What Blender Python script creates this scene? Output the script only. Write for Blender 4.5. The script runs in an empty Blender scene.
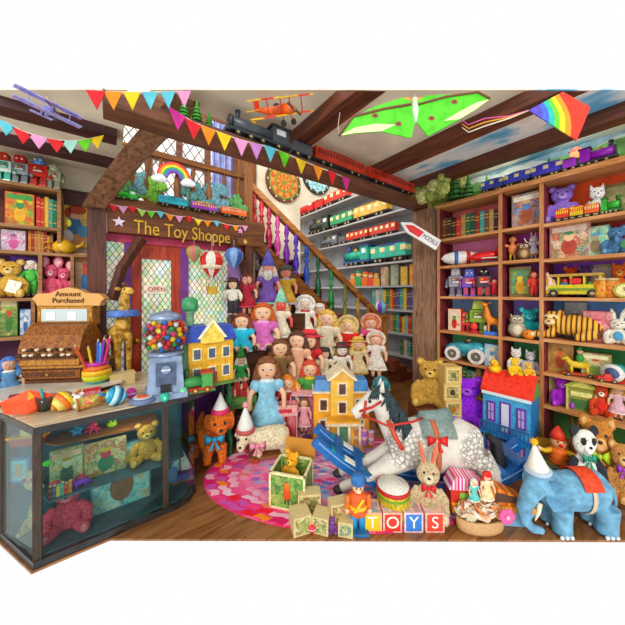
import bpy, math, random
from mathutils import Vector, Matrix, Euler
R = random.Random(7)
PI = math.pi
# ---------------------------------------------------------------- camera model (625 x 625 frame)
F, CX, HOR, HC = 276.0, 312.5, 293.0, 1.45
YAW = math.atan2(202.5, 276.0)
S, C = math.sin(YAW), math.cos(YAW)
scene = bpy.context.scene
COL = scene.collection


def off(px): return (px - CX) / F


def cam(px, d, z=0.0):
    """a place d metres ahead along the view axis, in the column px, at height z"""
    o = off(px)
    return Vector(((C * o + S) * d, (-S * o + C) * d, z))


def at(px, sup, py=None):
    """where column px meets a support: ('X',x,z) a shelf along Y, ('Y',y,z) a shelf along X, ('Z',z) a flat top, ('D',d) free"""
    o = off(px); k = sup[0]
    if k == 'X':
        d = sup[1] / (C * o + S); z = sup[2]
    elif k == 'Y':
        d = sup[1] / (C - S * o); z = sup[2]
    elif k == 'Z':
        z = sup[1]; d = F * (HC - z) / (py - HOR)
    else:
        d = sup[1]; z = HC - (py - HOR) * d / F
    if z is None: z = HC - (py - HOR) * d / F
    return cam(px, d, z), d


# ---------------------------------------------------------------- materials
MATS = {}


def lin(h):
    h = h.lstrip('#')
    v = [int(h[i:i + 2], 16) / 255 for i in (0, 2, 4)]
    v = [(x / 12.92 if x <= .04045 else ((x + .055) / 1.055) ** 2.4) for x in v]
    g = .3 * v[0] + .59 * v[1] + .11 * v[2]
    return tuple(min(1, max(0, g + (x - g) * 1.14)) * .96 for x in v) + (1.0,)


def newmat(name):
    m = bpy.data.materials.new(name); m.use_nodes = True
    nt = m.node_tree; b = nt.nodes['Principled BSDF']
    return m, nt, b


def nd(nt, t, **kw):
    n = nt.nodes.new(t)
    for k, v in kw.items():
        if k.startswith('i_'):
            n.inputs[k[2:].replace('_', ' ')].default_value = v
        else:
            setattr(n, k, v)
    return n


def mixrgb(nt, a, b, f, bt='MIX'):
    n = nt.nodes.new('ShaderNodeMix'); n.data_type = 'RGBA'; n.blend_type = bt
    for s, v in ((6, a), (7, b), (0, f)):
        if hasattr(v, 'links'): nt.links.new(v, n.inputs[s])
        else: n.inputs[s].default_value = v
    return n.outputs[2]


def ramp(nt, fac, cols, const=True):
    n = nt.nodes.new('ShaderNodeValToRGB'); cr = n.color_ramp
    cr.interpolation = 'CONSTANT' if const else 'LINEAR'
    k = len(cols)
    for i, c in enumerate(cols):
        p = i / k if const else i / max(1, k - 1)
        e = cr.elements[i] if i < 2 else cr.elements.new(p)
        e.position = p; e.color = lin(c)
    nt.links.new(fac, n.inputs[0])
    return n.outputs[0]


def mat(h, rough=.55, metal=0.0, var=.22, scale=14.0, lift=1.0):
    """plain coloured surface with a little mottling"""
    key = (h, rough, metal, var, scale, lift)
    if key in MATS: return MATS[key]
    m, nt, b = newmat('paint_' + h.strip('#'))
    tc = nd(nt, 'ShaderNodeTexCoord')
    n = nd(nt, 'ShaderNodeTexNoise'); n.inputs['Scale'].default_value = scale; n.inputs['Detail'].default_value = 3
    nt.links.new(tc.outputs['Object'], n.inputs['Vector'])
    c = tuple(min(1, x * lift) for x in lin(h)[:3]) + (1,)
    lo = tuple(x * (1 - var) for x in c[:3]) + (1,); hi = tuple(min(1, x * (1 + var) + .012) for x in c[:3]) + (1,)
    mr = nd(nt, 'ShaderNodeMapRange'); mr.inputs[1].default_value = .32; mr.inputs[2].default_value = .68
    nt.links.new(n.outputs[0], mr.inputs[0])
    nt.links.new(mixrgb(nt, lo, hi, mr.outputs[0]), b.inputs['Base Color'])
    b.inputs['Roughness'].default_value = rough; b.inputs['Metallic'].default_value = metal
    MATS[key] = m
    return m


def wood(h1, h2, scale=3.0, axis='X', rough=.5, rings=14):
    key = ('wood', h1, h2, scale, axis, rough)
    if key in MATS: return MATS[key]
    m, nt, b = newmat('wood_' + h1.strip('#'))
    tc = nd(nt, 'ShaderNodeTexCoord'); mp = nd(nt, 'ShaderNodeMapping')
    nt.links.new(tc.outputs['Object'], mp.inputs[0])
    st = {'X': (.12, 1, 1), 'Y': (1, .12, 1), 'Z': (1, 1, .12)}[axis]
    mp.inputs['Scale'].default_value = tuple(s * scale for s in st)
    n = nd(nt, 'ShaderNodeTexNoise'); n.inputs['Scale'].default_value = 9; n.inputs['Detail'].default_value = 6; n.inputs['Distortion'].default_value = 1.4
    nt.links.new(mp.outputs[0], n.inputs['Vector'])
    mr = nd(nt, 'ShaderNodeMapRange'); mr.inputs[1].default_value = .3; mr.inputs[2].default_value = .7
    nt.links.new(n.outputs[0], mr.inputs[0])
    nt.links.new(mixrgb(nt, lin(h1), lin(h2), mr.outputs[0]), b.inputs['Base Color'])
    b.inputs['Roughness'].default_value = rough
    bp = nd(nt, 'ShaderNodeBump'); bp.inputs['Strength'].default_value = .35; bp.inputs['Distance'].default_value = .02
    nt.links.new(n.outputs[0], bp.inputs['Height']); nt.links.new(bp.outputs[0], b.inputs['Normal'])
    MATS[key] = m
    return m


def art(cols, scale=7.0, seed=0.0, rough=.45):
    """printed picture: irregular patches of a few colours"""
    key = ('art', tuple(cols), scale, seed)
    if key in MATS: return MATS[key]
    m, nt, b = newmat('printed_picture')
    tc = nd(nt, 'ShaderNodeTexCoord'); mp = nd(nt, 'ShaderNodeMapping')
    nt.links.new(tc.outputs['Object'], mp.inputs[0]); mp.inputs['Location'].default_value = (seed, seed * 1.7, seed * .6)
    nz = nd(nt, 'ShaderNodeTexNoise'); nz.inputs['Scale'].default_value = scale * 1.2; nz.inputs['Detail'].default_value = 2; nt.links.new(mp.outputs[0], nz.inputs['Vector'])
    n = nd(nt, 'ShaderNodeTexVoronoi'); n.inputs['Scale'].default_value = scale
    nt.links.new(mixrgb(nt, mp.outputs[0], nz.outputs['Color'], .12 / max(1, scale ** .5)), n.inputs['Vector'])
    sp = nd(nt, 'ShaderNodeSeparateColor'); nt.links.new(n.outputs['Color'], sp.inputs[0])
    c = ramp(nt, sp.outputs[0], cols)
    mr = nd(nt, 'ShaderNodeMapRange'); mr.inputs[1].default_value = .3; mr.inputs[2].default_value = .7; nt.links.new(nz.outputs[0], mr.inputs[0])
    c2 = ramp(nt, mr.outputs[0], cols, False)
    nt.links.new(mixrgb(nt, c, c2, .55), b.inputs['Base Color'])
    b.inputs['Roughness'].default_value = rough
    MATS[key] = m
    return m


def glass(h='#e8f4f2', a=.12, rough=.03):
    key = ('glass', h, a)
    if key in MATS: return MATS[key]
    m, nt, b = newmat('clear_glass')
    tr = nd(nt, 'ShaderNodeBsdfTransparent'); tr.inputs[0].default_value = lin(h)
    gl = nd(nt, 'ShaderNodeBsdfGlossy'); gl.inputs['Roughness'].default_value = rough
    fr = nd(nt, 'ShaderNodeFresnel'); fr.inputs[0].default_value = 1.35
    ml = nd(nt, 'ShaderNodeMath', operation='MULTIPLY_ADD'); ml.inputs[1].default_value = .4; ml.inputs[2].default_value = a * .04
    nt.links.new(fr.outputs[0], ml.inputs[0])
    mx = nd(nt, 'ShaderNodeMixShader'); nt.links.new(ml.outputs[0], mx.inputs[0])
    nt.links.new(tr.outputs[0], mx.inputs[1]); nt.links.new(gl.outputs[0], mx.inputs[2])
    nt.links.new(mx.outputs[0], nt.nodes['Material Output'].inputs['Surface'])
    MATS[key] = m
    return m


# ---------------------------------------------------------------- mesh builder
_SPH = {}


def sph(n, k):
    if (n, k) not in _SPH:
        v = [(0, 0, -1)]; f = []
        for j in range(1, k):
            t = PI * j / k
            for i in range(n):
                a = 2 * PI * i / n
                v.append((math.sin(t) * math.cos(a), math.sin(t) * math.sin(a), -math.cos(t)))
        v.append((0, 0, 1)); top = len(v) - 1
        for i in range(n):
            f.append((0, 1 + (i + 1) % n, 1 + i))
            f.append((top, top - n + i, top - n + (i + 1) % n))
            for j in range(k - 2):
                a = 1 + j * n; q = (i + 1) % n
                f.append((a + i, a + q, a + n + q, a + n + i))
        _SPH[(n, k)] = (v, f)
    return _SPH[(n, k)]


def TR(loc=(0, 0, 0), rot=(0, 0, 0), sc=(1, 1, 1)):
    return Matrix.LocRotScale(Vector(loc), Euler(rot), Vector(sc))


class MB:
    def __init__(s, T=None):
        s.v = []; s.f = []; s.m = []; s.s = []; s.mats = []; s.T = T

    def add(s, vs, fs, mt, smooth=True, T=None):
        if isinstance(mt, str): mt = mat(mt)
        if mt not in s.mats: s.mats.append(mt)
        k = s.mats.index(mt); b = len(s.v)
        for p in vs:
            p = Vector(p)
            if T is not None: p = T @ p
            if s.T is not None: p = s.T @ p
            s.v.append(p)
        for q in fs:
            s.f.append(tuple(b + i for i in q)); s.m.append(k); s.s.append(smooth)
        return s

    def box(s, c, d, mt, T=None, tx=1.0, ty=1.0):
        """box of size d centred on c; tx/ty shrink its top"""
        x, y, z = c; a, b, h = d[0] / 2, d[1] / 2, d[2] / 2
        vs = [(x - a, y - b, z - h), (x + a, y - b, z - h), (x + a, y + b, z - h), (x - a, y + b, z - h),
              (x - a * tx, y - b * ty, z + h), (x + a * tx, y - b * ty, z + h), (x + a * tx, y + b * ty, z + h), (x - a * tx, y + b * ty, z + h)]
        return s.add(vs, [(3, 2, 1, 0), (4, 5, 6, 7), (0, 1, 5, 4), (1, 2, 6, 5), (2, 3, 7, 6), (3, 0, 4, 7)], mt, False, T)

    def b2(s, lo, hi, mt, T=None):
        return s.box([(lo[i] + hi[i]) / 2 for i in range(3)], [hi[i] - lo[i] for i in range(3)], mt, T)

    def ell(s, c, r, mt, rot=(0, 0, 0), n=14, k=9):
        if not hasattr(r, '__len__'): r = (r, r, r)
        v, f = sph(n, k)
        return s.add(v, f, mt, True, TR(c, rot, r))

    def tube(s, pts, rad, mt, n=9, cap=True, flat=1.0, smooth=True):
        pts = [Vector(p) for p in pts]
        if not hasattr(rad, '__len__'): rad = [rad] * len(pts)
        vs = []; fs = []; u = None
        for i, p in enumerate(pts):
            t = (pts[min(i + 1, len(pts) - 1)] - pts[max(i - 1, 0)]).normalized()
            if u is None:
                u = t.cross(Vector((0, 1, 0)))
                if u.length < .2: u = t.cross(Vector((1, 0, 0)))
            u = (u - t * u.dot(t)).normalized(); w = t.cross(u)
            for j in range(n):
                a = 2 * PI * j / n
                vs.append(p + (u * math.cos(a) + w * math.sin(a) * flat) * rad[i])
        for i in range(len(pts) - 1):
            for j in range(n):
                q = (j + 1) % n
                fs.append((i * n + j, i * n + q, (i + 1) * n + q, (i + 1) * n + j))
        if cap:
            fs.append(tuple(range(n - 1, -1, -1))); b = (len(pts) - 1) * n; fs.append(tuple(range(b, b + n)))
        return s.add(vs, fs, mt, smooth)

    def lathe(s, prof, mt, c=(0, 0, 0), n=18, T=None, smooth=True, sx=1.0, sy=1.0):
        vs = []; fs = []
        for r, z in prof:
            for j in range(n):
                a = 2 * PI * j / n
                vs.append((c[0] + r * sx * math.cos(a), c[1] + r * sy * math.sin(a), c[2] + z))
        for i in range(len(prof) - 1):
            for j in range(n):
                q = (j + 1) % n
                fs.append((i * n + j, i * n + q, (i + 1) * n + q, (i + 1) * n + j))
        fs.append(tuple(range(n - 1, -1, -1))); b = (len(prof) - 1) * n; fs.append(tuple(range(b, b + n)))
        return s.add(vs, fs, mt, smooth, T)

    def prism(s, poly, y0, y1, mt, T=None, smooth=False):
        """outline in local XZ given thickness from y0 to y1"""
        n = len(poly)
        vs = [(x, y0, z) for x, z in poly] + [(x, y1, z) for x, z in poly]
        fs = [tuple(range(n)), tuple(range(2 * n - 1, n - 1, -1))] + [(i, i + n, (i + 1) % n + n, (i + 1) % n) for i in range(n)]
        return s.add(vs, fs, mt, smooth, T)

    def slab(s, poly, z0, z1, mt, smooth=False):
        n = len(poly)
        vs = [(x, y, z0) for x, y in poly] + [(x, y, z1) for x, y in poly]
        fs = [tuple(range(n - 1, -1, -1)), tuple(range(n, 2 * n))] + [(i, (i + 1) % n, (i + 1) % n + n, i + n) for i in range(n)]
        return s.add(vs, fs, mt, smooth)

    def mesh(s, name):
        me = bpy.data.meshes.new(name)
        me.from_pydata([tuple(p) for p in s.v], [], s.f)
        for m in s.mats: me.materials.append(m)
        me.polygons.foreach_set('material_index', s.m)
        me.polygons.foreach_set('use_smooth', s.s)
        me.update()
        return me

    def build(s, name, parent=None, remesh=0):
        return link(name, s.mesh(name), parent, remesh)


def link(name, me, parent=None, remesh=0):
    o = bpy.data.objects.new(name, me); COL.objects.link(o)
    if parent is not None: o.parent = parent
    if remesh:
        r = o.modifiers.new('Remesh', 'REMESH'); r.mode = 'VOXEL'; r.voxel_size = remesh; r.use_smooth_shade = True
        q = o.modifiers.new('Smooth', 'SMOOTH'); q.iterations = 4; q.factor = .5
    return o


def thing(name, label, cat, loc=(0, 0, 0), rz=0.0, sc=1.0, group=None):
    o = bpy.data.objects.new(name, None); COL.objects.link(o)
    o.empty_display_size = .05
    o.location = loc; o.rotation_euler = (0, 0, rz)
    o.scale = sc if hasattr(sc, '__len__') else (sc, sc, sc)
    o['label'] = label; o['category'] = cat
    if group: o['group'] = group
    return o


def tag(o, label, cat, group=None):
    o['label'] = label; o['category'] = cat
    if group: o['group'] = group
    return o


def struct(name, mb):
    o = mb.build(name); o['kind'] = 'structure'
    return o


def thread_to(t, a, end):
    """fine thread from a place on the thing to its hook"""
    e = t.matrix_basis.inverted() @ Vector(end)
    MB().tube([a, e], .0018 / t.scale.x, '#cfc8ba', n=4).build('thread', t)


def face(p): return math.atan2(-p.x, p.y)          # turn towards the shop front


def put(name, label, cat, px, sup, hpx, py=None, rz=None, group=None, turn=0.0, side=0.0):
    """a thing of unit height stood on a support, as tall as hpx pixels there"""
    p, d = at(px, sup, py)
    h = hpx * d / F
    return thing(name, label, cat, p, (face(p) if rz is None else rz) + turn, h, group)


def words(txt, size, parent, loc, mt, name='lettering', rot=(PI / 2, 0, 0), depth=.002, sx=1.0):
    cu = bpy.data.curves.new(name, 'FONT'); cu.body = txt; cu.size = size; cu.align_x = 'CENTER'; cu.align_y = 'CENTER'; cu.extrude = depth
    t = bpy.data.objects.new('t', cu); COL.objects.link(t)
    bpy.context.view_layer.update()
    me = bpy.data.meshes.new_from_object(t.evaluated_get(bpy.context.evaluated_depsgraph_get()))
    bpy.data.objects.remove(t)
    me.name = name; me.materials.clear(); me.materials.append(mt if not isinstance(mt, str) else mat(mt))
    o = link(name, me, parent); o.location = loc; o.rotation_euler = rot; o.scale = (sx, 1, 1)
    return o


_CACHE = {}


def cached(key, fn):
    if key not in _CACHE: _CACHE[key] = fn().mesh(key if isinstance(key, str) else str(key[0]))
    return _CACHE[key]


# ---------------------------------------------------------------- kinds of thing (unit height, front towards -Y)
def bow(parent, c, w, h, name='bow'):
    b = MB()
    for sx in (-1, 1):
        b.add([(0, 0, .1), (0, 0, -.1), (sx, -.1, .6), (sx, -.1, -.6), (sx * .5, .28, 0), (sx * .5, -.35, 0)],
              [(0, 2, 5), (2, 3, 5), (3, 1, 5), (1, 0, 5), (0, 4, 2), (2, 4, 3), (3, 4, 1), (1, 4, 0)], h, True, TR(c, (0, 0, 0), (w, w, w)))
        b.add([(0, -.15, 0), (sx * .25, -.15, -1.2), (sx * .6, -.15, -1.1), (0, .0, 0), (sx * .25, -.05, -1.2), (sx * .6, -.05, -1.1)],
              [(0, 1, 2), (3, 5, 4), (0, 2, 5, 3), (1, 0, 3, 4), (2, 1, 4, 5)], h, False, TR(c, (0, 0, 0), (w, w, w)))
    b.ell((c[0], c[1] - .12 * w, c[2]), .24 * w, h, n=8, k=6)
    return b.build(name, parent)


def eyes(parent, xs, y, z, r, h='#15100e', name='eye'):
    for x in (-xs, xs):
        MB().ell((x, y, z), r, mat(h, .15), n=8, k=6).build(name, parent)


def teddy(t, fur, muz=None, ear='round', bw=None, big=False, patch=None, limbs=None, belly=None, nose='#2a1712'):
    """seated soft toy"""
    f = mat(fur, .95, var=.38, scale=26); lm = mat(limbs, .95, var=.3, scale=26) if limbs else f
    mz = mat(muz, .95) if muz else f
    n = 20 if big else 12; k = 12 if big else 8
    b = MB()
    b.ell((0, 0, .30), (.235, .19, .28), f, n=n, k=k)
    b.ell((0, -.02, .72), (.215, .19, .195), f, n=n, k=k)
    for s in (-1, 1):
        bd = b
        if limbs: b = MB()
        b.tube([(s * .17, -.02, .47), (s * .29, -.08, .34), (s * .29, -.17, .20)], [.085, .085, .075], lm, n=10)
        b.ell((s * .29, -.18, .18), .085, lm, n=n, k=k)
        if limbs: b.build('arm', t); b = MB()
        b.tube([(s * .12, -.03, .12), (s * .21, -.2, .1), (s * .26, -.33, .1)], [.11, .105, .09], lm, n=10)
        b.ell((s * .265, -.35, .115), (.085, .07, .11), lm, n=n, k=k)
        if limbs:
            b.build('leg', t); b = bd
            if ear == 'round': MB().ell((s * .18, .0, .89), (.085, .05, .085), lm, n=n, k=k).build('ear', t)
        if ear == 'round' and limbs: pass
        elif ear == 'round': b.ell((s * .18, .0, .89), (.085, .05, .085), lm, n=n, k=k)
        elif ear == 'cat': b.tube([(s * .13, 0, .84), (s * .17, 0, 1.0)], [.075, .01], f, n=8)
        elif ear == 'long':
            b.tube([(s * .08, 0, .86), (s * .12, .02, 1.08), (s * .17, .03, 1.28)], [.05, .07, .02], f, n=8, flat=.5)
    b.build('body', t, .022 if big else 0)
    m = MB().ell((0, -.185, .665), (.095, .08, .075), mz, n=n, k=k); m.build('muzzle', t)
    MB().ell((0, -.262, .695), (.033, .02, .024), mat(nose, .25), n=8, k=6).build('nose', t)
    if patch:
        for s in (-1, 1): MB().ell((s * .088, -.178, .765), (.055, .03, .062), mat(patch, .9), rot=(0, s * .5, 0), n=10, k=7).build('eye_patch', t)
        eyes(t, .083, -.207, .765, .02)
    else: eyes(t, .083, -.186, .765, .024)
    if ear == 'round' and not limbs:
        for s in (-1, 1): MB().ell((s * .18, -.035, .885), (.05, .025, .05), mz, n=8, k=6).build('inner_ear', t)
    if belly: MB().ell((0, -.15, .3), (.13, .06, .17), mat(belly, .95)).build('belly', t)
    else:
        for s in (-1, 1): MB().ell((s * .267, -.405, .115), (.055, .02, .07), mz, n=8, k=6).build('foot_pad', t)
    if bw: bow(t, (0, -.2, .53), .13, bw)
    return t


def doll(t, dress, hair='#5a3218', hat=None, hatc='#c0a060', skin='#e9bf9d', sit=False, trim=None, top=None, shoes='#3a2420', arms=0, beard=None, long=True, pants=False):
    """stood or seated doll in clothes"""
    T = TR((0, 0, -.34 / .68), (0, 0, 0), (1 / .68,) * 3) if sit else None
    sk = mat(skin, .5, var=.1); d = mat(dress, .8, var=.3); hr = mat(hair, .75, var=.35, scale=30)
    def nb(): return MB(T)
    b = nb()
    b.ell((0, -.005, .845), (.105, .105, .122), sk, n=14, k=10)
    b.tube([(0, 0, .68), (0, 0, .76)], [.045, .04], sk)
    b.ell((0, 0, .6), (.1, .07, .13), sk, n=10, k=7)
    b.ell((0, -.108, .835), (.016, .018, .018), sk, n=7, k=5)
    hands = []
    for s in (-1, 1):
        q = [(s * .11, 0, .685), (s * .19, -.03, .56), (s * .19, -.11, .44)] if arms == 0 else [(s * .11, 0, .69), (s * .24, -.03, .74), (s * .3, -.06, .88)]
        b.tube(q, [.038, .032, .024], sk, n=8); b.ell(q[-1], (.026, .02, .034), sk, n=8, k=6)
        if sit: b.tube([(s * .06, -.02, .38), (s * .075, -.24, .39), (s * .08, -.36, .37)], [.058, .05, .035], sk, n=8)
        else: b.tube([(s * .06, 0, .42), (s * .06, -.01, .22), (s * .06, 0, .04)], [.058, .048, .034], sk, n=8)
    b.build('body', t)
    for s in (-1, 1):
        MB(T).ell((s * .08, -.4, .385) if sit else (s * .06, -.035, .03), (.036, .06, .032), mat(shoes, .3), n=8, k=6, rot=(-1.2, 0, 0) if sit else (0, 0, 0)).build('shoe', t)
    g = nb()
    if pants:
        for s in (-1, 1): g.tube([(s * .06, 0, .45), (s * .065, -.2 if sit else -.01, .4 if sit else .24), (s * .07, -.32 if sit else 0, .38 if sit else .1)], [.075, .065, .06], d, n=9)
        g.build('trousers', t); g = nb(); d2 = mat(top or dress, .8, var=.3)
        g.lathe([(.06, .73), (.115, .69), (.115, .5), (.12, .42)], d2, sy=.75)
        for s in (-1, 1): g.tube([(s * .1, 0, .69), (s * .18, -.03, .57), (s * .19, -.09, .47)] if arms == 0 else [(s * .1, 0, .69), (s * .24, -.03, .74), (s * .29, -.05, .84)], [.052, .048, .045], d2, n=9)
        g.build('shirt', t)
    else:
        pf = [(.05, .735), (.105, .7), (.1, .6), (.092, .55), (.15, .47), (.2, .40), (.225, .345)] if sit else [(.05, .735), (.105, .7), (.1, .6), (.092, .54), (.15, .4), (.195, .28), (.215, .2)]
        g.lathe(pf, d, n=20, sy=.78)
        for s in (-1, 1): g.ell((s * .13, -.005, .66), (.062, .055, .075), d, n=10, k=7)
        g.build('dress', t)
        tr = mat(trim or '#f0e6d8', .8)
        z, r = (pf[-1][1] + .012, pf[-1][0] + .006)
        nb().lathe([(r - .01, z - .02), (r, z), (r - .012, z + .02)], tr, sy=.78).build('hem', t)
        nb().lathe([(.06, .745), (.085, .725), (.1, .7)], mat(trim or '#f4ece0', .8), n=12, sy=.8).build('collar', t)
    h = nb()
    h.ell((0, .03, .875), (.122, .11, .118), hr, n=14, k=9)
    if beard: h.ell((0, -.085, .745), (.085, .05, .11), hr, n=10, k=7)
    for s in (-1, 1):
        h.ell((s * .1, .01, .82), (.038, .065, .1), hr, n=9, k=7)
        if long: h.tube([(s * .1, .01, .84), (s * .125, .02, .72), (s * .105, .03, .6)], [.045, .048, .015], hr, n=8)
    for i in range(5): h.ell((-.07 + .035 * i, -.065 + .01 * abs(i - 2), .945 - .008 * abs(i - 2)), (.03, .04, .026), hr, n=7, k=5)
    if long: h.ell((0, .07, .74), (.115, .055, .14), hr, n=10, k=7)
    h.build('hair', t)
    for s in (-1, 1):
        MB(T).ell((s * .043, -.1, .855), (.019, .01, .015), mat('#f7f3ee', .2), n=8, k=5).build('eye', t)
        MB(T).ell((s * .043, -.109, .855), (.011, .006, .012), mat('#1c2436', .2), n=7, k=5).build('pupil', t)
    MB(T).ell((0, -.106, .79), (.02, .008, .009), mat('#b8243a', .4), n=8, k=5).build('mouth', t)
    if hat:
        q = nb(); hm = mat(hatc, .8, var=.3)
        if hat == 'cone': q.lathe([(.125, .92), (.09, 1.02), (.045, 1.14), (.004, 1.24)], hm, n=14); q.ell((0, 0, 1.24), .02, hm, n=7, k=5)
        elif hat == 'brim':
            q.lathe([(.2, .915), (.205, .925), (.12, .945), (.112, 1.0), (.07, 1.03), (.004, 1.035)], hm, c=(0, .015, 0), n=18)
            nb().lathe([(.122, .945), (.126, .955), (.118, .975)], mat(trim or '#7a1f2a', .7), c=(0, .015, 0), n=18).build('hat_band', t)
        elif hat == 'bonnet':
            q.add(*sph(16, 8), hm, True, TR((0, .05, .875), (0, 0, 0), (.135, .12, .14)))
            pts = [(math.cos(a) * .165, -.035, .87 + math.sin(a) * .165) for a in [PI * (-.25 + 1.5 * i / 14) for i in range(15)]]
            q.tube(pts, [.03] * 15, hm, n=7)
        elif hat == 'cap': q.lathe([(.128, .9), (.13, .93), (.1, .99), (.004, 1.01)], hm, n=14); q.lathe([(.09, .905), (.1, .91), (.09, .92)], hm, c=(0, -.1, 0), n=12)
        q.build('hat', t)
    return t


def robot(t, col, c2, headc, dome=False):
    a, b, h = mat(col, .35, .3), mat(c2, .35, .3), mat(headc, .3, .2)
    MB().box((0, 0, .5), (.42, .26, .36), a).build('torso', t)
    MB().box((0, -.135, .54), (.28, .03, .2), b).ell((-.06, -.15, .57), .035, '#f2d24a', n=8, k=5).ell((.06, -.15, .57), .035, '#d83a2a', n=8, k=5).box((0, -.152, .48), (.2, .01, .04), '#e8e8e0').build('chest_panel', t)
    hd = MB()
    if dome: hd.lathe([(.15, .7), (.15, .8), (.11, .9), (.04, .95), (.005, .96)], h)
    else: hd.box((0, 0, .82), (.28, .24, .22), h, tx=.9).box((0, 0, .945), (.2, .18, .04), h)
    hd.tube([(0, 0, .66), (0, 0, .74)], .06, b); hd.build('head', t)
    eyes(t, .065, -.125 if not dome else -.14, .83, .028, '#f6f0c0')
    for s in (-1, 1):
        MB().tube([(s * .23, 0, .62), (s * .29, -.02, .48), (s * .29, -.08, .36)], [.05, .045, .045], b, n=8).ell((s * .29, -.1, .33), .055, a, n=8, k=6).build('arm', t)
        MB().box((s * .11, 0, .19), (.14, .17, .3), b).box((s * .11, -.04, .03), (.17, .26, .06), a).build('leg', t)
    return t


def booksz(i, cols, x, label, group, pos, rz, sc):
    t = thing('book', label, 'book', pos, rz, sc, group)
    c = mat(cols, .6, var=.25, scale=5)
    link('cover', cached(('cover', cols), lambda: MB().box((-.45, 0, .5), (.1, 1, 1), c).box((.45, 0, .5), (.1, 1, 1), c).box((0, -.47, .5), (.8, .06, 1), c)
                         .box((0, -.505, .82), (.8, .012, .03), '#d9b860').box((0, -.505, .68), (.8, .012, .03), '#d9b860').box((0, -.505, .2), (.8, .012, .03), '#d9b860')), t)
    link('pages', cached('pages', lambda: MB().box((0, .01, .5), (.8, .9, .96), '#e6dcc0')), t)
    return t


NAMES = {'#8a2a22': 'dark red', '#c8362c': 'red', '#6a4426': 'brown', '#3e2718': 'dark brown', '#2f6b3c': 'green', '#1f4a34': 'dark green', '#b08a5a': 'tan', '#4a9a94': 'teal', '#2f4f8c': 'blue',
         '#c9762f': 'orange', '#d9b64a': 'yellow', '#5a3a6e': 'purple', '#c9c2b0': 'cream', '#33333a': 'black', '#b45a6a': 'pink', '#7fb0c4': 'pale blue'}
ORD = 'first second third fourth fifth sixth seventh eighth ninth tenth eleventh twelfth thirteenth fourteenth fifteenth sixteenth'.split()


def bookrow(px0, px1, sup, htop, cols, where, end, group, deep=.17, py=None, rz=None, seed=1):
    rr = random.Random(seed)
    n = len(cols)
    for i, c in enumerate(cols):
        pa = px0 + (px1 - px0) * i / n; pb = px0 + (px1 - px0) * (i + 1) / n
        A, _ = at(pa, sup, py); B, _ = at(pb, sup, py)
        w = (B - A).length * .94; mid = (A + B) / 2
        r = rz if rz is not None else math.atan2(B.y - A.y, B.x - A.x)
        nrm = Vector((-math.sin(r), math.cos(r), 0))
        h = htop * rr.uniform(.82, 1.0)
        booksz(i, c, 0, f'{NAMES[c]} book {where}, {ORD[i]} from {end}', group, mid + nrm * deep / 2, r, (w, deep, h))


SEED = [0]


def flat(name, label, cat, px0, px1, sup, hpx, cols, side='#b89a6a', depth=.04, py=None, band=None, fig=None, group=None, rz=None, lean=0.0, rim=None, sc=3.0, txt=None):
    """box, book or framed picture shown front on, px0..px1 wide"""
    SEED[0] += 1
    pm = (px0 + px1) / 2
    p, d = at(pm, sup, py); A, _ = at(px0, sup, py); B, _ = at(px1, sup, py)
    if sup[0] in 'ZD': r = face(p) if rz is None else rz; w = (px1 - px0) * d / F
    elif rz is None: r = math.atan2(B.y - A.y, B.x - A.x); w = (B - A).length
    else:
        r = rz; w = (px1 - px0) * d / F
    h = hpx * d / F
    t = thing(name, label, cat, p, r, 1, group)
    t.rotation_euler = (-lean, 0, r)
    MB().box((0, depth / 2, h / 2), (w, depth, h), side).build('frame' if rim else 'box', t)
    e = .004
    u = .8 if rim else .94
    q = MB(); q.box((0, -e / 2, h / 2), (w * u, e, h * (u if rim else .96)), art(cols, sc * 1.9 / max(w, h), SEED[0] * 3.1)); q.build('picture', t)
    if band: MB().box((0, -e, h * .86), (w * .86, e, h * .15), band).build('title_band', t)
    if txt: words(txt, h * .1, t, (0, -e * 1.8, h * .86), '#a03020', depth=.001)
    if fig:                                             # a printed figure in the middle of the cover
        a, b2, c3 = fig
        def disc(x, z, rx, rz_, m, k=0): MB().prism([(x + math.cos(2 * PI * i / 12) * rx * w, z * h + math.sin(2 * PI * i / 12) * rz_ * h) for i in range(12)], -e * (1.3 + k), -e * .5, m).build('printed_shape', t)
        disc(0, .34, .2, .24, a); disc(0, .62, .13, .13, b2, .1); disc(-.3, .2, .09, .1, c3, .2); disc(.3, .25, .1, .12, c3, .2); disc(0, .73, .13, .05, c3, .3)
    return t


def wheelset(parent, xs, y, r, mt='#24201f', hub='#b8a070', th=None):
    th = th or r * .45
    for x in xs:
        for s in (-1, 1):
            w = MB().tube([(x, s * y - th / 2, r), (x, s * y + th / 2, r)], r, mt, n=12, smooth=False)
            w.tube([(x, s * y - th * .7, r), (x, s * y + th * .7, r)], r * .45, hub, n=8, smooth=False)
            w.build('wheel', parent)


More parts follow.
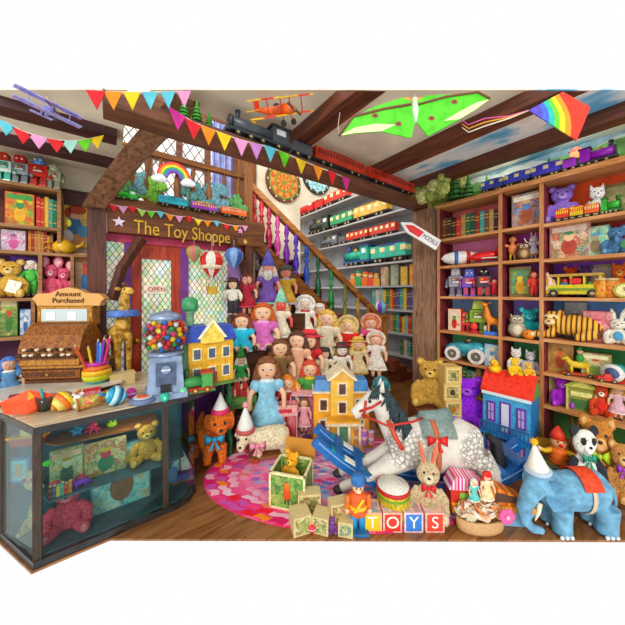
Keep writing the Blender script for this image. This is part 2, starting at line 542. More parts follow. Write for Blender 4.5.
def train(name, label, pa, pb, h, cars, face_left=True, group=None, rz=None):
    """coupled toy train from point pa to pb; cars = [(kind, share, colour, colour2)]"""
    r = math.atan2(pb.y - pa.y, pb.x - pa.x); L = (pb - pa).length
    t = thing(name, label, 'toy train', (pa + pb) / 2, r, 1, group)
    tot = sum(c[1] for c in cars); x = -L / 2
    w = h * .42
    for kd, sh, c1, c2 in cars:
        l = L * sh / tot; xc = x + l / 2; x += l
        a, b = mat(c1, .35), mat(c2, .4)
        g = MB(TR((xc, 0, 0), (0, 0, 0 if face_left else PI)))
        if kd == 'loco':
            g.box((0, 0, h * .2), (l * .95, w, h * .1), b)
            g.tube([(-l * .45, 0, h * .5), (l * .15, 0, h * .5)], h * .23, a, n=12)
            g.tube([(-l * .47, 0, h * .5), (-l * .43, 0, h * .5)], h * .25, b, n=12)
            g.box((l * .29, 0, h * .55), (l * .27, w, h * .62), a); g.box((l * .29, 0, h * .9), (l * .33, w * 1.15, h * .07), b)
            g.tube([(-l * .34, 0, h * .65), (-l * .34, 0, h * 1.0)], [h * .07, h * .11], b, n=10)
            g.ell((-l * .1, 0, h * .75), (l * .05, h * .1, h * .12), '#c9a23c', n=8, k=6)
            g.box((-l * .49, 0, h * .17), (l * .06, w * .9, h * .14), b)
            g.box((l * .29, -w * .51, h * .66), (l * .15, .004, h * .22), '#dfe8ea')
            o = g.build('locomotive', t); o2 = [-.36, -.18, 0, .25]
        elif kd == 'tender':
            g.box((0, 0, h * .4), (l * .9, w, h * .42), a); g.box((0, 0, h * .63), (l * .7, w * .7, h * .1), '#22201e'); g.box((0, 0, h * .2), (l * .96, w * .8, h * .06), b)
            o = g.build('tender', t); o2 = [-.28, .28]
        else:
            g.box((0, 0, h * .48), (l * .92, w, h * .52), a); g.box((0, 0, h * .2), (l * .97, w * .8, h * .07), '#2a2624')
            g.lathe([(.5, 0), (.46, .12), (.3, .22), (.01, .26)], b, n=16, T=TR((0, 0, h * .72), (0, 0, 0), (l * .95, w * 1.15, h * .45)))
            k = max(3, int(l / (h * .45))) if kd == 'coach' else max(6, int(l / (h * .2)))
            for i in range(k): g.box((l * (-.4 + .8 * i / (k - 1)), 0, h * .56), (l * .5 / k, w * 1.03, h * .2), '#f0dfa8' if kd == 'coach' else c2)
            o = g.build('carriage', t); o2 = [-.33, -.2, .2, .33]
        wheelset(o, [xc + q * l for q in o2], w * .42, h * .11)
    return t


def conifer(name, label, px, sup, hpx, py=None, col='#2f6a34', group=None):
    t = put(name, label, 'toy tree', px, sup, hpx, py, group=group)
    MB().tube([(0, 0, 0), (0, 0, .3)], [.05, .04], '#5a3a22', n=7).build('trunk', t)
    g = MB()
    for i in range(5):
        z = .16 + .17 * i; r = .27 * (1 - i / 5.4)
        g.lathe([(r * .5, z + .01), (r, z), (r * .45, z + .16), (.01, z + .25)], mat(col, .9, var=.5, scale=20), n=11, smooth=False)
    g.build('foliage', t)
    return t


def shrub(name, label, px, sup, hpx, py, col, wide=1.3, group=None, seed=0):
    t = put(name, label, 'toy shrub', px, sup, hpx, py, group=group)
    rr = random.Random(seed); g = MB(); m = mat(col, .95, var=.55, scale=18)
    MB().tube([(0, 0, 0), (0, 0, .4)], [.06, .04], '#5a3a22', n=6).build('stem', t)
    for i in range(26):
        a = rr.uniform(0, 2 * PI); q = rr.uniform(.0, .42) ; z = rr.uniform(.22, .86)
        k = math.sqrt(max(.05, 1 - ((z - .5) / .5) ** 2))
        r = rr.uniform(.1, .19)
        g.ell((math.cos(a) * q * wide * k, math.sin(a) * q * .5 * k, z), (r * 1.1, r * .8, r), m, rot=(rr.uniform(-1, 1), rr.uniform(-1, 1), 0), n=7, k=5)
    g.build('foliage', t)
    return t


def striped(cols, scale, axis='X'):
    key = ('striped', tuple(cols), scale, axis)
    if key in MATS: return MATS[key]
    m, nt, b = newmat('striped_paint'); tc = nd(nt, 'ShaderNodeTexCoord'); sp = nd(nt, 'ShaderNodeSeparateXYZ'); nt.links.new(tc.outputs['Object'], sp.inputs[0])
    q = nd(nt, 'ShaderNodeMath', operation='MULTIPLY'); q.inputs[1].default_value = scale; nt.links.new(sp.outputs['XYZ'.index(axis)], q.inputs[0])
    f = nd(nt, 'ShaderNodeMath', operation='FRACT'); nt.links.new(q.outputs[0], f.inputs[0])
    nt.links.new(ramp(nt, f.outputs[0], cols), b.inputs['Base Color']); b.inputs['Roughness'].default_value = .5
    MATS[key] = m
    return m
# ================================================================ SETTING
D0 = 1.654
WD = wood('#3f1f14', '#6f3c26', 2.0, 'X')
WDY = wood('#3f1f14', '#7a412a', 2.0, 'Y')
WDZ = wood('#3a1f16', '#6a3a28', 2.0, 'Z')
OAK = wood('#5a3216', '#a0642c', 2.5, 'X'); OAKZ = wood('#5a3216', '#9a602c', 2.5, 'Z'); OAKY = wood('#5a3216', '#a0642c', 2.5, 'Y')


def floor_mat():
    m, nt, b = newmat('floor_boards')
    tc = nd(nt, 'ShaderNodeTexCoord')
    br = nd(nt, 'ShaderNodeTexBrick'); br.inputs['Scale'].default_value = 1.0
    br.inputs['Brick Width'].default_value = 1.3; br.inputs['Row Height'].default_value = .105; br.inputs['Mortar Size'].default_value = .004
    br.inputs['Color1'].default_value = lin('#63391f'); br.inputs['Color2'].default_value = lin('#95643c'); br.inputs['Mortar'].default_value = lin('#2a1710')
    nt.links.new(tc.outputs['Object'], br.inputs['Vector'])
    mp = nd(nt, 'ShaderNodeMapping'); mp.inputs['Scale'].default_value = (1.2, 9, 1); nt.links.new(tc.outputs['Object'], mp.inputs[0])
    n = nd(nt, 'ShaderNodeTexNoise'); n.inputs['Scale'].default_value = 3; n.inputs['Detail'].default_value = 7; n.inputs['Distortion'].default_value = 1.0
    nt.links.new(mp.outputs[0], n.inputs['Vector'])
    c = ramp(nt, n.outputs[0], ['#3a2014', '#6f4428', '#b58558', '#dcb488'], False)
    nt.links.new(mixrgb(nt, br.outputs[0], c, .5), b.inputs['Base Color'])
    b.inputs['Roughness'].default_value = .32
    return m


def rug_mat(a, b_):
    m, nt, b = newmat('woven_rag_rug')
    tc = nd(nt, 'ShaderNodeTexCoord')
    sp = nd(nt, 'ShaderNodeSeparateXYZ'); nt.links.new(tc.outputs['Object'], sp.inputs[0])
    def mth(op, x, y=None, z=None):
        q = nd(nt, 'ShaderNodeMath', operation=op)
        for i, v in enumerate((x, y, z)):
            if v is None: continue
            if hasattr(v, 'links'): nt.links.new(v, q.inputs[i])
            else: q.inputs[i].default_value = v
        return q.outputs[0]
    x = mth('DIVIDE', sp.outputs[0], a); y = mth('DIVIDE', sp.outputs[1], b_)
    r = mth('SQRT', mth('ADD', mth('MULTIPLY', x, x), mth('MULTIPLY', y, y)))
    an = mth('ARCTAN2', y, x)
    wob = mth('MULTIPLY', mth('PINGPONG', mth('MULTIPLY', an, 15.0), 1.0), .3)
    rr = mth('ADD', mth('MULTIPLY', r, 13.0), wob)
    ring = mth('FLOOR', rr)
    seg = mth('FLOOR', mth('ADD', mth('MULTIPLY', an, 9.0), mth('MULTIPLY', ring, .5)))
    cb = nd(nt, 'ShaderNodeCombineXYZ'); nt.links.new(ring, cb.inputs[0]); nt.links.new(seg, cb.inputs[1])
    wn = nd(nt, 'ShaderNodeTexWhiteNoise'); nt.links.new(cb.outputs[0], wn.inputs[0])
    warm = ramp(nt, wn.outputs[0], ['#ef4f86', '#f59ab8', '#e8263f', '#f48a3c', '#f7b9cc', '#d92a6c', '#f2c9d8', '#c95aa8'])
    cool = ramp(nt, wn.outputs[0], ['#f0a0c4', '#6f9fd8', '#f4e6ee', '#b06ac0', '#e8508a', '#9ac4e8', '#d884b8', '#7a70c4'])
    mr = nd(nt, 'ShaderNodeMapRange'); mr.inputs[1].default_value = .55; mr.inputs[2].default_value = .85; nt.links.new(r, mr.inputs[0])
    alt = mth('MULTIPLY', mth('MODULO', ring, 2.0), 1.0)
    c = mixrgb(nt, cool, warm, mr.outputs[0])
    solid = mixrgb(nt, lin('#f29bbd'), lin('#e03a72'), mr.outputs[0])
    c = mixrgb(nt, c, solid, mth('MULTIPLY', mth('LESS_THAN', mth('FRACT', rr), .3), .85))
    nt.links.new(c, b.inputs['Base Color']); b.inputs['Roughness'].default_value = .95
    n = nd(nt, 'ShaderNodeTexNoise'); n.inputs['Scale'].default_value = 90; nt.links.new(tc.outputs['Object'], n.inputs['Vector'])
    bp = nd(nt, 'ShaderNodeBump'); bp.inputs['Strength'].default_value = .5; bp.inputs['Distance'].default_value = .01
    nt.links.new(n.outputs[0], bp.inputs['Height']); nt.links.new(bp.outputs[0], b.inputs['Normal'])
    return m


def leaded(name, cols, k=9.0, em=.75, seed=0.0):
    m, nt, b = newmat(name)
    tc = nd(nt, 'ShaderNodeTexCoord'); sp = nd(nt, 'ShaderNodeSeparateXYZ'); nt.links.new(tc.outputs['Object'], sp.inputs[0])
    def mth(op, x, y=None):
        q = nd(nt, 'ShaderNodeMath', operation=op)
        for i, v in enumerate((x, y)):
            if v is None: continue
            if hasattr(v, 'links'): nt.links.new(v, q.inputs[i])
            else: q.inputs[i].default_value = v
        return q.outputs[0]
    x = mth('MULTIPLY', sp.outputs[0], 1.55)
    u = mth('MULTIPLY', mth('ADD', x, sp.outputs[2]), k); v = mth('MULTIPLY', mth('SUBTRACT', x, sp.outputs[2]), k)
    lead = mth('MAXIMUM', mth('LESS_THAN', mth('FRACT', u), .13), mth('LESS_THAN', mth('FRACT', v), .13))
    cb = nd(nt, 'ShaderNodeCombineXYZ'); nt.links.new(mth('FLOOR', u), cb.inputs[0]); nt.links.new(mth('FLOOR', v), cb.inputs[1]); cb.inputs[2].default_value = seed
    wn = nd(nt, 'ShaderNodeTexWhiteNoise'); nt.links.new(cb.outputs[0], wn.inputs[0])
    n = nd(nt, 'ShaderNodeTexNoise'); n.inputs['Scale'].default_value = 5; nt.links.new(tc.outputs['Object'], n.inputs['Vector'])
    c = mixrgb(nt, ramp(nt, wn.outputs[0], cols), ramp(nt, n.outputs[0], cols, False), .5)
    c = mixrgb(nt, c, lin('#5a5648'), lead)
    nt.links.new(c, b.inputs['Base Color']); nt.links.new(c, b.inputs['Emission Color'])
    b.inputs['Emission Strength'].default_value = em; b.inputs['Roughness'].default_value = .25  # panes glow in their own colours, standing in for daylight behind them
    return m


# ---- floor
o = MB().slab([(3.35, -.455), (3.35, 1.7), (4.7, 1.7), (4.7, 7.2), (.9, 7.2), (.9, 3.55), (-1.6, 3.55), (-.97, 3.05), (-.53, 2.39), (-.33, 2.02), (.0, 2.02)], -.012, 0, floor_mat()).build('floor'); o['kind'] = 'structure'
ra, rb = 1.15, .545
m = MB(); m.slab([(ra * math.cos(i * PI / 32), rb * math.sin(i * PI / 32)) for i in range(64)], 0, .012, rug_mat(ra, rb))
rug = m.build('rug'); rug.location = cam(CX + F * .3 / 2.205, 2.205, 0); rug.rotation_euler = (0, 0, -YAW)
tag(rug, 'oval rag rug in rings of pink, red, orange and blue on the floor', 'rug')

# ---- ceilings, cut where the photograph ends
CREAM = mat('#eadfc8', .9, var=.16, scale=3)


def sky_mat():
    m, nt, b = newmat('painted_clouds')
    tc = nd(nt, 'ShaderNodeTexCoord'); mp = nd(nt, 'ShaderNodeMapping'); mp.inputs['Scale'].default_value = (1.5, .75, 1); nt.links.new(tc.outputs['Object'], mp.inputs[0])
    n = nd(nt, 'ShaderNodeTexNoise'); n.inputs['Scale'].default_value = 2.6; n.inputs['Detail'].default_value = 5; n.inputs['Distortion'].default_value = .5; nt.links.new(mp.outputs[0], n.inputs['Vector'])
    mr = nd(nt, 'ShaderNodeMapRange'); mr.inputs[1].default_value = .36; mr.inputs[2].default_value = .64; nt.links.new(n.outputs[0], mr.inputs[0])
    nt.links.new(ramp(nt, mr.outputs[0], ['#6fb0d4', '#98c8e0', '#e4eef0', '#fbf8f0', '#f4e8d4'], False), b.inputs['Base Color'])
    b.inputs['Roughness'].default_value = .9
    return m


def yc(X, d=1.70): return (d - S * X) / C


struct('ceiling', MB().slab([(.2, yc(.2)), (2.12, yc(2.12)), (2.12, 2.0), (.2, 2.0)], 2.70, 2.706, CREAM))
o = struct('ceiling', MB().slab([(2.12, yc(2.12)), (3.3, yc(3.3)), (3.3, 2.0), (2.12, 2.0)], 2.70, 2.706, sky_mat()))
struct('ceiling', MB().slab([(-1.7, (1.59 + S * 1.7) / C), (.08, yc(.08, 1.59)), (.08, 3.45), (-1.7, 3.45)], 2.62, 2.626, CREAM))
for X0, X1 in ((1.13, 1.27), (2.07, 2.2), (2.70, 2.82)):
    q = MB(); e = .138
    q.add([(X0, yc(X0, 1.71 - e), 2.6), (X1, yc(X1, 1.71 - e), 2.6), (X1, 1.98, 2.6), (X0, 1.98, 2.6), (X0, yc(X0, 1.71), 2.7), (X1, yc(X1, 1.71), 2.7), (X1, 1.98, 2.7), (X0, 1.98, 2.7)],
          [(3, 2, 1, 0), (4, 5, 6, 7), (0, 1, 5, 4), (1, 2, 6, 5), (2, 3, 7, 6), (3, 0, 4, 7)], WDY, False)
    struct('ceiling_beam', q)
for Y0, w, X0 in ((2.41, .14, -.57), (2.95, .11, -1.2)):
    struct('ceiling_beam', MB().b2((X0, Y0, 2.56), (.04, Y0 + w, 2.62), wood('#2a1418', '#5a2c2c', 2, 'X')))
struct('wall_left', MB().b2((-1.7, 3.4, 0), (.02, 3.5, 2.62), CREAM))
struct('trim_1', MB().b2((-1.6, 3.36, 2.26), (.0, 3.4, 2.40), wood('#2a1418', '#5a2c2c', 2, 'X')))
# ---- wall behind the bookcase, its return and the alcove
struct('wall_right', MB().b2((3.19, -.45, 0), (3.3, 1.66, 2.74), mat('#9cc3d4', .9)))
struct('wall_return', MB().b2((3.19, 1.66, 0), (4.7, 1.76, 3.2), CREAM))
struct('wall_alcove', MB().b2((4.56, 1.7, 0), (4.66, 7.2, 4.2), CREAM))
struct('wall_back', MB().b2((.9, 7.1, 0), (4.6, 7.2, 4.6), CREAM))
def _wz(px, py):
    p, d = at(px, ('Y', 3.72, None), py); return p.x, p.z


struct('wall_stair', MB().prism([(1.25, 0), (2.5, 0), _wz(300, 208), _wz(338, 190), (_wz(338, 190)[0], 4.2), (1.25, 4.1)], 3.72, 3.8, CREAM))
# ---- timber frame: beam with the model railway, brace, posts, pillar
BEAM = wood('#4a2a1c', '#83523a', 2.2, 'X')
struct('roof_beam', MB().b2((-.03, 1.72, 2.395), (2.86, 1.88, 2.465), BEAM))
BR = wood('#5a3826', '#a57a5c', 2.0, 'Z')
pA, _ = at(94, ('Y', 2.98, None), 208); pB, _ = at(186, ('Y', 1.86, None), 103)
q = MB(); qd = (pB - pA)
q.add([tuple(pA + Vector((sx * .075, sy * .05, 0)) + qd * t + Vector((0, 0, .05 * math.sin(PI * t)))) for t in [i / 6 for i in range(7)] for sx, sy in ((-1, -1), (1, -1), (1, 1), (-1, 1))],
      [(i * 4 + j, i * 4 + (j + 1) % 4, i * 4 + 4 + (j + 1) % 4, i * 4 + 4 + j) for i in range(6) for j in range(4)] + [(3, 2, 1, 0), (24, 25, 26, 27)], BR, False)
struct('beam_brace', q)
pp, _ = at(97, ('Y', 3.02, 0))
struct('pillar_post', MB().b2((pp.x - .065, 2.97, 0), (pp.x + .065, 3.09, 2.28), WDZ))
STONE = wood('#5c3f30', '#a8846a', 4.0, 'Z', .9)
struct('pillar', MB().b2((2.78, 1.65, 0), (2.98, 1.86, 2.37), STONE))
q = MB()
for i, cc in enumerate(('#1f7a8a', '#5a2f7a', '#7a3a8a', '#2f8a4a', '#1f6a3a')): q.b2((2.90, 1.60, 2.36 - .44 * (i + 1)), (2.955, 1.645, 2.36 - .44 * i), mat(cc, .5))
struct('trim_2', q)
# curved knee braces either side of the door
for s, xa, xb in ((1, 112, 142), (-1, 250, 232)):
    a, _ = at(xa, ('Y', 2.99, None), 300); b2_, _ = at((xa * 2 + xb) / 3, ('Y', 2.99, None), 268); c2_, _ = at(xb, ('Y', 2.99, None), 238)
    struct('trim_brace', MB().tube([a, b2_, c2_], [.045, .045, .045], WDZ, n=4, smooth=False))

# ---- shop front: door, side lights, sign board
DY = 3.12
PASTEL = ['#dff0e6', '#bfe4e0', '#f4efc8', '#8fc8a4', '#f3d3c0', '#c8dff0', '#e8f0b8', '#a8d890']
PALE = ['#f4f6f0', '#dfeff4', '#f7ead8', '#cfe6f2', '#f0f0e4', '#e8d8ec']
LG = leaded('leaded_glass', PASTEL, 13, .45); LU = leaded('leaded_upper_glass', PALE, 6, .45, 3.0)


def XZ(px, py, Y=DY):
    p, d = at(px, ('Y', Y, None), py); return p.x, p.z


def xat(px, Y=DY): return at(px, ('Y', Y, 0))[0].x


RED = wood('#8a2c1c', '#c8543a', 3, 'Z'); PURP = mat('#7a3f94', .55, scale=5); LILAC = mat('#c9a3d4', .6, scale=5); ROSE = mat('#c04060', .5)
w = MB().b2((.0, DY + .06, 2.02), (1.3, DY + .14, 2.3), WD).b2((1.2, DY + .06, 0), (1.45, DY + .14, 2.3), CREAM)
struct('wall_front', w)
x1, x2, x3, x4, x5, x6, x7 = xat(104), xat(124), xat(131), xat(180), xat(188), xat(236), xat(246)
q = MB()
for a, b_ in ((x1 - .02, x1 + .02), (x2, x3), (x4, x5), (x6, x7)): q.b2((a, DY - .03, 0), (b_, DY + .08, 1.98), LILAC if a == x6 else PURP)
q.b2((x1, DY - .04, 1.92), (x7, DY + .08, 1.99), ROSE)
struct('trim_3', q)
d1 = thing('door_1', 'red wooden shop door with a diamond leaded glass panel', 'door', ((x3 + x4) / 2, DY, 0)); d1['kind'] = 'structure'
W = x4 - x3
q = MB().b2((-W / 2, -.02, 0), (-W / 2 + .085, .03, 1.92), RED).b2((W / 2 - .085, -.02, 0), (W / 2, .03, 1.92), RED).b2((-W / 2 + .085, -.02, 1.78), (W / 2 - .085, .03, 1.92), RED).b2((-W / 2 + .085, -.02, 0), (W / 2 - .085, .03, .5), RED)
q.build('door_frame', d1)
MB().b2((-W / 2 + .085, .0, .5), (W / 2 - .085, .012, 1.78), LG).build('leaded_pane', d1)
MB().ell((-W / 2 + .04, -.045, 1.0), .026, mat('#d8b04a', .2, .9)).build('door_knob', d1)
sg = MB().b2((-.085, -.012, 1.44), (.085, -.004, 1.53), '#f4ead6').build('door_sign', d1)
words('OPEN', .06, sg, (0, -.014, 1.485), '#c8402c')
for i, (a, b_) in enumerate(((x1 + .02, x2), (x5, x6))):
    t = thing('window_%d' % (i + 1), ['narrow leaded side window between the dark post and the shop door', 'leaded side window behind the hanging balloons beside the shop door'][i], 'window', ((a + b_) / 2, DY, 0)); t['kind'] = 'structure'
    w_ = b_ - a
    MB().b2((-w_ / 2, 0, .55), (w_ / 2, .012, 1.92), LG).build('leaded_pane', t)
    MB().b2((-w_ / 2, -.02, 0), (w_ / 2, .03, .55), PURP).build('panel', t)
    MB().b2((-w_ / 2, -.02, .55), (w_ / 2, .02, .6), PURP).build('window_sill', t)
# lilac curtain by the side light
q = MB()
cx0 = xat(229, 3.05); 
prof = []
for i in range(15):
    prof.append((cx0 - .02 + .012 * i, 3.05 + (.02 if i % 2 else -.01)))
for i in range(14, -1, -1): prof.append((prof[i][0], prof[i][1] + .012))
q.slab(prof, .9, 1.9, mat('#d9b8e6', .8))
tag(q.build('curtain'), 'narrow pale lilac curtain hanging at the side window near the stairs', 'curtain')

# sign board
sgn = thing('shop_sign_board', 'carved brown beam sign with gold letters over the shop door', 'sign', (.64, 2.99, 2.02))
SB = wood('#4a2814', '#855028', 2.4, 'X')
MB().b2((-.66, 0, -.03), (.84, .12, .26), SB).build('board', sgn)
GOLD = mat('#e3b758', .3, .3, var=.1)
words('The Toy Shoppe', .18, sgn, (-.02, -.004, .03), GOLD, sx=.74, depth=.006)
st = MB()
for (px, py, r, cc) in ((119, 222, .05, '#e8d8f0'), (240, 231, .04, '#f2a8c8'), (245, 242, .03, '#f0c878')):
    X, Z = XZ(px, py, 2.99)
    st = MB(); st.prism([(X - .64 + r * (1 if i % 2 == 0 else .42) * math.sin(i * PI / 5), Z - 2.02 + r * (1 if i % 2 == 0 else .42) * math.cos(i * PI / 5)) for i in range(10)], -.012, 0, cc); st.build('star', sgn)
struct('balcony_floor', MB().b2((-.02, 3.11, 2.2), (1.42, 3.72, 2.27), WD))

# ---- upper window wall and balcony rail
UY = 3.72
q = MB()
ub = [xat(p, UY) for p in (112, 149, 156, 179, 184, 207, 212, 234, 252)]
for i in range(0, 9): q.b2((ub[i] - .035, UY - .03, 2.2), (ub[i] + .035, UY + .06, 3.63), BEAM) if i in (0, 1, 3, 5, 7, 8) else None
q.prism([(ub[0] - .03, 3.58), (ub[8], 3.58), (ub[8], 4.2), (ub[0] - .03, 3.62)], UY - .02, UY + .06, BEAM); q.b2((ub[0], UY - .02, 2.2), (ub[8], UY + .06, 2.5), BEAM); q.b2((ub[0], UY - .02, 3.02), (ub[7], UY + .05, 3.06), BEAM)
q.b2((-.3, UY + .02, 2.2), (ub[0], UY + .1, 3.3), CREAM); q.b2((ub[7] + .036, UY - .04, 2.2), (ub[8] + .05, UY - .022, 3.57), OAKZ)
struct('wall_upper', q)
for i, (a, b_) in enumerate(((0, 1), (1, 3), (3, 5))):
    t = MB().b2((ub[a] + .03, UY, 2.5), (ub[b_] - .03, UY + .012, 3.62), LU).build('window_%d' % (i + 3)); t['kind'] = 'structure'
    tag(t, ['tall diamond leaded window beside the sloping brace above the shop sign', 'tall leaded window above the rainbow on the sign board', 'tall leaded window next to the blue striped curtain on the balcony'][i], 'window')
q = MB(); cw = (ub[7] - ub[5] - .08) / 22
for i in range(22):
    q.b2((ub[5] + .04 + cw * i, UY - .03 - .015 * (i % 2), 2.5), (ub[5] + .04 + cw * (i + 1), UY - .01, 3.7), mat(['#f0eef4', '#8f9fd0', '#f4f2f4', '#5f70b8', '#e6e2f0', '#b8b4dc'][(i * 5) % 6], .8))
tag(q.build('striped_curtain'), 'white curtain with blue vertical stripes at the end of the balcony', 'curtain')
RY = 3.06
ral = thing('balcony_railing', 'brown wooden railing with turned balusters above the shop sign', 'railing', (0, RY, 2.27))
xr0, xr1 = xat(112, RY), xat(246, RY)
MB().b2((xr0, -.03, .50), (xr1, .03, .55), OAK).build('top_rail', ral)
MB().b2((xr0, -.02, 0), (xr1, .02, .05), OAK).build('bottom_rail', ral)
BAL = [(.02, 0), (.026, .03), (.016, .06), (.03, .16), (.034, .22), (.016, .34), (.026, .38), (.016, .42), (.022, .47)]
for px in (118, 133, 147, 161, 177, 193, 209, 224, 238):
    MB().lathe([(r, z) for r, z in BAL], OAKZ, c=(xat(px, RY), 0, .04), n=9).build('baluster', ral)

# ---- staircase
SY0, SY1 = 3.07, 3.68
stc = thing('staircase', 'wooden staircase climbing from a square newel post with balusters painted red to green', 'staircase', (3.65, SY0, 0))
nst = 10; run = (3.62 - 1.28) / nst; z0 = .38; rise = (2.27 - .38) / nst
TRD = wood('#54261c', '#96503a', 3, 'Y'); RIS = mat('#5b3a4c', .6, scale=6)
for i in range(nst):
    xa = -.03 - run * i; z = z0 + rise * i
    MB().b2((xa - run - .02, .03, z + rise - .03), (xa, SY1 - SY0, z + rise), TRD).b2((xa - run, .05, z - .02), (xa - run + .012, SY1 - SY0, z + rise - .03), RIS).b2((xa - .016, .04, z - .02), (xa - .004, SY1 - SY0, z + rise - .03), RIS).build('step', stc)
for i in range(3):
    MB().b2((-.05 + .19 * i, -.30, 0 if i else .2), (.15 + .19 * i, SY1 - SY0, .37 - .12 * i), TRD).build('step', stc)


def slant(x0, z0_, x1_, z1_, h, y0, y1, mt):
    return MB().prism([(x0, z0_), (x1_, z1_), (x1_, z1_ + h), (x0, z0_ + h)], y0, y1, mt)


xl = 1.27 - 3.65
slant(0, .16, xl, 2.06, .2, -.02, .03, OAK).build('string_board', stc)
slant(0, .06, xl, 1.9, .2, SY1 - SY0 - .02, SY1 - SY0 + .02, OAK).build('string_board', stc)
slant(0, 1.00, xl, 2.72, .09, -.04, .04, wood('#74401f', '#c8884e', 2.5, 'X')).build('handrail', stc)
BC = ['#b01830', '#c01838', '#a81848', '#c8509a', '#7a2aa8', '#5a34b8', '#2f50b8', '#1f5a3c', '#1f8a44', '#7a7a3a', '#b08a3a', '#a87838']
for i, px in enumerate((254, 261.5, 269, 277.5, 286.5, 296, 306.5, 318, 331, 345, 358, 368)):
    x = xat(px, SY0) - 3.65; zb = .355 + x * (-1.9 / 2.38); hgt = 1.0 + x * (-1.72 / 2.38) - zb
    MB().lathe([(.022, 0), (.03, .05), (.016, .09), (.03, .16), (.04, .27), (.03, .4), (.014, .55), (.034, .6), (.014, .66), (.03, .8), (.02, .93), (.026, 1.0)], mat(BC[i], .25, var=.35), n=10, T=TR((x, 0, zb), (0, 0, 0), (1.15, 1.15, hgt + .02))).build('baluster', stc)
NEW = wood('#9a5f30', '#d09858', 2.5, 'Z'); MB().box((.02, -.02, .53), (.15, .15, 1.06), NEW).box((.02, -.02, 1.07), (.19, .19, .04), NEW).build('newel_post', stc)
p = Vector((3.67, 3.05, 1.09))
gl = thing('striped_ball', 'glossy ball in blue, pink and green stripes on top of the newel post', 'ball', p)
g = MB()
for j in range(8):
    a0 = 2 * PI * j / 8
    vs = []; fs = []
    for i in range(9):
        t = PI * i / 8
        for u in (0, .5, 1): vs.append((.1 * math.sin(t) * math.cos(a0 + u * PI / 4), .1 * math.sin(t) * math.sin(a0 + u * PI / 4), .1 + .115 * -math.cos(t)))
    for i in range(8):
        for u in range(2): fs.append((i * 3 + u, i * 3 + u + 1, i * 3 + u + 4, i * 3 + u + 3))
    g.add(vs, fs, mat(['#2f7fc8', '#f0a8d0', '#3aa87a', '#f4f0ff', '#7a4ac0', '#7fc8e8', '#e05090', '#2a4a9a'][j], .15))
g.build('ball', gl)
# upper landing corner post
struct('trim_4', MB().b2((1.24, 3.0, 2.0), (1.34, 3.12, 2.95), OAKZ).b2((1.25, 3.0, 0), (1.35, 3.11, 2.05), WDZ))

# ---- tiered wooden stand the dolls sit on
stand = thing('doll_display_stand', 'stepped brown wooden stand under the crowd of dolls in front of the stairs', 'display stand', cam(300, 3.3, 0))
sp0 = stand.location.copy()
RISERS = [(268, 312, 2.50, 2.71, .27), (312, 384, 2.50, 2.71, .26), (231, 302, 2.71, 2.90, .82), (302, 384, 2.71, 2.90, .38), (229, 302, 2.90, 3.04, 1.19), (298, 345, 2.90, 3.04, .77), (232, 257, 2.50, 2.71, .30)]
for (a, b_, y0, y1, z) in RISERS:
    ym = (y0 + y1) / 2
    MB().b2((xat(a, ym) - sp0.x, y0 - sp0.y, 0), (xat(b_, ym) - sp0.x, y1 - sp0.y, z), wood('#3a1e14', '#5f3522', 2.5, 'X')).build('riser', stand)

# ---- grey alcove shelves behind the stairs
ALX = 4.2
alc = thing('alcove_shelf_unit', 'pale grey shelves with model trains and books behind the staircase', 'shelf unit', (ALX, 4.6, 0))
GREY = mat('#b4b2b4', .7, scale=4, var=.12)
ALZ = [3.53, 2.96, 2.55, 2.03, 1.59, 1.15, .73, .33]
for z in ALZ: MB().b2((0, -2.6, z - .035), (.34, 2.45, z), GREY).build('shelf', alc)
MB().b2((.33, -2.6, 0), (.35, 2.45, 3.5), mat('#8f9298', .8, scale=3)).build('back_panel', alc)
MB().b2((0, -2.64, 0), (.35, -2.6, 3.53), GREY).build('side_panel', alc)

# ---- brown bookcase along the wall
BX = 2.88
bk = thing('toy_bookcase', 'tall brown bookcase with bright painted cubbyholes full of toys', 'bookcase', (BX, .8, 0))
BKW = wood('#b4703f', '#e0ac7a', 3, 'Y'); BKZ = wood('#a06036', '#d8a070', 3, 'Z')
YD = [1.613, 1.021, .722, -.02]                       # divider places
RZ = [2.39, 2.03, 1.74, 1.415, 1.05, .75]
C3 = [2.38, 2.02, 1.73, 1.415, 1.075, .80, .53]
FR, BK = 0, .29
INN = mat('#6e1c28', .7)
for y in YD: MB().b2((FR, y - .8 - .014, 0), (BK, y - .8 + .014, 2.39), BKZ).build('upright', bk)
MB().b2((FR - .02, -.86, 2.36), (BK, .84, 2.40), BKW).build('top_board', bk)
MB().b2((FR - .01, -.85, 0), (BK, .83, .12), BKW).build('plinth', bk)
def shelf(y0, y1, z): MB().b2((FR, y1 - .8 + .014, z - .026), (BK - .005, y0 - .8 - .014, z), BKW).build('shelf', bk)
for z in RZ[1:] + [.42]: shelf(YD[0], YD[1], z)
for z in RZ[1:] + [.42]: shelf(YD[1], YD[2], z)
for z in C3[1:]: shelf(YD[2], YD[3], z)
PAN = [['#c86a6a', '#d07aa0', '#b07ac8', '#7fa0d0', '#5fae7c', '#8a5a40', '#5a3020'], ['#8a2a3c', '#b04a9a', '#a05ac0', '#7f74c4', '#4a9a6a', '#5a3020', '#4a2a1c'], ['#c8502c', '#b8434a', '#7a3fa8', '#5a86bc', '#3f8a54', '#7a6a34', '#3f6a34', '#4a3020']]
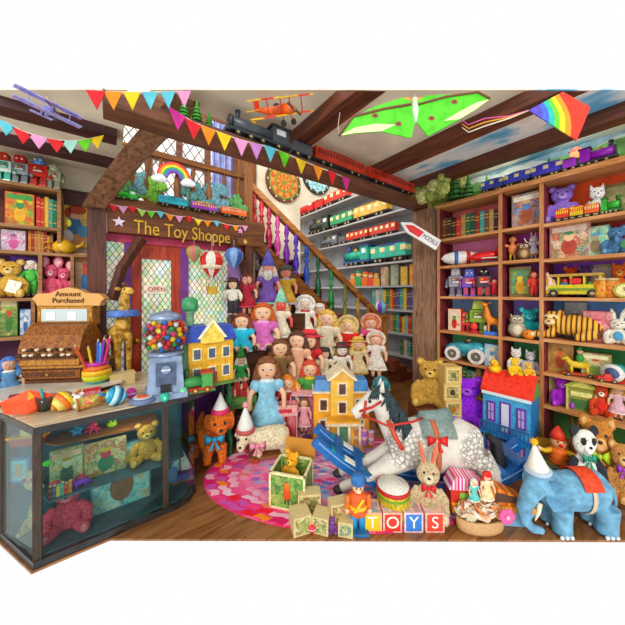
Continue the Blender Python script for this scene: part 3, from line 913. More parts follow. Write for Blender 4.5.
for ci, zs in enumerate((RZ + [.42, .12], RZ + [.42, .12], C3 + [.12])):
    for i in range(len(zs) - 1):
        MB().b2((BK - .012, YD[ci + 1] - .8, zs[i + 1]), (BK - .002, YD[ci] - .8, zs[i] - .02), mat(PAN[ci][min(i, len(PAN[ci]) - 1)], .75, scale=5, lift=1.45)).build('back_panel', bk)
        MB().b2((FR + .012, YD[ci] - .8 - .0175, zs[i + 1]), (BK - .012, YD[ci] - .8 - .0142, zs[i] - .03), INN).build('side_lining', bk)

# ---- dark shelves behind the cash register
LY = 3.17
lk = thing('toy_shelves', 'wooden toy shelves behind the brass cash register', 'shelves', (-.5, LY, 0))
LW = wood('#7a5030', '#b58a5c', 3, 'X'); LZ = [2.335, 2.0, 1.79, 1.41, 1.10]
def lx(px): return xat(px, LY) + .5
for z, e in zip(LZ, (59, 59, 98, 98, 98)): MB().b2((lx(-60), 0, z - .025), (lx(e), .2, z), LW).build('shelf', lk)
for px, za, zb in ((59, 1.79, 2.335), (40, 1.41, 1.79), (72, 1.41, 1.79), (33, 1.10, 1.41), (96, .75, 1.79)): MB().b2((lx(px) - .012, .002, za), (lx(px) + .012, .2, zb), LW).build('upright', lk)
MB().b2((lx(-60), .2, 0), (lx(98), .215, 1.79), mat('#4a1c3c', .8, scale=4)).b2((lx(-60), .2, 1.79), (lx(59), .215, 2.335), mat('#5a3020', .8)).build('back_panel', lk)
MB().b2((lx(4), .18, 1.42), (lx(38), .198, 1.76), '#6a34a8').b2((lx(43), .18, 1.42), (lx(70), .198, 1.76), '#b03038').build('back_panel', lk)

# ---- glass display counter
TOPZ = .75
poly = [(-.324, 2.026), (.37, 2.026), (.52, 2.06), (.64, 2.15), (.78, 2.36), (.93, 2.62), (1.0, 2.9), (-.86, 2.9), (-.521, 2.397)]
ctr = thing('glass_display_counter', 'glass-fronted shop counter with dark frame and a rounded end beside the rug', 'counter', (0, 2.4, 0))
def sh(pl, k=0.0, dy=-2.4): return [(x, y + dy) for x, y in pl]
def inset(pl, d):
    cx_, cy_ = .1, 2.5
    return [(x + (cx_ - x) * d, y + (cy_ - y) * d) for x, y in pl]
DK = mat('#23201f', .35); MARB = mat('#d9d2c4', .25, scale=4)
MB().slab(sh(poly), TOPZ - .045, TOPZ - .008, DK).slab(sh(inset(poly, .012)), TOPZ - .008, TOPZ, wood('#a58a68', '#efe2c8', 2, 'X', .3)).build('worktop', ctr)
low = [(-.324, 2.026), (.37, 2.026), (.45, 2.055), (.505, 2.13), (.56, 2.35), (.59, 2.6), (.59, 2.9), (-.86, 2.9), (-.521, 2.397)]
MB().slab(sh(low), 0, .04, DK).build('base', ctr)
MB().slab(sh(inset(low, .05)), .04, .05, mat('#3f5560', .5)).build('base_shelf', ctr)
MB().tube([(.88, .28, 0), (.88, .28, TOPZ - .045)], .03, DK).build('support_leg', ctr)
pz = [poly[0], poly[1], poly[8], (.56, 2.085)]
for (x, y) in ((-.31, 2.045), (.295, 2.045), (-.5, 2.39), (.575, 2.61)): MB().b2((x - .018, y - 2.4 - .014, .04), (x + .018, y - 2.4 + .014, TOPZ - .04), wood('#1e1814', '#4a3828', 4, 'Z')).build('frame_post', ctr)
GL = glass()
q1 = MB().b2((-.295, 2.03 - 2.4, .045), (.28, 2.036 - 2.4, TOPZ - .046), GL).build('front_pane', ctr)
A = Vector((-.324, 2.026)); B = Vector((-.521, 2.397))
MB().slab([(A.x, A.y - 2.4 + .03), (A.x + .006, A.y - 2.4 + .033), (B.x + .006, B.y - 2.4), (B.x, B.y - 2.4)], .045, TOPZ - .046, GL).build('side_pane', ctr)
cp = [(.31, 2.03), (.37, 2.03), (.448, 2.06), (.50, 2.135), (.555, 2.352), (.575, 2.6)]
MB().slab(sh(cp) + [(x - .006, y + .004 - 2.4) for x, y in reversed(cp)], .045, TOPZ - .046, GL).build('curved_pane', ctr)
SHG = mat('#3d5a66', .3)
s1 = inset(poly, .06)
MB().slab([(-.27, -.33), (.34, -.33), (.42, -.30), (.45, -.02), (-.4, -.02)], .30, .312, SHG).build('shelf', ctr)
MB().slab([(-.25, -.20), (.2, -.24), (.27, -.20), (.27, -.02), (-.4, -.02)], .545, .555, wood('#6a3a24', '#a8683c', 4, 'X')).build('shelf', ctr)
MB().b2((-.45, .0, .05), (.46, .015, TOPZ - .05), mat('#2f6478', .6, scale=4)).build('back_panel', ctr)
# raised board under the register
rs = MB().slab([(-.86, 2.88), (-.62, 2.52), (-.25, 2.38), (.06, 2.52), (.06, 2.88)], TOPZ, TOPZ + .03, mat('#4a1620', .5)).slab([(-.88, 2.89), (-.63, 2.505), (-.25, 2.36), (.075, 2.505), (.075, 2.89)], TOPZ + .03, TOPZ + .045, MARB)
tag(rs.build('raised_counter_board'), 'raised marble-topped board carrying the brass cash register on the counter', 'counter board')
# ================================================================ ON THE COUNTER AND THE LEFT-HAND SHELVES
CT = ('Z', TOPZ); RT = ('Z', TOPZ + .045)
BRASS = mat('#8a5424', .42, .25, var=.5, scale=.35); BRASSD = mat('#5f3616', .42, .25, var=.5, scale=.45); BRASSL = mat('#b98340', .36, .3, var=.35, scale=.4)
p, d = at(67, RT, 376)
reg = thing('cash_register', 'ornate old brass cash register with an AMOUNT PURCHASED sign on the counter', 'cash register', p, face(p) - .62, d / F * .86)
# pixel-sized units from here on
MB().box((0, 0, 8), (76, 46, 16), BRASSD).box((0, 0, 1.5), (82, 52, 3), BRASSD).box((0, 0, 17), (80, 50, 3), BRASSL).build('base', reg)
dr = MB().box((0, -24, 9), (62, 3, 9), BRASS).box((0, -25, 9), (52, 2, 5), BRASSD).build('drawer', reg)
MB().ell((0, -27, 9), 1.6, BRASSL, n=8, k=5).build('drawer_pull', dr)
MB().prism([(-26, 18), (20, 18), (20, 34), (2, 60), (-4, 62), (-12, 60), (-20, 50), (-25, 36)], -30, 30, BRASS, T=TR((0, 0, 0), (0, 0, PI / 2)).inverted() @ TR((0, 0, 0), (0, 0, 0), (-1, 1, 1)) if False else TR((0, 0, 0), (0, 0, PI / 2))).build('casing', reg)
MB().box((0, -23, 23), (62, 8, 7), BRASSL).box((0, -26, 27), (58, 8, 2), BRASSD).build('key_bank', reg)
kb = reg
for i in range(9):
    MB().tube([(-24 + 6 * i, -28, 28), (-24 + 6 * i, -31, 31)], [.8, .8], BRASSL, n=6).tube([(-24 + 6 * i, -31, 30.5), (-24 + 6 * i, -31.6, 32)], 2.0, '#e8dfc8' if i % 3 else '#3a2a1c', n=8).build('key', kb)
for i in range(8):
    MB().tube([(-21 + 6 * i, -25, 34), (-21 + 6 * i, -28, 36)], [.8, .8], BRASSL, n=6).tube([(-21 + 6 * i, -28, 35.5), (-21 + 6 * i, -28.8, 37)], 1.9, '#2e2018' if i % 2 else '#e2d4b4', n=8).build('key', kb)
MB().box((0, 4, 70), (58, 14, 22), BRASSL).box((0, -3.4, 60), (58, 2, 5), BRASSD).build('display_housing', reg)
MB().box((0, -3.2, 71), (48, 1.4, 14), mat('#c9d6d8', .15)).box((-14, -4.1, 70), (9, .6, 9), '#f4f4ec').box((8, -4.1, 70), (9, .6, 9), '#f4f4ec').build('glass_window', reg)
PS = TR((3, 0, 16), (0, 0, 0), (.92, 1, .82))
pl = MB(PS).prism([(-38, 86), (-36, 80), (36, 80), (38, 86), (42, 90), (36, 97), (20, 98), (12, 103), (0, 106), (-12, 103), (-20, 98), (-36, 97), (-42, 90)], -2, 8, mat('#d9a86c', .4, .1, var=.25)).build('name_plate', reg)
words('Amount', 8.2, pl, (3, -2.6, 95), '#5a2f14', depth=.3); words('Purchased', 8.2, pl, (3, -2.6, 87.6), '#5a2f14', depth=.3)
for s in (-1, 1): MB().box((s * 27, 2, 80), (4, 8, 4), BRASSL).tube([(s * 27, -2, 60), (s * 27, -2, 80)], 1.8, BRASSL).build('column', reg)
MB().tube([(40, 6, 20), (46, -2, 34), (46, -6, 44)], [1.6, 1.4, 1.4], BRASSL).ell((46, -6, 46), 3, '#3a2418', n=8, k=6).build('crank', reg)

pot = put('pencil_pot', 'rounded rainbow-striped pot holding coloured pencils by the cash register', 'pot', 97, RT, 20, 382)
PF = [(.35, 0), (.55, .15), (.62, .4), (.58, .65), (.45, .85), (.5, 1.0)]
q = MB()
for i, cc in enumerate(('#5ab0a0', '#c8d24a', '#f0c030', '#ee7a2a', '#b43a9a')): q.lathe([PF[i], PF[i + 1]], mat(cc, .3), n=18)
q.build('bowl', pot)
for i, (dx, tip, cc) in enumerate(((-.85, 1.95, '#c8503a'), (-.35, 1.8, '#e8c43a'), (.05, 2.1, '#3a6ad0'), (.3, 2.2, '#7a3ab0'), (.55, 2.25, '#d83a8a'), (.15, 1.9, '#5ab8d8'))):
    a = put('pencil', ['tall red pencil leaning far out of the rainbow pot towards the register', 'yellow pencil in the rainbow pot', 'blue pencil upright in the rainbow pot', 'purple pencil in the rainbow pot', 'pink pencil at the giraffe side of the rainbow pot', 'pale blue pencil at the front of the rainbow pot'][i], 'pencil', 97, ('Z', TOPZ + .06), 20, 381, group='pencils in the rainbow pot')
    b0 = Vector((dx * .22, .06 * (i % 2), .05)); b1 = Vector((dx, .1 * (i % 3) - .1, tip)); dr_ = (b1 - b0)
    MB().tube([b0, b0 + dr_ * .93], .055, cc, n=6, smooth=False).build('barrel', a)
    MB().tube([b0 + dr_ * .93, b0 + dr_ * .98, b1], [.055, .022, .004], '#e8c89a', n=6).build('tip', a)

# giraffe
gf = put('toy_giraffe', 'tall spotted toy giraffe wearing a blue ruff behind the pencil pot', 'giraffe', 117, CT, 90, 373, turn=.5)
GIR = art(['#8a5a26', '#d9a44a', '#e8bc62', '#f0cc7c', '#9a6a2e', '#7a4c20'], 16, 2.0, .8)
b = MB()
b.tube([(0, .14, .40), (0, 0, .43), (0, -.1, .47)], [.08, .1, .095], GIR, n=12)
b.tube([(0, -.1, .5), (0, -.14, .7), (0, -.15, .88)], [.085, .055, .042], GIR, n=10)
b.ell((0, -.19, .91), (.045, .09, .045), GIR); b.ell((0, -.26, .9), (.03, .04, .03), '#e8c890')
for s in (-1, 1):
    b.tube([(s * .055, -.12, .45), (s * .055, -.12, .2), (s * .055, -.12, 0)], [.045, .03, .026], GIR, n=8); b.tube([(s * .055, .15, .4), (s * .055, .16, .2), (s * .055, .15, 0)], [.05, .03, .026], GIR, n=8)
b.build('body', gf, .012)
for s in (-1, 1):
    MB().tube([(s * .02, -.15, .94), (s * .025, -.14, 1.0)], [.01, .013], '#5a3418', n=6).build('horn', gf)
    MB().ell((s * .06, -.13, .93), (.035, .012, .02), GIR, n=8, k=5).build('ear', gf); MB().ell((s * .04, -.21, .925), .01, '#100c0a', n=7, k=5).build('eye', gf)
g = MB()
g.lathe([(.06, .655), (.15, .63), (.16, .65), (.14, .68), (.15, .70), (.06, .70)], mat('#5f7fc8', .8, var=.4, scale=30), c=(0, -.13, 0), n=16)
g.build('ruff', gf)

# gumball machine
gm = put('gumball_machine', 'glass gumball machine full of bright sweets on a grey metal base', 'gumball machine', 166, CT, 84, 394)
ME = mat('#8fa0bc', .32, .35, scale=10); MED = mat('#55637c', .35, .4)
MB().box((0, 0, .03), (.44, .44, .06), ME).box((0, 0, .25), (.38, .38, .44), ME, tx=.86, ty=.86).lathe([(.17, .46), (.2, .49), (.15, .52)], ME, n=20).build('base', gm)
fp = MB().box((0, -.185, .28), (.2, .02, .26), MED).build('coin_plate', gm)
MB().tube([(0, -.19, .34), (0, -.22, .34)], .045, ME, n=12, smooth=False).box((0, -.235, .34), (.09, .02, .02), '#c8d0dc').build('turning_knob', fp)
MB().box((0, -.2, .12), (.11, .03, .09), '#14161c').box((0, -.215, .075), (.13, .04, .02), ME).build('chute', gm)
MB().lathe([(.14, .51), (.2, .55), (.245, .65), (.245, .75), (.2, .85), (.15, .9)], glass('#f4f8fa', .05), n=24).build('globe', gm)
MB().lathe([(.17, .885), (.18, .91), (.14, .95), (.06, .985), (.03, .99), (.03, 1.01), (.005, 1.015)], ME, n=22).build('lid', gm)
rr = random.Random(3); gcols = ['#e0302c', '#f4d030', '#3a9a4a', '#f0f0e8', '#e8702a', '#2f6ac0', '#d8406a', '#7a2a2a']
cnt = 0; pl_ = []
for tr in range(6000):
    if cnt >= 96: break
    z = rr.uniform(.56, .86); a = rr.uniform(PI * .98, 2.02 * PI); Rm = .205 * math.sqrt(max(.1, 1 - ((z - .7) / .24) ** 2))
    v = Vector((Rm * math.cos(a), Rm * math.sin(a), z))
    if any((v - u).length < .05 for u in pl_): continue
    pl_.append(v); cc = gcols[cnt % 8]; cnt += 1
    o = link('gumball', cached(('gumball', cc), lambda: MB().ell((0, 0, 0), .031, mat(cc, .2, var=.05), n=8, k=6)), gm); o.location = v
MB().ell((0, .02, .7), (.165, .165, .15), art(gcols, 20, 4.0, .3), n=16, k=10).build('sweets', gm)['kind'] = 'stuff'

# yellow toy house at the end of the counter
def shophouse():
    t = put('toy_house', 'yellow toy house with a blue roof and pointed gable at the counter end', 'toy house', 209, CT, 68, 383, turn=.25)
    Y1 = mat('#dba92c', .5); Y2 = mat('#f0d06a', .5); BL = mat('#2c46a8', .45)
    MB().box((0, 0, .33), (.62, .3, .66), Y1).box((0, 0, .02), (.68, .38, .04), '#5a7a3a').build('walls', t)
    MB().prism([(-.36, .64), (.36, .64), (.28, .86), (-.28, .86)], -.18, .18, BL).build('roof', t)
    MB().prism([(-.16, .62), (.16, .62), (.16, .7), (0, .93), (-.16, .7)], -.2, -.05, Y2).prism([(-.2, .69), (0, .96), (.2, .69), (.16, .69), (0, .91), (-.16, .69)], -.22, -.04, '#f4ecc8').build('gable', t)
    for x in (-.2, 0, .2):
        for z in (.2, .47): 
            w = MB().box((x, -.155, z), (.12, .02, .17), '#f4e6b0').build('window_frame', t); MB().box((x, -.167, z), (.085, .01, .13), mat('#4a5468', .2)).build('pane', w)
    MB().box((.0, -.17, .1), (.13, .03, .2), '#8a4a20').build('front_door', t)
    MB().tube([(.0, -.05, .9), (0, -.05, 1.02)], [.03, .004], Y2, n=8).build('finial', t)
shophouse()
te = put('toy_locomotive', 'small green and red toy engine in front of the yellow house on the counter', 'toy train', 197, CT, 20, 392, turn=.1)
MB().box((0, 0, .2), (1.5, .5, .14), '#b03a24').box((0, 0, .07), (1.7, .56, .1), '#3a7a3a').tube([(-.65, 0, .52), (.25, 0, .52)], .26, '#3f8a4a', n=12).build('chassis', te)
MB().box((.45, 0, .6), (.5, .5, .7), '#4f9a50').box((.45, 0, .98), (.6, .6, .08), '#b03a24').build('cab', te)
MB().tube([(-.45, 0, .7), (-.45, 0, 1.15)], [.08, .12], '#2a4a2c', n=9).build('chimney', te)
wheelset(te, (-.5, -.1, .45), .27, .15, '#7a2a1c', '#e0b850')
tw = put('glass_bottle', 'slim pale green glass bottle with a square stopper beside the yellow house', 'bottle', 190, CT, 88, 385)
MB().lathe([(.05, 0), (.13, .02), (.14, .3), (.12, .5), (.045, .62), (.04, .82), (.06, .83), (.05, .85)], mat('#8fc09a', .1, var=.3, scale=8), n=14).build('bottle_body', tw)
MB().lathe([(.07, .84), (.09, .87), (.08, .97), (.03, 1.0)], '#4a9a6a', n=10).build('stopper', tw)

# small toys along the front of the counter
CG = 'small toys along the counter front'
t = put('paper_boat', 'folded orange paper boat at the corner of the counter', 'paper boat', 29, CT, 22, 412, turn=-.3, group=CG)
MB().add([(-.8, 0, .05), (.8, 0, .1), (0, -.3, .0), (0, .3, .0), (-.95, 0, .6), (.95, 0, .62), (0, -.16, .55), (0, .16, .55), (0, 0, .1), (0, 0, 1.0)],
         [(0, 2, 6, 4), (2, 1, 5, 6), (1, 3, 7, 5), (3, 0, 4, 7), (0, 3, 1, 2), (4, 6, 9), (6, 5, 9), (5, 7, 9), (7, 4, 9)], mat('#ee5a26', .6), False).build('hull', t)
MB().add([(0, -.17, .5), (.35, -.1, .5), (0, -.06, .98)], [(0, 1, 2)], '#f8a83c', False).build('fold', t)
t = put('toy_car', 'small maroon toy car by the orange paper boat', 'toy car', 13, CT, 10, 404, group=CG)
MB().box((0, 0, .3), (1.9, .8, .4), '#6a1a24').box((.1, 0, .65), (1.0, .7, .4), '#7a2230', tx=.7).build('car_body', t); wheelset(t, (-.6, .6), .4, .22)
t = put('drinking_glass', 'little glass tumbler holding a teal straw near the paper boat', 'tumbler', 46, CT, 15, 410, group=CG)
MB().lathe([(.38, 0), (.42, .05), (.55, .95), (.5, .95), (.38, .1)], glass('#cfe0e4', .3), n=14).build('tumbler', t); MB().tube([(0, 0, .06), (-.25, 0, 1.45)], .08, '#3a9aa0', n=7).build('straw', t)
def top(name, label, px, py, h, bands, turn=0, tilt=1.1):
    t = put(name, label, 'spinning top', px, CT, h, py, group=CG); t.rotation_euler = (0, 0, turn)
    prof = [(.02, -.55), (.2, -.4), (.42, -.18), (.5, .02), (.44, .22), (.25, .38), (.07, .45), (.06, .68)]
    g = MB(TR((0, 0, .44), (0, tilt, 0)))
    for i in range(7): g.lathe([prof[i], prof[i + 1]], mat(bands[i % len(bands)], .25), n=20)
    g.build('striped_cone', t)
    MB(TR((0, 0, .44), (0, tilt, 0))).ell((0, 0, .7), .08, bands[0], n=8, k=6).build('handle', t)
top('spinning_top', 'yellow and orange striped spinning top lying in the middle of the counter front', 64, 411, 21, ['#c8843a', '#f2d67a', '#e87a3a', '#f4c83c', '#7a6a4a', '#e8a890'], .5)
t = put('toy_mouse', 'tiny white toy mouse beside the striped spinning top', 'toy mouse', 78, CT, 16, 409, group=CG)
MB().ell((0, 0, .35), (.32, .36, .35), mat('#f0ede6', .9)).ell((0, -.2, .72), (.24, .26, .22), mat('#f0ede6', .9)).ell((-.2, -.1, .92), (.12, .05, .12), '#e8d8d4').ell((.2, -.1, .92), (.12, .05, .12), '#e8d8d4').build('body', t)
eyes(t, .1, -.42, .76, .04); MB().tube([(0, .3, .1), (.4, .5, .08), (.7, .3, .1)], .04, '#e0a8a8', n=6).build('tail', t); MB().tube([(-.3, -.2, .45), (.3, -.25, .45)], [.09, .09], '#3a9ac0', n=6).build('scarf', t)
t = put('kaleidoscope', 'flowered yellow kaleidoscope tube lying beside the blue top', 'kaleidoscope', 93, CT, 15, 408, turn=.1, group=CG)
MB(TR((0, 0, .42), (0, -.12, 0))).tube([(-.75, 0, 0), (.75, 0, 0)], .38, art(['#c8b03a', '#d85a4a', '#6a8a3a', '#e8d87a', '#c84a6a'], 5, 9), n=16).build('barrel', t)
for s in (-1, 1): MB(TR((0, 0, .42), (0, -.12, 0))).tube([(s * .75, 0, 0), (s * .85, 0, 0)], .41, '#b8862c', n=16).build('end_cap', t)
t = put('tin_box', 'low pink and red patterned tin behind the kaleidoscope', 'tin', 92, CT, 7, 396, group=CG)
MB().box((0, 0, .45), (1.9, 1.1, .9), art(['#d83a5a', '#f0a0b0', '#e86a7a', '#f4e0d8'], 4, 5)).build('box', t); MB().box((0, 0, .95), (2.0, 1.2, .16), '#c82a48').build('lid', t)
top('spinning_top', 'blue and white striped spinning top lying beside the gumball machine', 116, 405, 20, ['#2f9ac0', '#8fd4e4', '#1f6a9a', '#bfe8f0'], .2, -1.2)
t = put('rubber_ball', 'small bright pink ball behind the blue spinning top', 'ball', 131, CT, 10, 398, group=CG)
MB().ell((0, 0, .5), .5, mat('#d8409a', .3)).build('ball', t); MB().lathe([(.495, .42), (.51, .5), (.495, .58)], '#f4b8dc').build('stripe', t)
t = put('disc_toy', 'flat grey-blue disc with an orange star centre in front of the gumball machine', 'toy disc', 143, CT, 12, 403, group=CG)
MB().lathe([(.7, 0), (.95, .12), (1.0, .35), (.8, .5), (.1, .52)], mat('#66789a', .35)).build('disc', t); MB().lathe([(.5, .5), (.45, .6), (.05, .62)], '#e8682a', n=12).build('centre', t); MB().lathe([(.72, .48), (.7, .55), (.6, .56)], '#c8d0dc').build('ring', t)
for px, py, cc, lb in ((165, 402, '#3ab89a', 'sea-green glass marble just in front of the gumball machine'), (183, 396, '#7ad0a0', 'pale mint glass marble on the rounded counter end')):
    t = put('marble', lb, 'marble', px, CT, 9, py, group='marbles on the counter'); MB().ell((0, 0, .5), .5, mat(cc, .08)).build('glass_ball', t); MB().ell((0, -.08, .52), (.2, .44, .3), mat('#e8f8f0', .1)).build('swirl', t)
t = put('cream_box', 'flat cream wooden box under the toy giraffe', 'box', 122, CT, 12, 384, turn=.1)
MB().box((0, 0, .4), (1.7, .9, .8), wood('#d0b47c', '#f0dcaa', 3)).build('box', t); MB().box((0, 0, .88), (1.8, 1.0, .16), wood('#d0b47c', '#f0dcaa', 3)).build('lid', t)

# inside the counter
IB, IS, IU = ('Y', 2.17, .05), ('Y', 2.17, .312), ('Y', 2.27, .555)
t = put('teddy_bear', 'rosy red teddy bear sitting on the bottom of the glass counter', 'teddy bear', 68, ('Y', 2.16, .05), 55, rz=-.1); t.scale.y *= .6; teddy(t, '#d2485a', '#e07a80')
flat('game_box', 'game box with green and cream pictures and a red title, standing inside the counter', 'game box', 50, 84, IS, 37, ['#cfc89a', '#6a8a5a', '#e0d8b4', '#3a6a5a', '#d8b878'], '#b8a878', .02, band='#d8b08c', fig=('#3f6a50', '#e0d8b8', '#b8923a'))
flat('game_board', 'wide cream picture board with leaves and red flowers inside the counter', 'picture board', 85, 127, IS, 33, ['#d8cfa0', '#8a9a5a', '#c86a4a', '#e0d4a8', '#4a7a5a', '#b84a4a'], '#b8a878', .02, fig=('#3f7a5a', '#c8485a', '#c8a83a'))
flat('picture_box', 'wide light blue box printed with small figures on the counter bottom', 'boxed game', 92, 152, ('Y', 2.2, .05), 62, ['#7fc0c4', '#a8dcd8', '#5a8aa0', '#d8e8d8', '#c89a5a', '#8fd0cc'], '#5a98a0', .03, band='#dfeef0', fig=('#8a5a3a', '#d8b48c', '#3f6a9a'))
t = put('toy_dinosaur', 'bright green toy dinosaur on the top shelf inside the counter', 'toy dinosaur', 57, ('Y', 2.2, .40), 26); t.location.z = .312
b = MB(); gg = mat('#5ac83c', .5); b.tube([(.5, .2, .12), (.25, .1, .35), (0, 0, .55), (-.1, -.05, .8)], [.03, .16, .2, .12], gg); b.ell((-.18, -.15, .92), (.2, .17, .12), gg)
for s in (-1, 1): b.tube([(.05 + s * .1, 0, .45), (.05 + s * .16, -.05, .2), (.05 + s * .16, -.1, 0)], [.12, .09, .07], gg)
b.build('body', t, .03); t.scale *= 1.1; t.scale.y *= .55; eyes(t, .1, -.25, 1.0, .03)
IUS = ('Y', 2.2, .312)
t = put('toy_star', 'blue star-shaped toy beside the green dinosaur in the counter', 'toy star', 77, IU, 10); MB().prism([(.6 * (1 if i % 2 == 0 else .5) * math.sin(i * PI / 5), .5 + .55 * (1 if i % 2 == 0 else .5) * math.cos(i * PI / 5)) for i in range(10)], -.15, .15, '#2f8ac0').build('star_body', t); eyes(t, .1, -.17, .6, .06)
t = put('toy_octopus', 'pink toy octopus on the curved shelf inside the counter', 'toy octopus', 92, IU, 9)
b = MB(); b.ell((0, 0, .7), (.5, .4, .4), '#d83a6a')
for i in range(7): a = i * 2 * PI / 7; b.tube([(.25 * math.cos(a), .25 * math.sin(a), .4), (.6 * math.cos(a), .5 * math.sin(a), .25), (.8 * math.cos(a), .6 * math.sin(a), .05)], [.16, .1, .06], '#d83a6a', n=6)
b.build('body', t); eyes(t, .15, -.38, .8, .07)
t = put('toy_frog', 'little yellow-green toy frog on the curved shelf of the counter', 'toy frog', 112, IU, 8); MB().ell((0, 0, .4), (.55, .4, .4), '#a8c83a').ell((-.25, -.15, .8), .16, '#a8c83a').ell((.25, -.15, .8), .16, '#a8c83a').build('body', t); eyes(t, .25, -.28, .85, .08)
t = put('toy_engine', 'tiny blue and red toy engine with grey wheels above the picture board', 'toy train', 137, IU, 18); t.location.z = .312; t.scale *= .7
MB().box((0, 0, .3), (1.0, .5, .3), '#2f5aa0').box((.2, 0, .6), (.45, .45, .4), '#3a6ac0').tube([(-.25, 0, .4), (-.25, 0, .8)], .1, '#b03a2a').build('engine_body', t); wheelset(t, (-.3, .3), .26, .16)
t = put('teddy_bear', 'small golden teddy bear at the end of the counter shelf', 'teddy bear', 147, IS, 40); t.scale.y *= .6; teddy(t, '#c8964a', '#e0b878')
t = put('toy_lizard', 'little purple toy lizard in front of the game box in the counter', 'toy lizard', 82, ('Y', 2.11, .312), 10); b = MB(); b.tube([(-.9, 0, .35), (-.4, 0, .5), (.3, 0, .45), (.9, 0, .1)], [.22, .3, .26, .04], '#7a2ab0')
for x in (-.4, .3):
    for s in (-1, 1): b.tube([(x, s * .1, .4), (x, s * .3, 0)], [.12, .09], '#7a2ab0', n=6)
b.build('body', t); eyes(t, .08, -.2, .5, .05)
bookrow(48, 72, ('Y', 2.08, .312), .07, ['#8a2a22', '#2f4f8c', '#d9b64a', '#4a9a94', '#c8362c', '#c9762f'], 'in the tiny counter set', 'the corner post', 'tiny books in the counter', deep=.03, seed=9)
# seen through the side pane
def sidept(px, z, k=.06):
    f = (33 - px) / 33
    return Vector((-.324 - .197 * f + k, 2.026 + .371 * f + k * .3 + .03, z))
def sp(name, label, cat, px, z, h, group=None): return thing(name, label, cat, sidept(px, z), -.5, h, group)
t = sp('toy_dog', 'sandy toy puppy with pointed ears at the bottom corner of the counter side', 'toy dog', 14, .05, .15); t.location.x += .02; teddy(t, '#c8a868', '#e8d8b0', ear='cat')
t = sp('toy_owl', 'cream toy owl with two round red eyes behind the counter side pane', 'toy owl', 18, .312, .12)
MB().ell((0, 0, .48), (.4, .34, .48), mat('#e0c49a', .8)).ell((-.3, 0, .9), (.1, .08, .13), '#d0b080').ell((.3, 0, .9), (.1, .08, .13), '#d0b080').build('body', t)
for s in (-1, 1): e_ = MB().ell((s * .17, -.28, .66), (.15, .07, .15), '#f4e8dc').ell((s * .17, -.33, .66), (.11, .05, .11), '#c82838').build('eye', t)
MB().tube([(0, -.33, .56), (0, -.43, .5)], [.06, .01], '#e0a030', n=6).build('beak', t)
t = sp('boxed_robot', 'blue box with a small robot picture behind the counter side pane', 'boxed toy', 5, .312, .15)
MB().box((0, 0, .5), (.8, .3, 1), '#2f86b8').build('box', t); MB().box((0, -.155, .5), (.6, .01, .8), '#8fd0e8').box((0, -.162, .5), (.25, .01, .5), '#d8a878').build('window_card', t)
t = sp('wooden_boat', 'red and orange toy boat high behind the counter side pane', 'toy boat', 12, .555, .05); t.scale = (.09, .05, .07)
MB().prism([(-1, .6), (-.75, 0), (.75, 0), (1.05, .7)], -.5, .5, '#c8442c').prism([(-1.05, .6), (1.1, .7), (1.1, .85), (-1.08, .75)], -.55, .55, '#f0a83c').build('hull', t); MB().box((0, 0, 1.1), (.7, .6, .6), '#e8d88a').build('cabin', t)

# left-hand wall shelves
LP = lambda z: ('Y', LY + .07, z)
for px, a, b_, h, dm, lb, hp in ((4, '#d8e4dc', '#3aa890', '#c84030', False, 'white and teal toy robot with a red head on top of the wall shelves', 30), (21, '#9aa4a8', '#6a7478', '#c8303a', False, 'grey toy robot with a red head on top of the wall shelves', 30),
                              (39.5, '#d8382a', '#b82a20', '#5a8fd0', True, 'red toy robot with a blue dome head on top of the wall shelves', 32), (54, '#b8bca0', '#98a088', '#c4c8b0', True, 'dull silver toy robot at the end of the top wall shelf', 27)):
    robot(put('toy_robot', lb, 'toy robot', px, LP(2.335), hp, group='robots on the wall shelves', rz=-.15), a, b_, h, dm)
flat('boxed_game', 'wide red, yellow and green striped game box on the upper wall shelf', 'game box', 5, 35, LP(2.0), 33, ['#d8442c', '#f0c83c', '#5aa84a', '#e8702a', '#c83a2a'], '#c03a28', .1, band='#4a9a4a', fig=('#f0b83a', '#3a8a4a', '#e8d84a'))
bookrow(36, 57, LP(2.0), .30, ['#c8362c', '#c8362c', '#d9b64a', '#4a9a94', '#2f6b3c'], 'on the upper wall shelf', 'the striped game box', 'books on the upper wall shelf', seed=4)
flat('boxed_puzzle', 'white puzzle box with a pink flower pattern on the wall shelf', 'puzzle box', 1, 26, LP(1.79), 21, ['#e8e0e4', '#d05a9a', '#f0e8ec', '#b84a88', '#a8b8d0'], '#c8c0c4', .1, fig=('#d05a9a', '#e08ab8', '#9a4a8a'))
bookrow(28, 53, LP(1.79), .185, ['#c9762f', '#8a2a22', '#c9762f', '#b08a5a', '#c9762f', '#8a2a22', '#c9762f', '#6a4426'], 'on the wall shelf', 'the pink puzzle box', 'orange books on the wall shelf', seed=5)
t = put('toy_teapot', 'round yellow toy teapot under the red-haired girl poster', 'teapot', 64, LP(1.79), 17)
MB().lathe([(.3, 0), (.5, .2), (.52, .5), (.3, .78), (.1, .85), (.1, .95), (.02, 1)], mat('#e0b02c', .3)).build('pot', t); MB().tube([(.45, 0, .4), (.8, 0, .6), (.9, 0, .85)], [.12, .08, .06], '#e0b02c').build('spout', t); MB().tube([(-.45, 0, .65), (-.85, 0, .6), (-.8, 0, .3), (-.45, 0, .25)], .06, '#c8901c').build('handle', t)
po = thing('poster', 'yellow poster of a red-haired child in blue hung beside the dark post', 'poster', at(76, ('Y', 3.385, None), 248)[0], 0, 3.385 / 1.31 / F)
MB().box((0, 0, 23), (26, 1, 48), '#c8a24a').build('frame', po)
q = MB().box((0, -.7, 23), (24, .6, 45), '#e8c860')
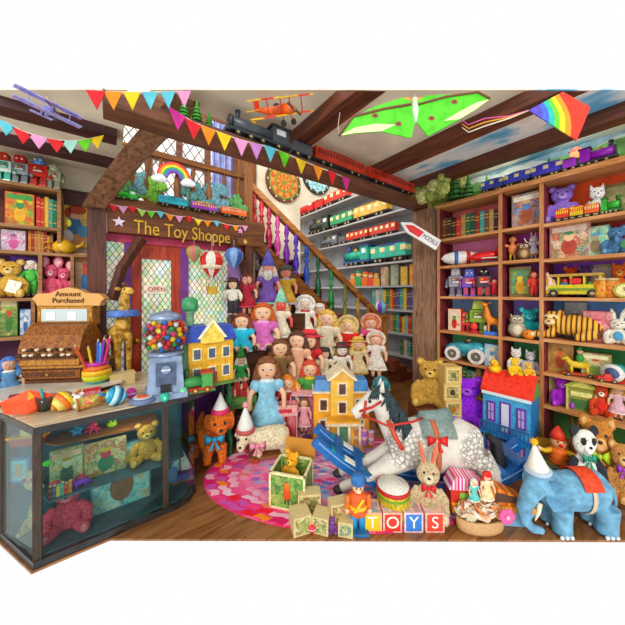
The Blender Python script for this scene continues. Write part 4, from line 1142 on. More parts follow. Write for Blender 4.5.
def dsc(x, z, a, b_, m, k): q.prism([(x + a * math.cos(i * PI / 7), z + b_ * math.sin(i * PI / 7)) for i in range(14)], -1.1 - k, -.5, m)
dsc(0, 8, 11, 7, '#d8a06a', 0); dsc(-1, 21, 6, 9, '#3a7ab0', .1); dsc(6, 16, 5, 6, '#5a9ac8', .15); dsc(0, 33, 6, 6, '#e8b890', .2); dsc(1, 37, 7, 5, '#b84424', .3); dsc(-6, 33, 2.5, 5, '#b84424', .3); dsc(7, 26, 4, 3, '#c8b070', .2); dsc(-6, 10, 4, 6, '#f0f0e8', .2)
q.build('picture', po)
t = put('teddy_bear', 'honey-coloured teddy bear holding a white tag on the wall shelf', 'teddy bear', 11, LP(1.41), 40, rz=-.25); t.scale.y *= .55; teddy(t, '#c8a050', '#e0c488'); MB().box((.05, -.36, .3), (.26, .01, .3), '#e8ead8', T=TR((0, 0, 0), (0, .3, 0))).build('tag', t)
t = put('toy_figure', 'bald toy figure in a green suit next to the honey teddy', 'toy figure', 31, LP(1.41), 38, rz=-.2); t.scale.y *= .8; doll(t, '#4fb04a', hair='#e8e4d8', skin='#e0d0bc', pants=True, top='#57b852', long=False)
for px, lb in ((51.5, 'pink toy mouse with big round ears behind the AMOUNT PURCHASED sign'), (64, 'smaller pink toy mouse on the shelf beside the tall picture box')):
    t = put('toy_mouse', lb, 'toy mouse', px, LP(1.41), 36 if px < 60 else 32, rz=-.1); t.scale.y *= .5; teddy(t, '#d8607a', '#f0b0b8'); t.scale.x *= .72
    for s in (-1, 1): MB().ell((s * .2, -.01, 1.0), (.15, .04, .15), '#e0708a').ell((s * .2, -.045, 1.0), (.1, .015, .1), '#f0b8c0').build('big_ear', t)
flat('tall_box', 'tall tan box printed with a blue and a red figure beside the dark post', 'boxed toy', 75, 95, LP(1.41), 44, ['#d8b88c', '#c8a070', '#e0c8a0', '#d09a70'], '#b89060', .12, band='#b87a4a', fig=('#3a7ab8', '#c8503a', '#b83a4a'))
flat('picture_book', 'tall green jungle picture book low on the wall shelves', 'book', 0, 18, LP(1.10), 38, ['#5a8a3a', '#8ab04a', '#3f6a2c', '#c8c87a', '#4a7a3a', '#b85a3a'], '#4a6a34', .05, band='#d8d0a0', fig=('#3f7a34', '#c84a34', '#8ab04a'))
flat('small_box', 'small blue and white box next to the green jungle book', 'box', 20, 31, LP(1.10), 26, ['#6a9ac8', '#d8e4ec', '#4a7ab0', '#eef2f4'], '#5a86b0', .08, fig=('#3a6ab0', '#e8eef4', '#8ab0d8'))
t = put('mermaid_figurine', 'blue-haired fairy figurine sitting on the counter behind the register', 'figurine', 9, ('Y', 2.84, TOPZ), 36); t.scale.y *= .8; doll(t, '#5a8ab8', hair='#4a7ac8', sit=True, skin='#c8a088')
t = put('fairy_figurine', 'small pale fairy figurine in a dark cubby beside the cash register', 'figurine', 23, ('Y', 2.87, TOPZ), 28); t.scale.y *= .8; doll(t, '#b8c8d0', hair='#8a7a9a', skin='#d8b8a0')

# ================================================================ HANGING FROM THE CEILING AND ALONG THE BEAM
def bunting(label, flags, Y, w, h, sup='Y'):
    """flags: (px, py of the top edge, colour)"""
    pts = [at(px, (sup, Y, None), py)[0] for px, py, c in flags]
    t = thing('bunting', label, 'bunting', pts[0])
    o0 = pts[0]
    seg = []
    for i, p in enumerate(pts):
        seg.append(p - o0)
    MB().tube(seg, .004, '#e8e0d0', n=5).build('string', t)
    for i, (p, f) in enumerate(zip(pts, flags)):
        a = pts[min(i + 1, len(pts) - 1)] - pts[max(i - 1, 0)]; a.normalize(); dd = (p).length
        q = MB(); W = w / 2; v = Vector((0, -.005, 0)); u = Vector((0, .005, 0)); c0 = p - o0
        P = [c0 - a * W, c0 + a * W, c0 + Vector((a.x * .1 * W, 0, -h))]
        q.add([x + v for x in P] + [x + u for x in P], [(0, 2, 1), (3, 4, 5), (0, 1, 4, 3), (1, 2, 5, 4), (2, 0, 3, 5)], mat(f[2], .8, var=.12), False)
        q.build('flag', t)
MG, RD, OG, YL, PK, LP_, TL, GN = '#d8409a', '#d8323a', '#f0942c', '#f2cf3a', '#e8a0cc', '#c88ad0', '#6ac4d4', '#6cc83c'
bunting('large bunting in front of the timber beam, magenta to magenta along the model railway', [(177, 112, MG), (193, 122, RD), (208, 128, OG), (224, 134, YL), (241, 140, PK), (256, 144, LP_), (270, 147, TL), (284, 153, GN), (301, 160, YL), (318, 167, OG), (332, 172, RD), (346, 178, MG)], 1.69, .09, .10)
bunting('bunting along the top of the picture over the sloping brace, red to pink', [(96, 91, RD), (113, 92, OG), (132, 92.5, YL), (150, 92.5, TL), (168, 92, TL), (184, 91.5, PK)], 1.62, .075, .085)
bunting('short bunting under the beams above the robots', [(5, 122, TL), (22, 131, RD), (38, 136, PK), (56, 140, RD), (70, 141, '#a8dcd0'), (85, 140, GN), (97, 137, YL)], 2.4, .09, .08)
bunting('row of little flags hung along the shop sign board', [(104 + 9.4 * i, 202 + 1.6 * i + 2.2 * math.sin(i * 1.05) ** 2, [TL, RD, PK, RD, '#b8d870', GN, TL, OG, PK, RD, YL, OG, TL, RD, OG, PK][i]) for i in range(16)], 2.97, .07, .062)

def thread(parent, pts): MB().tube(pts, .0025, '#cfc8ba', n=4).build('thread', parent)
def biplane(name, label, px, py, d, span, c1, c2, c3, rz, tilt=(0, 0)):
    p, _ = at(px, ('D', d), py); t = thing(name, label, 'toy plane', p, rz, span); t.rotation_euler = (tilt[0], tilt[1], rz)
    a, b_, c = mat(c1, .4), mat(c2, .4), mat(c3, .4)
    MB().tube([(0, -.34, 0), (0, -.2, .01), (0, .1, .0), (0, .42, .03)], [.045, .065, .06, .02], a, n=10).ell((0, -.02, .06), (.03, .06, .03), '#3a3030').build('fuselage', t)
    for z in (-.05, .14):
        w = MB().box((0, -.16, z), (1.0, .17, .016), c).box((-.32, -.16, z), (.2, .172, .018), b_).box((.32, -.16, z), (.2, .172, .018), b_).build('wing', t)
    for x in (-.3, -.08, .08, .3): MB().tube([(x, -.2, -.05), (x, -.2, .14)], .008, b_, n=5).build('strut', t)
    MB().box((0, .39, .03), (.34, .1, .012), c).prism([(-.006, .02), (.006, .02), (.006, .16), (-.006, .16)], .34, .45, b_).build('tail_fin', t)
    pr = MB().box((0, -.36, 0), (.26, .01, .03), '#5a3a24', T=TR((0, 0, 0), (0, .6, 0))).ell((0, -.36, 0), .025, '#8a6a3a', n=8, k=6).build('propeller', t)
    for s in (-1, 1):
        MB().tube([(s * .06, -.2, -.04), (s * .09, -.22, -.13)], .008, b_, n=5).build('wheel_strut', t); MB().tube([(s * .08, -.22, -.14), (s * .105, -.22, -.14)], .04, '#2a2422', n=10, smooth=False).build('wheel', t)
    return t
t = biplane('toy_biplane', 'lilac model biplane hanging under the beams above the robots', 47, 112, 1.38, .25, '#7f84d0', '#9a9ae0', '#b0a8e0', -YAW + 1.0, (.12, .08)); thread_to(t, (0, -.1, .14), cam(46, 1.63, 2.62))
t = biplane('toy_biplane', 'orange and yellow model biplane hanging from the cream ceiling', 276, 111, 1.6, .43, '#e86a24', '#d8442c', '#f4c040', -YAW + .7, (.38, -.5)); thread_to(t, (0, -.1, .14), cam(276, 1.74, 2.70))

# luna-moth kite
kp, kd = at(415, ('D', 1.5), 116)
kt = thing('butterfly_kite', 'big green moth-shaped kite with trailing wings under the ceiling', 'kite', kp, -YAW, kd / F * 1.0)
kt.rotation_euler = (-.12, 0, -YAW)
KG = mat('#5fd02c', .6, var=.2, scale=.08); KL = mat('#d8ee5a', .6)
for s, P in ((-1, [(0, 14), (-12, 20), (-40, 10), (-62, -2), (-76, -22), (-60, -19), (-34, -17), (-22, -20), (-5, -24), (0, -6)]), (1, [(0, 14), (12, 22), (44, 24), (64, 25), (76, 18), (60, 6), (44, -4), (30, -12), (12, -22), (0, -6)])):
    w = MB().prism(P, -.6, .6, KG).build('wing', kt)
    if s < 0: e = [(-76, -22), (-60, -13), (-40, -9), (-20, -10), (-34, -17), (-60, -19)]
    else: e = [(76, 18), (62, 14), (44, 4), (28, -6), (44, -4), (60, 6)]
    MB().prism(e, -.9, -.5, mat('#f0f4b8', .6)).build('pale_border', w)
    for (x, z) in (((-40, 0), (-17, -9)) if s < 0 else ((40, 15), (16, -3))): MB().prism([(x + 3.4 * math.cos(i * PI / 5), z + 2.4 * math.sin(i * PI / 5)) for i in range(10)], -1.0, -.6, '#a84a3a').prism([(x + 1.6 * math.cos(i * PI / 4), z + 1.3 * math.sin(i * PI / 4)) for i in range(8)], -1.3, -1.0, '#2a4a2a').build('eye_spot', w)
    MB().tube([(P[1][0] * .3, -1, 12), (P[3][0] * .5, -1, P[3][1] * .5 + 8), (P[3][0], -1, P[3][1] + .5), (P[4][0], -1, P[4][1])], 1.3, '#7a4a34', n=5).build('wing_spar', w)
MB().tube([(0, -1, 16), (0, -1.5, 4), (0, -1, -8)], [2.2, 3.2, 1.0], mat('#e0ead8', .7)).ell((0, -1.5, 16), 3, '#e8e0c0').build('body', kt)
for s in (-1, 1): MB().add([(0, 0, 17), (s * 6, 0, 21), (s * 15, 0, 20), (s * 8, 0, 17), (0, .6, 17), (s * 6, .6, 21), (s * 15, .6, 20), (s * 8, .6, 17)], [(0, 1, 2, 3), (7, 6, 5, 4), (0, 3, 7, 4), (1, 0, 4, 5), (2, 1, 5, 6), (3, 2, 6, 7)], '#e0985a', False).build('antenna', kt)
MB().tube([(-76, 0, -22), (-77, 0, -10), (-75, 0, 4)], .3, '#e8d8c0', n=4).build('streamer', kt); thread_to(kt, (0, 1, 14), cam(415, 1.72, 2.70))

# rainbow kite
rp, rd = at(563, ('D', 1.5), 116)
rk = thing('rainbow_kite', 'diamond kite with a fan of rainbow bands near the ceiling beam', 'kite', rp, -YAW, rd / F)
rk.rotation_euler = (-.1, 0, -YAW)
V0 = (-34, 6); C1, C2, V3 = (2, 26), (11, -26), (28, 9)
cols = ['#5a4ac0', '#4a6ad8', '#3ac0b0', '#7ad04a', '#f4e64a', '#f4a030', '#e8442a']
fr = [0, .28, .42, .53, .64, .75, .87, 1.0]
def arc(f):
    out = []
    for i in range(7):
        u = i / 6; x = C1[0] + (C2[0] - C1[0]) * u; z = C1[1] + (C2[1] - C1[1]) * u
        bul = math.sin(u * PI) * 6
        out.append((V0[0] + (x - V0[0]) * f + bul * f, V0[1] + (z - V0[1]) * f))
    return out
for i in range(7):
    a = arc(fr[i]) if i else [V0]
    b_ = arc(fr[i + 1]) if i < 6 else [C1, V3, C2]
    MB().prism(a + b_[::-1], -.5, .5, mat(cols[i], .6, var=.12, scale=.2)).build('colour_band', rk)
MB().tube([(V0[0], .8, V0[1]), (V3[0], .8, V3[1])], .6, '#8a5a3a', n=5).build('spar', rk); MB().tube([(C1[0], .8, C1[1]), (C2[0], .8, C2[1])], .6, '#8a5a3a', n=5).build('spar', rk)
for i, (z, cc) in enumerate(((-4, '#d85a9a'), (-8, '#e8a84a'), (-12, '#e8e0c8'))): MB().tube([(V0[0], 0, V0[1]), (-54, 0, 1 + z * .3), (-78, 1, 2 + z), (-94, 2, -4 + z), (-100, 3, 2 + z)], [.7, .7, .6, .5, .3], cc, n=5).build('tail_ribbon', rk)
thread_to(rk, (5, 1, 10), cam(570, 1.72, 2.70))

# balloons by the window
def balloon(label, px, py, w, cols, basket=None):
    Y = 2.86; p, d = at(px, ('Y', Y, None), py); t = thing('toy_balloon', label, 'toy balloon', p, 0, 1.25 * w * d / F, 'hanging toy hot-air balloons')
    prof = [(.08, -.62), (.22, -.45), (.4, -.2), (.49, .05), (.46, .25), (.3, .43), (.1, .5), (.01, .51)]
    g = MB(); n = 16
    for j in range(n):
        a0, a1 = 2 * PI * j / n, 2 * PI * (j + 1) / n
        vs = [(r * math.cos(a), r * math.sin(a), z) for r, z in prof for a in (a0, a1)]
        g.add(vs, [(2 * i, 2 * i + 1, 2 * i + 3, 2 * i + 2) for i in range(len(prof) - 1)], mat(cols[(j // 2) % len(cols)], .4))
    g.build('envelope', t)
    if basket:
        bkt = MB().box((0, 0, -1.15), (.34, .3, .34), art(['#c89a3a', '#e0b858', '#a87a2c'], 14, 1.0), tx=1.15, ty=1.15).build('basket', t)
        for sx in (-1, 1):
            for sy in (-1, 1): MB().tube([(sx * .18, sy * .16, -1.0), (sx * .16, sy * .16, -.52)], .012, '#8a6a3a', n=5).build('rope', t)
        MB().lathe([(.42, -.26), (.46, -.18), (.43, -.1)], '#f0e0c0').build('trim_band', t)
    MB().tube([(0, 0, .5), (0, 0, 1.2 if basket else .9)], .012, '#cfc8ba', n=4).build('thread', t)
balloon('red and white striped toy hot-air balloon with a basket, the biggest of three', 212, 263, 19, ['#d83a34', '#f0e8dc', '#d83a34', '#f0c890'], True)
balloon('small ball-shaped balloon in green, yellow and rose stripes by the door', 194, 253, 12, ['#b8a850', '#c87a70', '#8aa870', '#e0d090'])
balloon('blue striped toy balloon hanging nearest the stairs', 234, 257, 15, ['#5a86d0', '#8fb0e4', '#3f64b0', '#a8c4ec'])

# scenery on the sign board
SGZ = ('Y', 3.02, 2.285)
for i, (px, h, py, cc, w) in enumerate(((118, 24, 0, '#5a9a5a', 1.2), (134, 34, 0, '#6f9aa0', 1.3), (150, 30, 0, '#7ab04a', 1.4), (196, 32, 0, '#5a8a8a', 1.2), (213, 34, 0, '#6a94a0', 1.3), (231, 26, 0, '#5f9a5a', 1.3))):
    shrub('toy_shrub', ['pale green model shrub by the brace end of the sign', 'grey-green model shrub above the green engine', 'yellow-green model shrub beside the rainbow', 'dull teal model shrub just past the rainbow', 'blue-grey model shrub above the purple wagon', 'leafy green model shrub at the stair end of the sign'][i], px, ('Y', 3.05, 2.285), h, None, cc, w, 'model shrubs on the sign board', i).scale.y *= .35
a, _ = at(108, ('Y', 2.99, 2.285)); b_, _ = at(139, ('Y', 2.99, 2.285)); train('toy_train', 'bright green toy engine on the sign board under the shrubs', a, b_, .10, [('loco', 1, '#2fb83a', '#1f7a2c')])
for (x0, x1, c1, c2, lb) in ((157, 188, '#3aa8b8', '#2a7a90', 'teal toy wagon below the rainbow on the sign board'), (190, 218, '#8a3aa0', '#e0a830', 'purple and yellow toy wagon on the sign board'), (220, 247, '#e06a34', '#d8a890', 'orange toy wagon at the stair end of the sign board')):
    a, _ = at(x0, ('Y', 2.99, 2.285)); b_, _ = at(x1, ('Y', 2.99, 2.285)); train('toy_wagon', lb, a, b_, .13, [('van', 1, c1, c2)], group='toy wagons on the sign board')
rb = put('toy_rainbow', 'toy rainbow rising from white clouds on the shop sign', 'toy rainbow', 174, ('Y', 3.0, 2.285), 48); rb.scale.y *= .5
RC = ['#d8383c', '#ee8a30', '#f4d83c', '#4ab04a', '#3a7ac8', '#7a4ab0']
for i, cc in enumerate(RC):
    r0, r1 = .32 - .035 * i, .32 - .035 * (i + 1)
    pts = [(r0 * math.cos(PI * k / 14), .62 + r0 * 1.05 * math.sin(PI * k / 14)) for k in range(15)] + [(r1 * math.cos(PI * k / 14), .62 + r1 * 1.05 * math.sin(PI * k / 14)) for k in range(14, -1, -1)]
    MB().prism(pts, -.05, .05, cc).build('colour_arc', rb)
for s in (-1, 1):
    MB().ell((s * .26, 0, .58), (.12, .1, .09), '#f4f4f8').ell((s * .33, 0, .56), (.09, .08, .07), '#e8ecf4').ell((s * .2, 0, .55), (.08, .08, .06), '#f4f4f8').build('cloud', rb)
    MB().tube([(s * .26, .08, 0), (s * .26, .05, .55)], .02, '#5a7a4a', n=6).build('support', rb)
t = put('toy_mushroom', 'orange-capped toy mushroom at the brace end of the sign', 'toy mushroom', 113, ('Y', 2.955, 2.285), 14); MB().tube([(0, 0, 0), (0, 0, .5)], [.15, .12], '#f0e0c8').build('stalk', t); MB().lathe([(.05, .42), (.4, .45), (.42, .6), (.25, .88), (.02, .97)], '#e8743a').build('cap', t)

# model railway on the beam
BZ = ('Y', 1.76, 2.465)
a, _ = at(226, ('Y', 1.76, 2.475)); b_, _ = at(413, ('Y', 1.76, 2.475))
train('model_train', 'long black steam train with red carriages along the timber beam', a, b_, .175, [('loco', .27, '#454c54', '#2c3036'), ('tender', .10, '#4a5058', '#2c3036'), ('van', .33, '#c8402f', '#7a2a24'), ('van', .42, '#cf4433', '#7a2a24')])
tk = MB(); ax, bx = .02, 2.72
for y in (1.735, 1.785): tk.b2((ax, y - .004, 2.469), (bx, y + .004, 2.475), mat('#55504c', .4, .6))
tk.b2((ax, 1.722, 2.4655), (bx, 1.80, 2.469), wood('#3a2a20', '#6a5440', 12, 'Y'))
tag(tk.build('model_railway_track'), 'thin model railway track laid along the top of the timber beam', 'model track')
for i, px in enumerate((184, 197, 209)): conifer('toy_conifer', ['tallest toy fir on the beam, at its end away from the engine', 'middle toy fir of three on the beam', 'toy fir just ahead of the black engine'][i], px, ('Y', 1.77, 2.465), (24, 24, 18)[i], col='#4a9a3c', group='toy firs on the beam')
tn = put('toy_tunnel', 'mossy model railway tunnel at the end of the bookcase top', 'toy tunnel', 433, ('X', 2.95, 2.40), 30, rz=-PI / 2); tn.scale.x *= 1.0
MOSS = mat('#9aa85a', .95, var=.55, scale=12)
q = MB(); n = 14; ri, ro, Ln = .34, .8, 1.3
for k in range(2):
    pass
pts = [(ro * math.cos(PI * i / n), ro * 1.15 * math.sin(PI * i / n)) for i in range(n + 1)] + [(ri * math.cos(PI * i / n), ri * 1.9 * math.sin(PI * i / n)) for i in range(n, -1, -1)]
MB(TR((0, 0, 0), (0, 0, -PI / 2))).prism(pts, -.5, .6, MOSS).build('arch', tn)
rr = random.Random(5); q = MB()
for i in range(40):
    a = rr.uniform(0.05, PI - .05); q.ell((rr.uniform(-.55, .75), -math.cos(a) * .72, 1.15 * math.sin(a) * .72), rr.uniform(.14, .26), mat(['#b0b86a', '#8a9a4a', '#c8c88a'][i % 3], .95, var=.5, scale=12), n=7, k=5)
q.build('moss', tn)
# ================================================================ DOLLS ON AND IN FRONT OF THE STAND
A_, B_, C_ = 2.585, 2.785, 2.955
DG = 'dolls on the stepped stand'
DOLLS = [
 # px, Y, z, height px, dress, hair, kwargs, label
 (268, C_, 1.19, 50, '#6a4a9a', '#c8c4bc', dict(hat='cone', hatc='#5a5ab0', beard='1', trim='#8fc0a8', skin='#d88a7a'), 'grey-bearded gnome doll in a tall blue-violet pointed hat at the top of the doll crowd'),
 (286, C_, 1.19, 46, '#b8903c', '#4a342a', dict(hat='cap', hatc='#4a4640', trim='#a0a0b8', skin='#c87a60'), 'doll in a dark cap, grey scarf and mustard coat beside the gnome'),
 (247, C_, 1.19, 40, '#a82436', '#7a2c1c', dict(trim='#c84858', skin='#e0a890'), 'auburn-haired doll in a crimson dress below the sign post'),
 (233, C_, 1.19, 36, '#26242a', '#1c1a1c', dict(hat='brim', hatc='#1c1c20', pants=True, top='#e0dcd0'), 'little man doll in black hat, white shirt and black trousers by the lilac curtain'),
 (281, B_, .82, 46, '#e0d6c0', '#c8b490', dict(hat='cone', hatc='#8fc8b0', skin='#d8524a', trim='#f0e8d8'), 'clown doll in cream ruffles and an aqua cone hat with a red face'),
 (263, B_, .82, 46, '#c86ab0', '#b85a24', dict(sit=True, trim='#e0a0d0'), 'ginger doll in a mauve pink dress sitting with legs hanging'),
 (242, B_, .82, 38, '#3ab8d8', '#7a3a24', dict(sit=True, trim='#a8e0ec', top='#8a2434'), 'ballerina doll in a bright turquoise skirt sitting above the toy wagon'),
 (305, C_, .76, 46, '#ece4d4', '#f0ece0', dict(hat='bonnet', hatc='#f2ece2', trim='#c8323a', skin='#d8c4b0'), 'white lace doll with a white bonnet and red bow halfway up the stand'),
 (319, C_, .76, 38, '#c8262e', '#e8e4dc', dict(top='#d02a32', pants=True, hat='cap', hatc='#e0dcd4'), 'white-haired doll in a red jacket and trousers beside the lace doll'),
 (334, C_, .76, 28, '#d8c8b0', '#5a3a24', dict(skin='#e0b8a0'), 'small brown-haired baby doll under the olive baluster'),
 (327, B_, .38, 62, '#d8cbb0', '#d8b060', dict(trim='#f0e8d8'), 'blonde doll in a cream lace dress in the middle of the stand'),
 (348, B_, .38, 50, '#d0282e', '#e0c47a', dict(hat='bonnet', hatc='#d8c08c'), 'blonde doll in a red dress and round straw bonnet'),
 (371, B_, .38, 46, '#e0588a', '#c8743a', dict(hat='bonnet', hatc='#e89a8a', skin='#f0b8a0'), 'doll in a knitted coral bonnet and pink dress beside the newel post'),
 (280, A_, .27, 62, '#7a5a34', '#6a3e20', dict(trim='#a8844c'), 'brown-haired doll in a plain brown dress behind the blue-dressed doll'),
 (297, A_, .27, 64, '#dca888', '#4f2f1c', dict(trim='#f0c8a8'), 'long dark-haired doll in a peach dress above the boxed dolls'),
 (309, A_ + .03, .27, 60, '#c02c34', '#7a3420', dict(hat='brim', hatc='#d83a44', trim='#7a1a24'), 'doll in a wide red hat and red dress'),
 (324, A_, .26, 42, '#e4d8bc', '#3a241a', dict(hat='cap', hatc='#3a2c28'), 'dark-haired doll in a cream dress just behind the yellow mansion roof'),
 (342, A_, .26, 42, '#e8e0d4', '#8a6a3a', dict(hat='brim', hatc='#2c2a26', trim='#8a1f2a', skin='#f0e4d8'), 'pale doll in a dark brimmed hat behind the yellow mansion gable'),
 (358, A_, .26, 42, '#d8c49a', '#e0bc60', dict(hat='brim', hatc='#d8b060', trim='#a8843c'), 'blonde doll in a golden straw hat near the newel post'),
 (376, A_, .26, 43, '#f0e4dc', '#c88a5a', dict(hat='bonnet', hatc='#f0e0d0', skin='#f0c0a8'), 'doll in a white bonnet and white dress at the foot of the newel post'),
]
for i, (px, Y, z, h, dr_, hr, kw, lb) in enumerate(DOLLS):
    kw = dict(kw); Y += .018 * (-1) ** i
    t = put('doll', lb, 'doll', px, ('Y', Y, z), h * 1.06, group=DG, turn=R.uniform(-.25, .25)); t.scale.y *= .5; t.scale.x *= 1.12
    doll(t, dr_, hr, **kw)
t = put('doll', 'big standing doll in a pale blue dress with long brown curls', 'doll', 267, ('Y', 2.40, 0), 88); t.scale.y *= .62
doll(t, '#8fc4dc', '#7a4a2c', trim='#d8ecf2')
t = put('rag_doll', 'tiny rag doll in red and white stripes beside the big blue-dressed doll', 'doll', 287, ('Y', 2.47, 0), 58); t.scale.y *= .7; doll(t, '#c8403c', '#d8823a', trim='#f0dcd0')
t = put('wooden_doll', 'little blue jointed doll above the pink bear box', 'doll', 294, ('Y', 2.46, 0), 50); t.scale.y *= .6; doll(t, '#2f6ac0', '#d8a83c', pants=True, top='#3a7ad0', long=False)
t = put('little_doll', 'small doll in a green dress standing by the mansion wall', 'doll', 310, ('Y', 2.455, 0), 66); t.scale.y *= .65; doll(t, '#4f9a4a', '#c8503a', trim='#d8c84a')

# pull-along wagon with presents
wg = put('toy_wagon', 'green pull-along wagon piled with red parcels by the blue-dressed doll', 'toy wagon', 241, ('Y', 2.585, .30), 20, turn=.1)
MB().box((0, 0, .35), (1.5, .7, .2), '#4a7a3c').box((0, 0, .62), (1.35, .62, .35), '#6a9a50', tx=1.08, ty=1.08).build('bed', wg); wheelset(wg, (-.5, .5), .36, .2, '#7a5a34', '#c8a04a')
for i, (x, z, cc, lb) in enumerate(((-.32, .8, '#c8282e', 'red parcel tied with cream ribbon on the wagon'), (.32, .8, '#a81f28', 'dark red parcel beside another on the wagon'), (0, 1.17, '#d83a3a', 'bright red parcel on top of two others on the wagon'))):
    s_ = wg.scale.x; a = thing('parcel', lb, 'parcel', Vector(wg.location) + Vector((C * x, -S * x, z)) * s_, wg.rotation_euler.z, s_, 'parcels on the wagon')
    MB().box((0, 0, .18), (.6, .5, .36), cc).build('box', a); MB().box((0, 0, .18), (.62, .09, .37), '#f0e0b8').box((0, 0, .18), (.09, .52, .37), '#f0e0b8').build('ribbon', a)
t = thing('toy_elf', 'green-clad elf toy lying on the parcels of the wagon', 'toy elf', Vector(wg.location) + Vector((0, 0, 1.54 * wg.scale.x)), face(wg.location) + .2, wg.scale.x * 1.3); doll(t, '#3a9a4a', '#e8e0d0', sit=True, hat='cone', hatc='#2f8a3c', skin='#e8c4a8')
t = put('toy_snake', 'dark green wooden toy snake standing up beside the wagon', 'toy snake', 229, ('Y', 2.42, 0), 72); t.scale.x *= .5; t.scale.y *= .5
MB().tube([(0, 0, 0), (.05, 0, .2), (-.04, 0, .45), (.04, 0, .7), (0, -.03, .92)], [.08, .07, .065, .06, .06], mat('#1f6a44', .4, var=.4), n=10).ell((0, -.07, .94), (.07, .11, .055), '#1f6a44').build('body', t); eyes(t, .04, -.13, .97, .014)

# boxes in front
fb = put('toy_box', 'pink box holding a red teddy behind the party-hat lamb', 'boxed toy', 282, ('Z', 0), 37, 440, turn=.05)
MB().box((0, .13, .5), (.78, .03, 1.0), '#e88a90').box((0, -.03, .02), (.78, .34, .04), '#e07a80').box((-.38, -.03, .5), (.03, .34, 1.0), '#f0a8a8').box((.38, -.03, .5), (.03, .34, 1.0), '#f0a8a8').box((0, -.2, .86), (.78, .03, .28), '#f0b0ac').build('carton', fb)
MB().box((0, -.218, .86), (.5, .006, .1), '#c83a48').build('label_strip', fb)
pz_ = Vector(fb.location) + Vector((0, 0, .05 * fb.scale.x))
t = thing('teddy_bear', 'red teddy bear inside the pink open box', 'teddy bear', pz_, fb.rotation_euler.z, fb.scale.x * .68); t.scale.y *= .6; teddy(t, '#d82a2e', '#e8605a')
fb = put('doll_box', 'open-fronted pink box with a doll in a pink dress next to the yellow mansion', 'boxed doll', 304, ('Y', 2.335, 0), 42, turn=-.05)
MB().box((0, .18, .5), (.62, .03, 1.0), '#c87a8a').box((0, 0, .015), (.62, .36, .03), '#d89aa0').box((-.3, 0, .5), (.02, .36, 1.0), '#e8b0b4').box((.3, 0, .5), (.02, .36, 1.0), '#e8b0b4').box((0, 0, .985), (.62, .36, .03), '#e8b0b4').build('carton', fb)
t = thing('boxed_doll', 'pink-dressed doll standing inside the open pink box', 'doll', Vector(fb.location) + Vector((0, 0, .03 * fb.scale.x)), fb.rotation_euler.z, fb.scale.x * .85); t.scale.y *= .6; doll(t, '#f0a8b8', '#8a5a34', trim='#f8dce0')
t = put('felt_hat', 'dark purple felt hat lying on the floor in front of the boxed doll', 'hat', 307, ('Z', 0), 11, 446); MB().lathe([(.9, 0), (.92, .08), (.5, .12), (.5, .6), (.35, .9), (.02, 1.0)], mat('#4a2450', .9)).build('felt', t); MB().lathe([(.51, .14), (.53, .2), (.51, .32)], '#8a4a90').build('band', t)
t = put('toy_plate', 'flat grey toy plate lying in front of the yellow mansion', 'plate', 316, ('Z', 0), 6, 441); MB().lathe([(.6, 0), (1.3, .3), (1.7, .6), (1.6, .66), (1.1, .4), (.02, .3)], mat('#8f96a0', .3, .3)).build('dish', t)

# yellow mansion
ym = put('doll_house', 'large yellow mansion doll house with blue roofs and a pillared porch', 'doll house', 341, ('Z', .012), 74, 442, turn=.12)
Y1, Y2, CRM = mat('#e8a848', .5, scale=6), mat('#f0c060', .5, scale=6), mat('#f2e2c0', .6)
MB().box((-.19, .08, .36), (.36, .26, .68), Y1).box((.19, .08, .36), (.36, .26, .68), Y1).box((0, .03, .45), (.30, .34, .86), Y2).box((0, .06, .01), (.8, .42, .03), '#b07a3c').build('walls', ym)
MB().prism([(-.17, .88), (.17, .88), (0, 1.02)], -.16, .21, '#e0b060').prism([(-.2, .87), (0, 1.035), (.2, .87), (.165, .87), (0, 1.0), (-.165, .87)], -.17, .22, CRM).build('gable', ym)
for s in (-1, 1): MB().box((s * .235, .08, .765), (.27, .3, .15), mat('#2f78b8', .4), tx=.8, ty=.7).box((s * .235, .08, .69), (.31, .33, .025), CRM).build('blue_roof', ym)
for x, zs in ((-.24, (.25, .52)), (.24, (.25, .52)), (0, (.52, .76))):
    for z in zs:
        y = -.055 if x else -.145
        w = MB().box((x, y, z), (.13, .02, .17), CRM).build('window_frame', ym); MB().box((x, y - .012, z), (.085, .01, .13), mat('#5a3a34', .2)).build('pane', w)
MB().box((0, -.145, .17), (.12, .02, .3), '#5f9a7a').build('front_door', ym)
MB().box((0, -.22, .37), (.46, .2, .03), CRM).box((0, -.22, .4), (.4, .16, .03), Y1).build('porch_roof', ym)
MB().box((0, -.22, .025), (.5, .24, .05), '#d8b070').build('porch_floor', ym)
for x in (-.2, -.07, .07, .2): MB().tube([(x, -.29, .05), (x, -.29, .36)], .018, CRM, n=8).build('porch_pillar', ym)
for i, (px, cc, c2, hh) in enumerate(((357, '#e88a6a', '#f0c8b0', 17), (364, '#b07ac8', '#f0b0c0', 15), (371, '#f0a0a0', '#e0d0e8', 13))):
    t = put('doll_tube', ['coral cardboard tube standing beside the mansion porch', 'violet cardboard tube between a coral and a pink one', 'short pink cardboard tube nearest the rocking horse'][i], 'tube box', px, ('Z', .012), hh * 1.15, 446, group='cardboard tubes by the mansion')
    MB().lathe([(.2, 0), (.2, .92)], mat(cc, .5), n=14, smooth=False).build('tube', t); MB().lathe([(.21, .9), (.21, 1.0), (.02, 1.01)], c2, n=14).build('lid', t); MB().lathe([(.204, .35), (.204, .6)], c2, n=14).build('label_strip', t)
t = put('jewelled_egg', 'teal egg painted with a lattice behind the rocking horse head', 'toy egg', 381, ('Y', 2.0, .012), 47); MB().lathe([(.1, 0), (.14, .04), (.06, .1), (.05, .5), (.1, .55)], '#7a5a2c').build('stand', t)
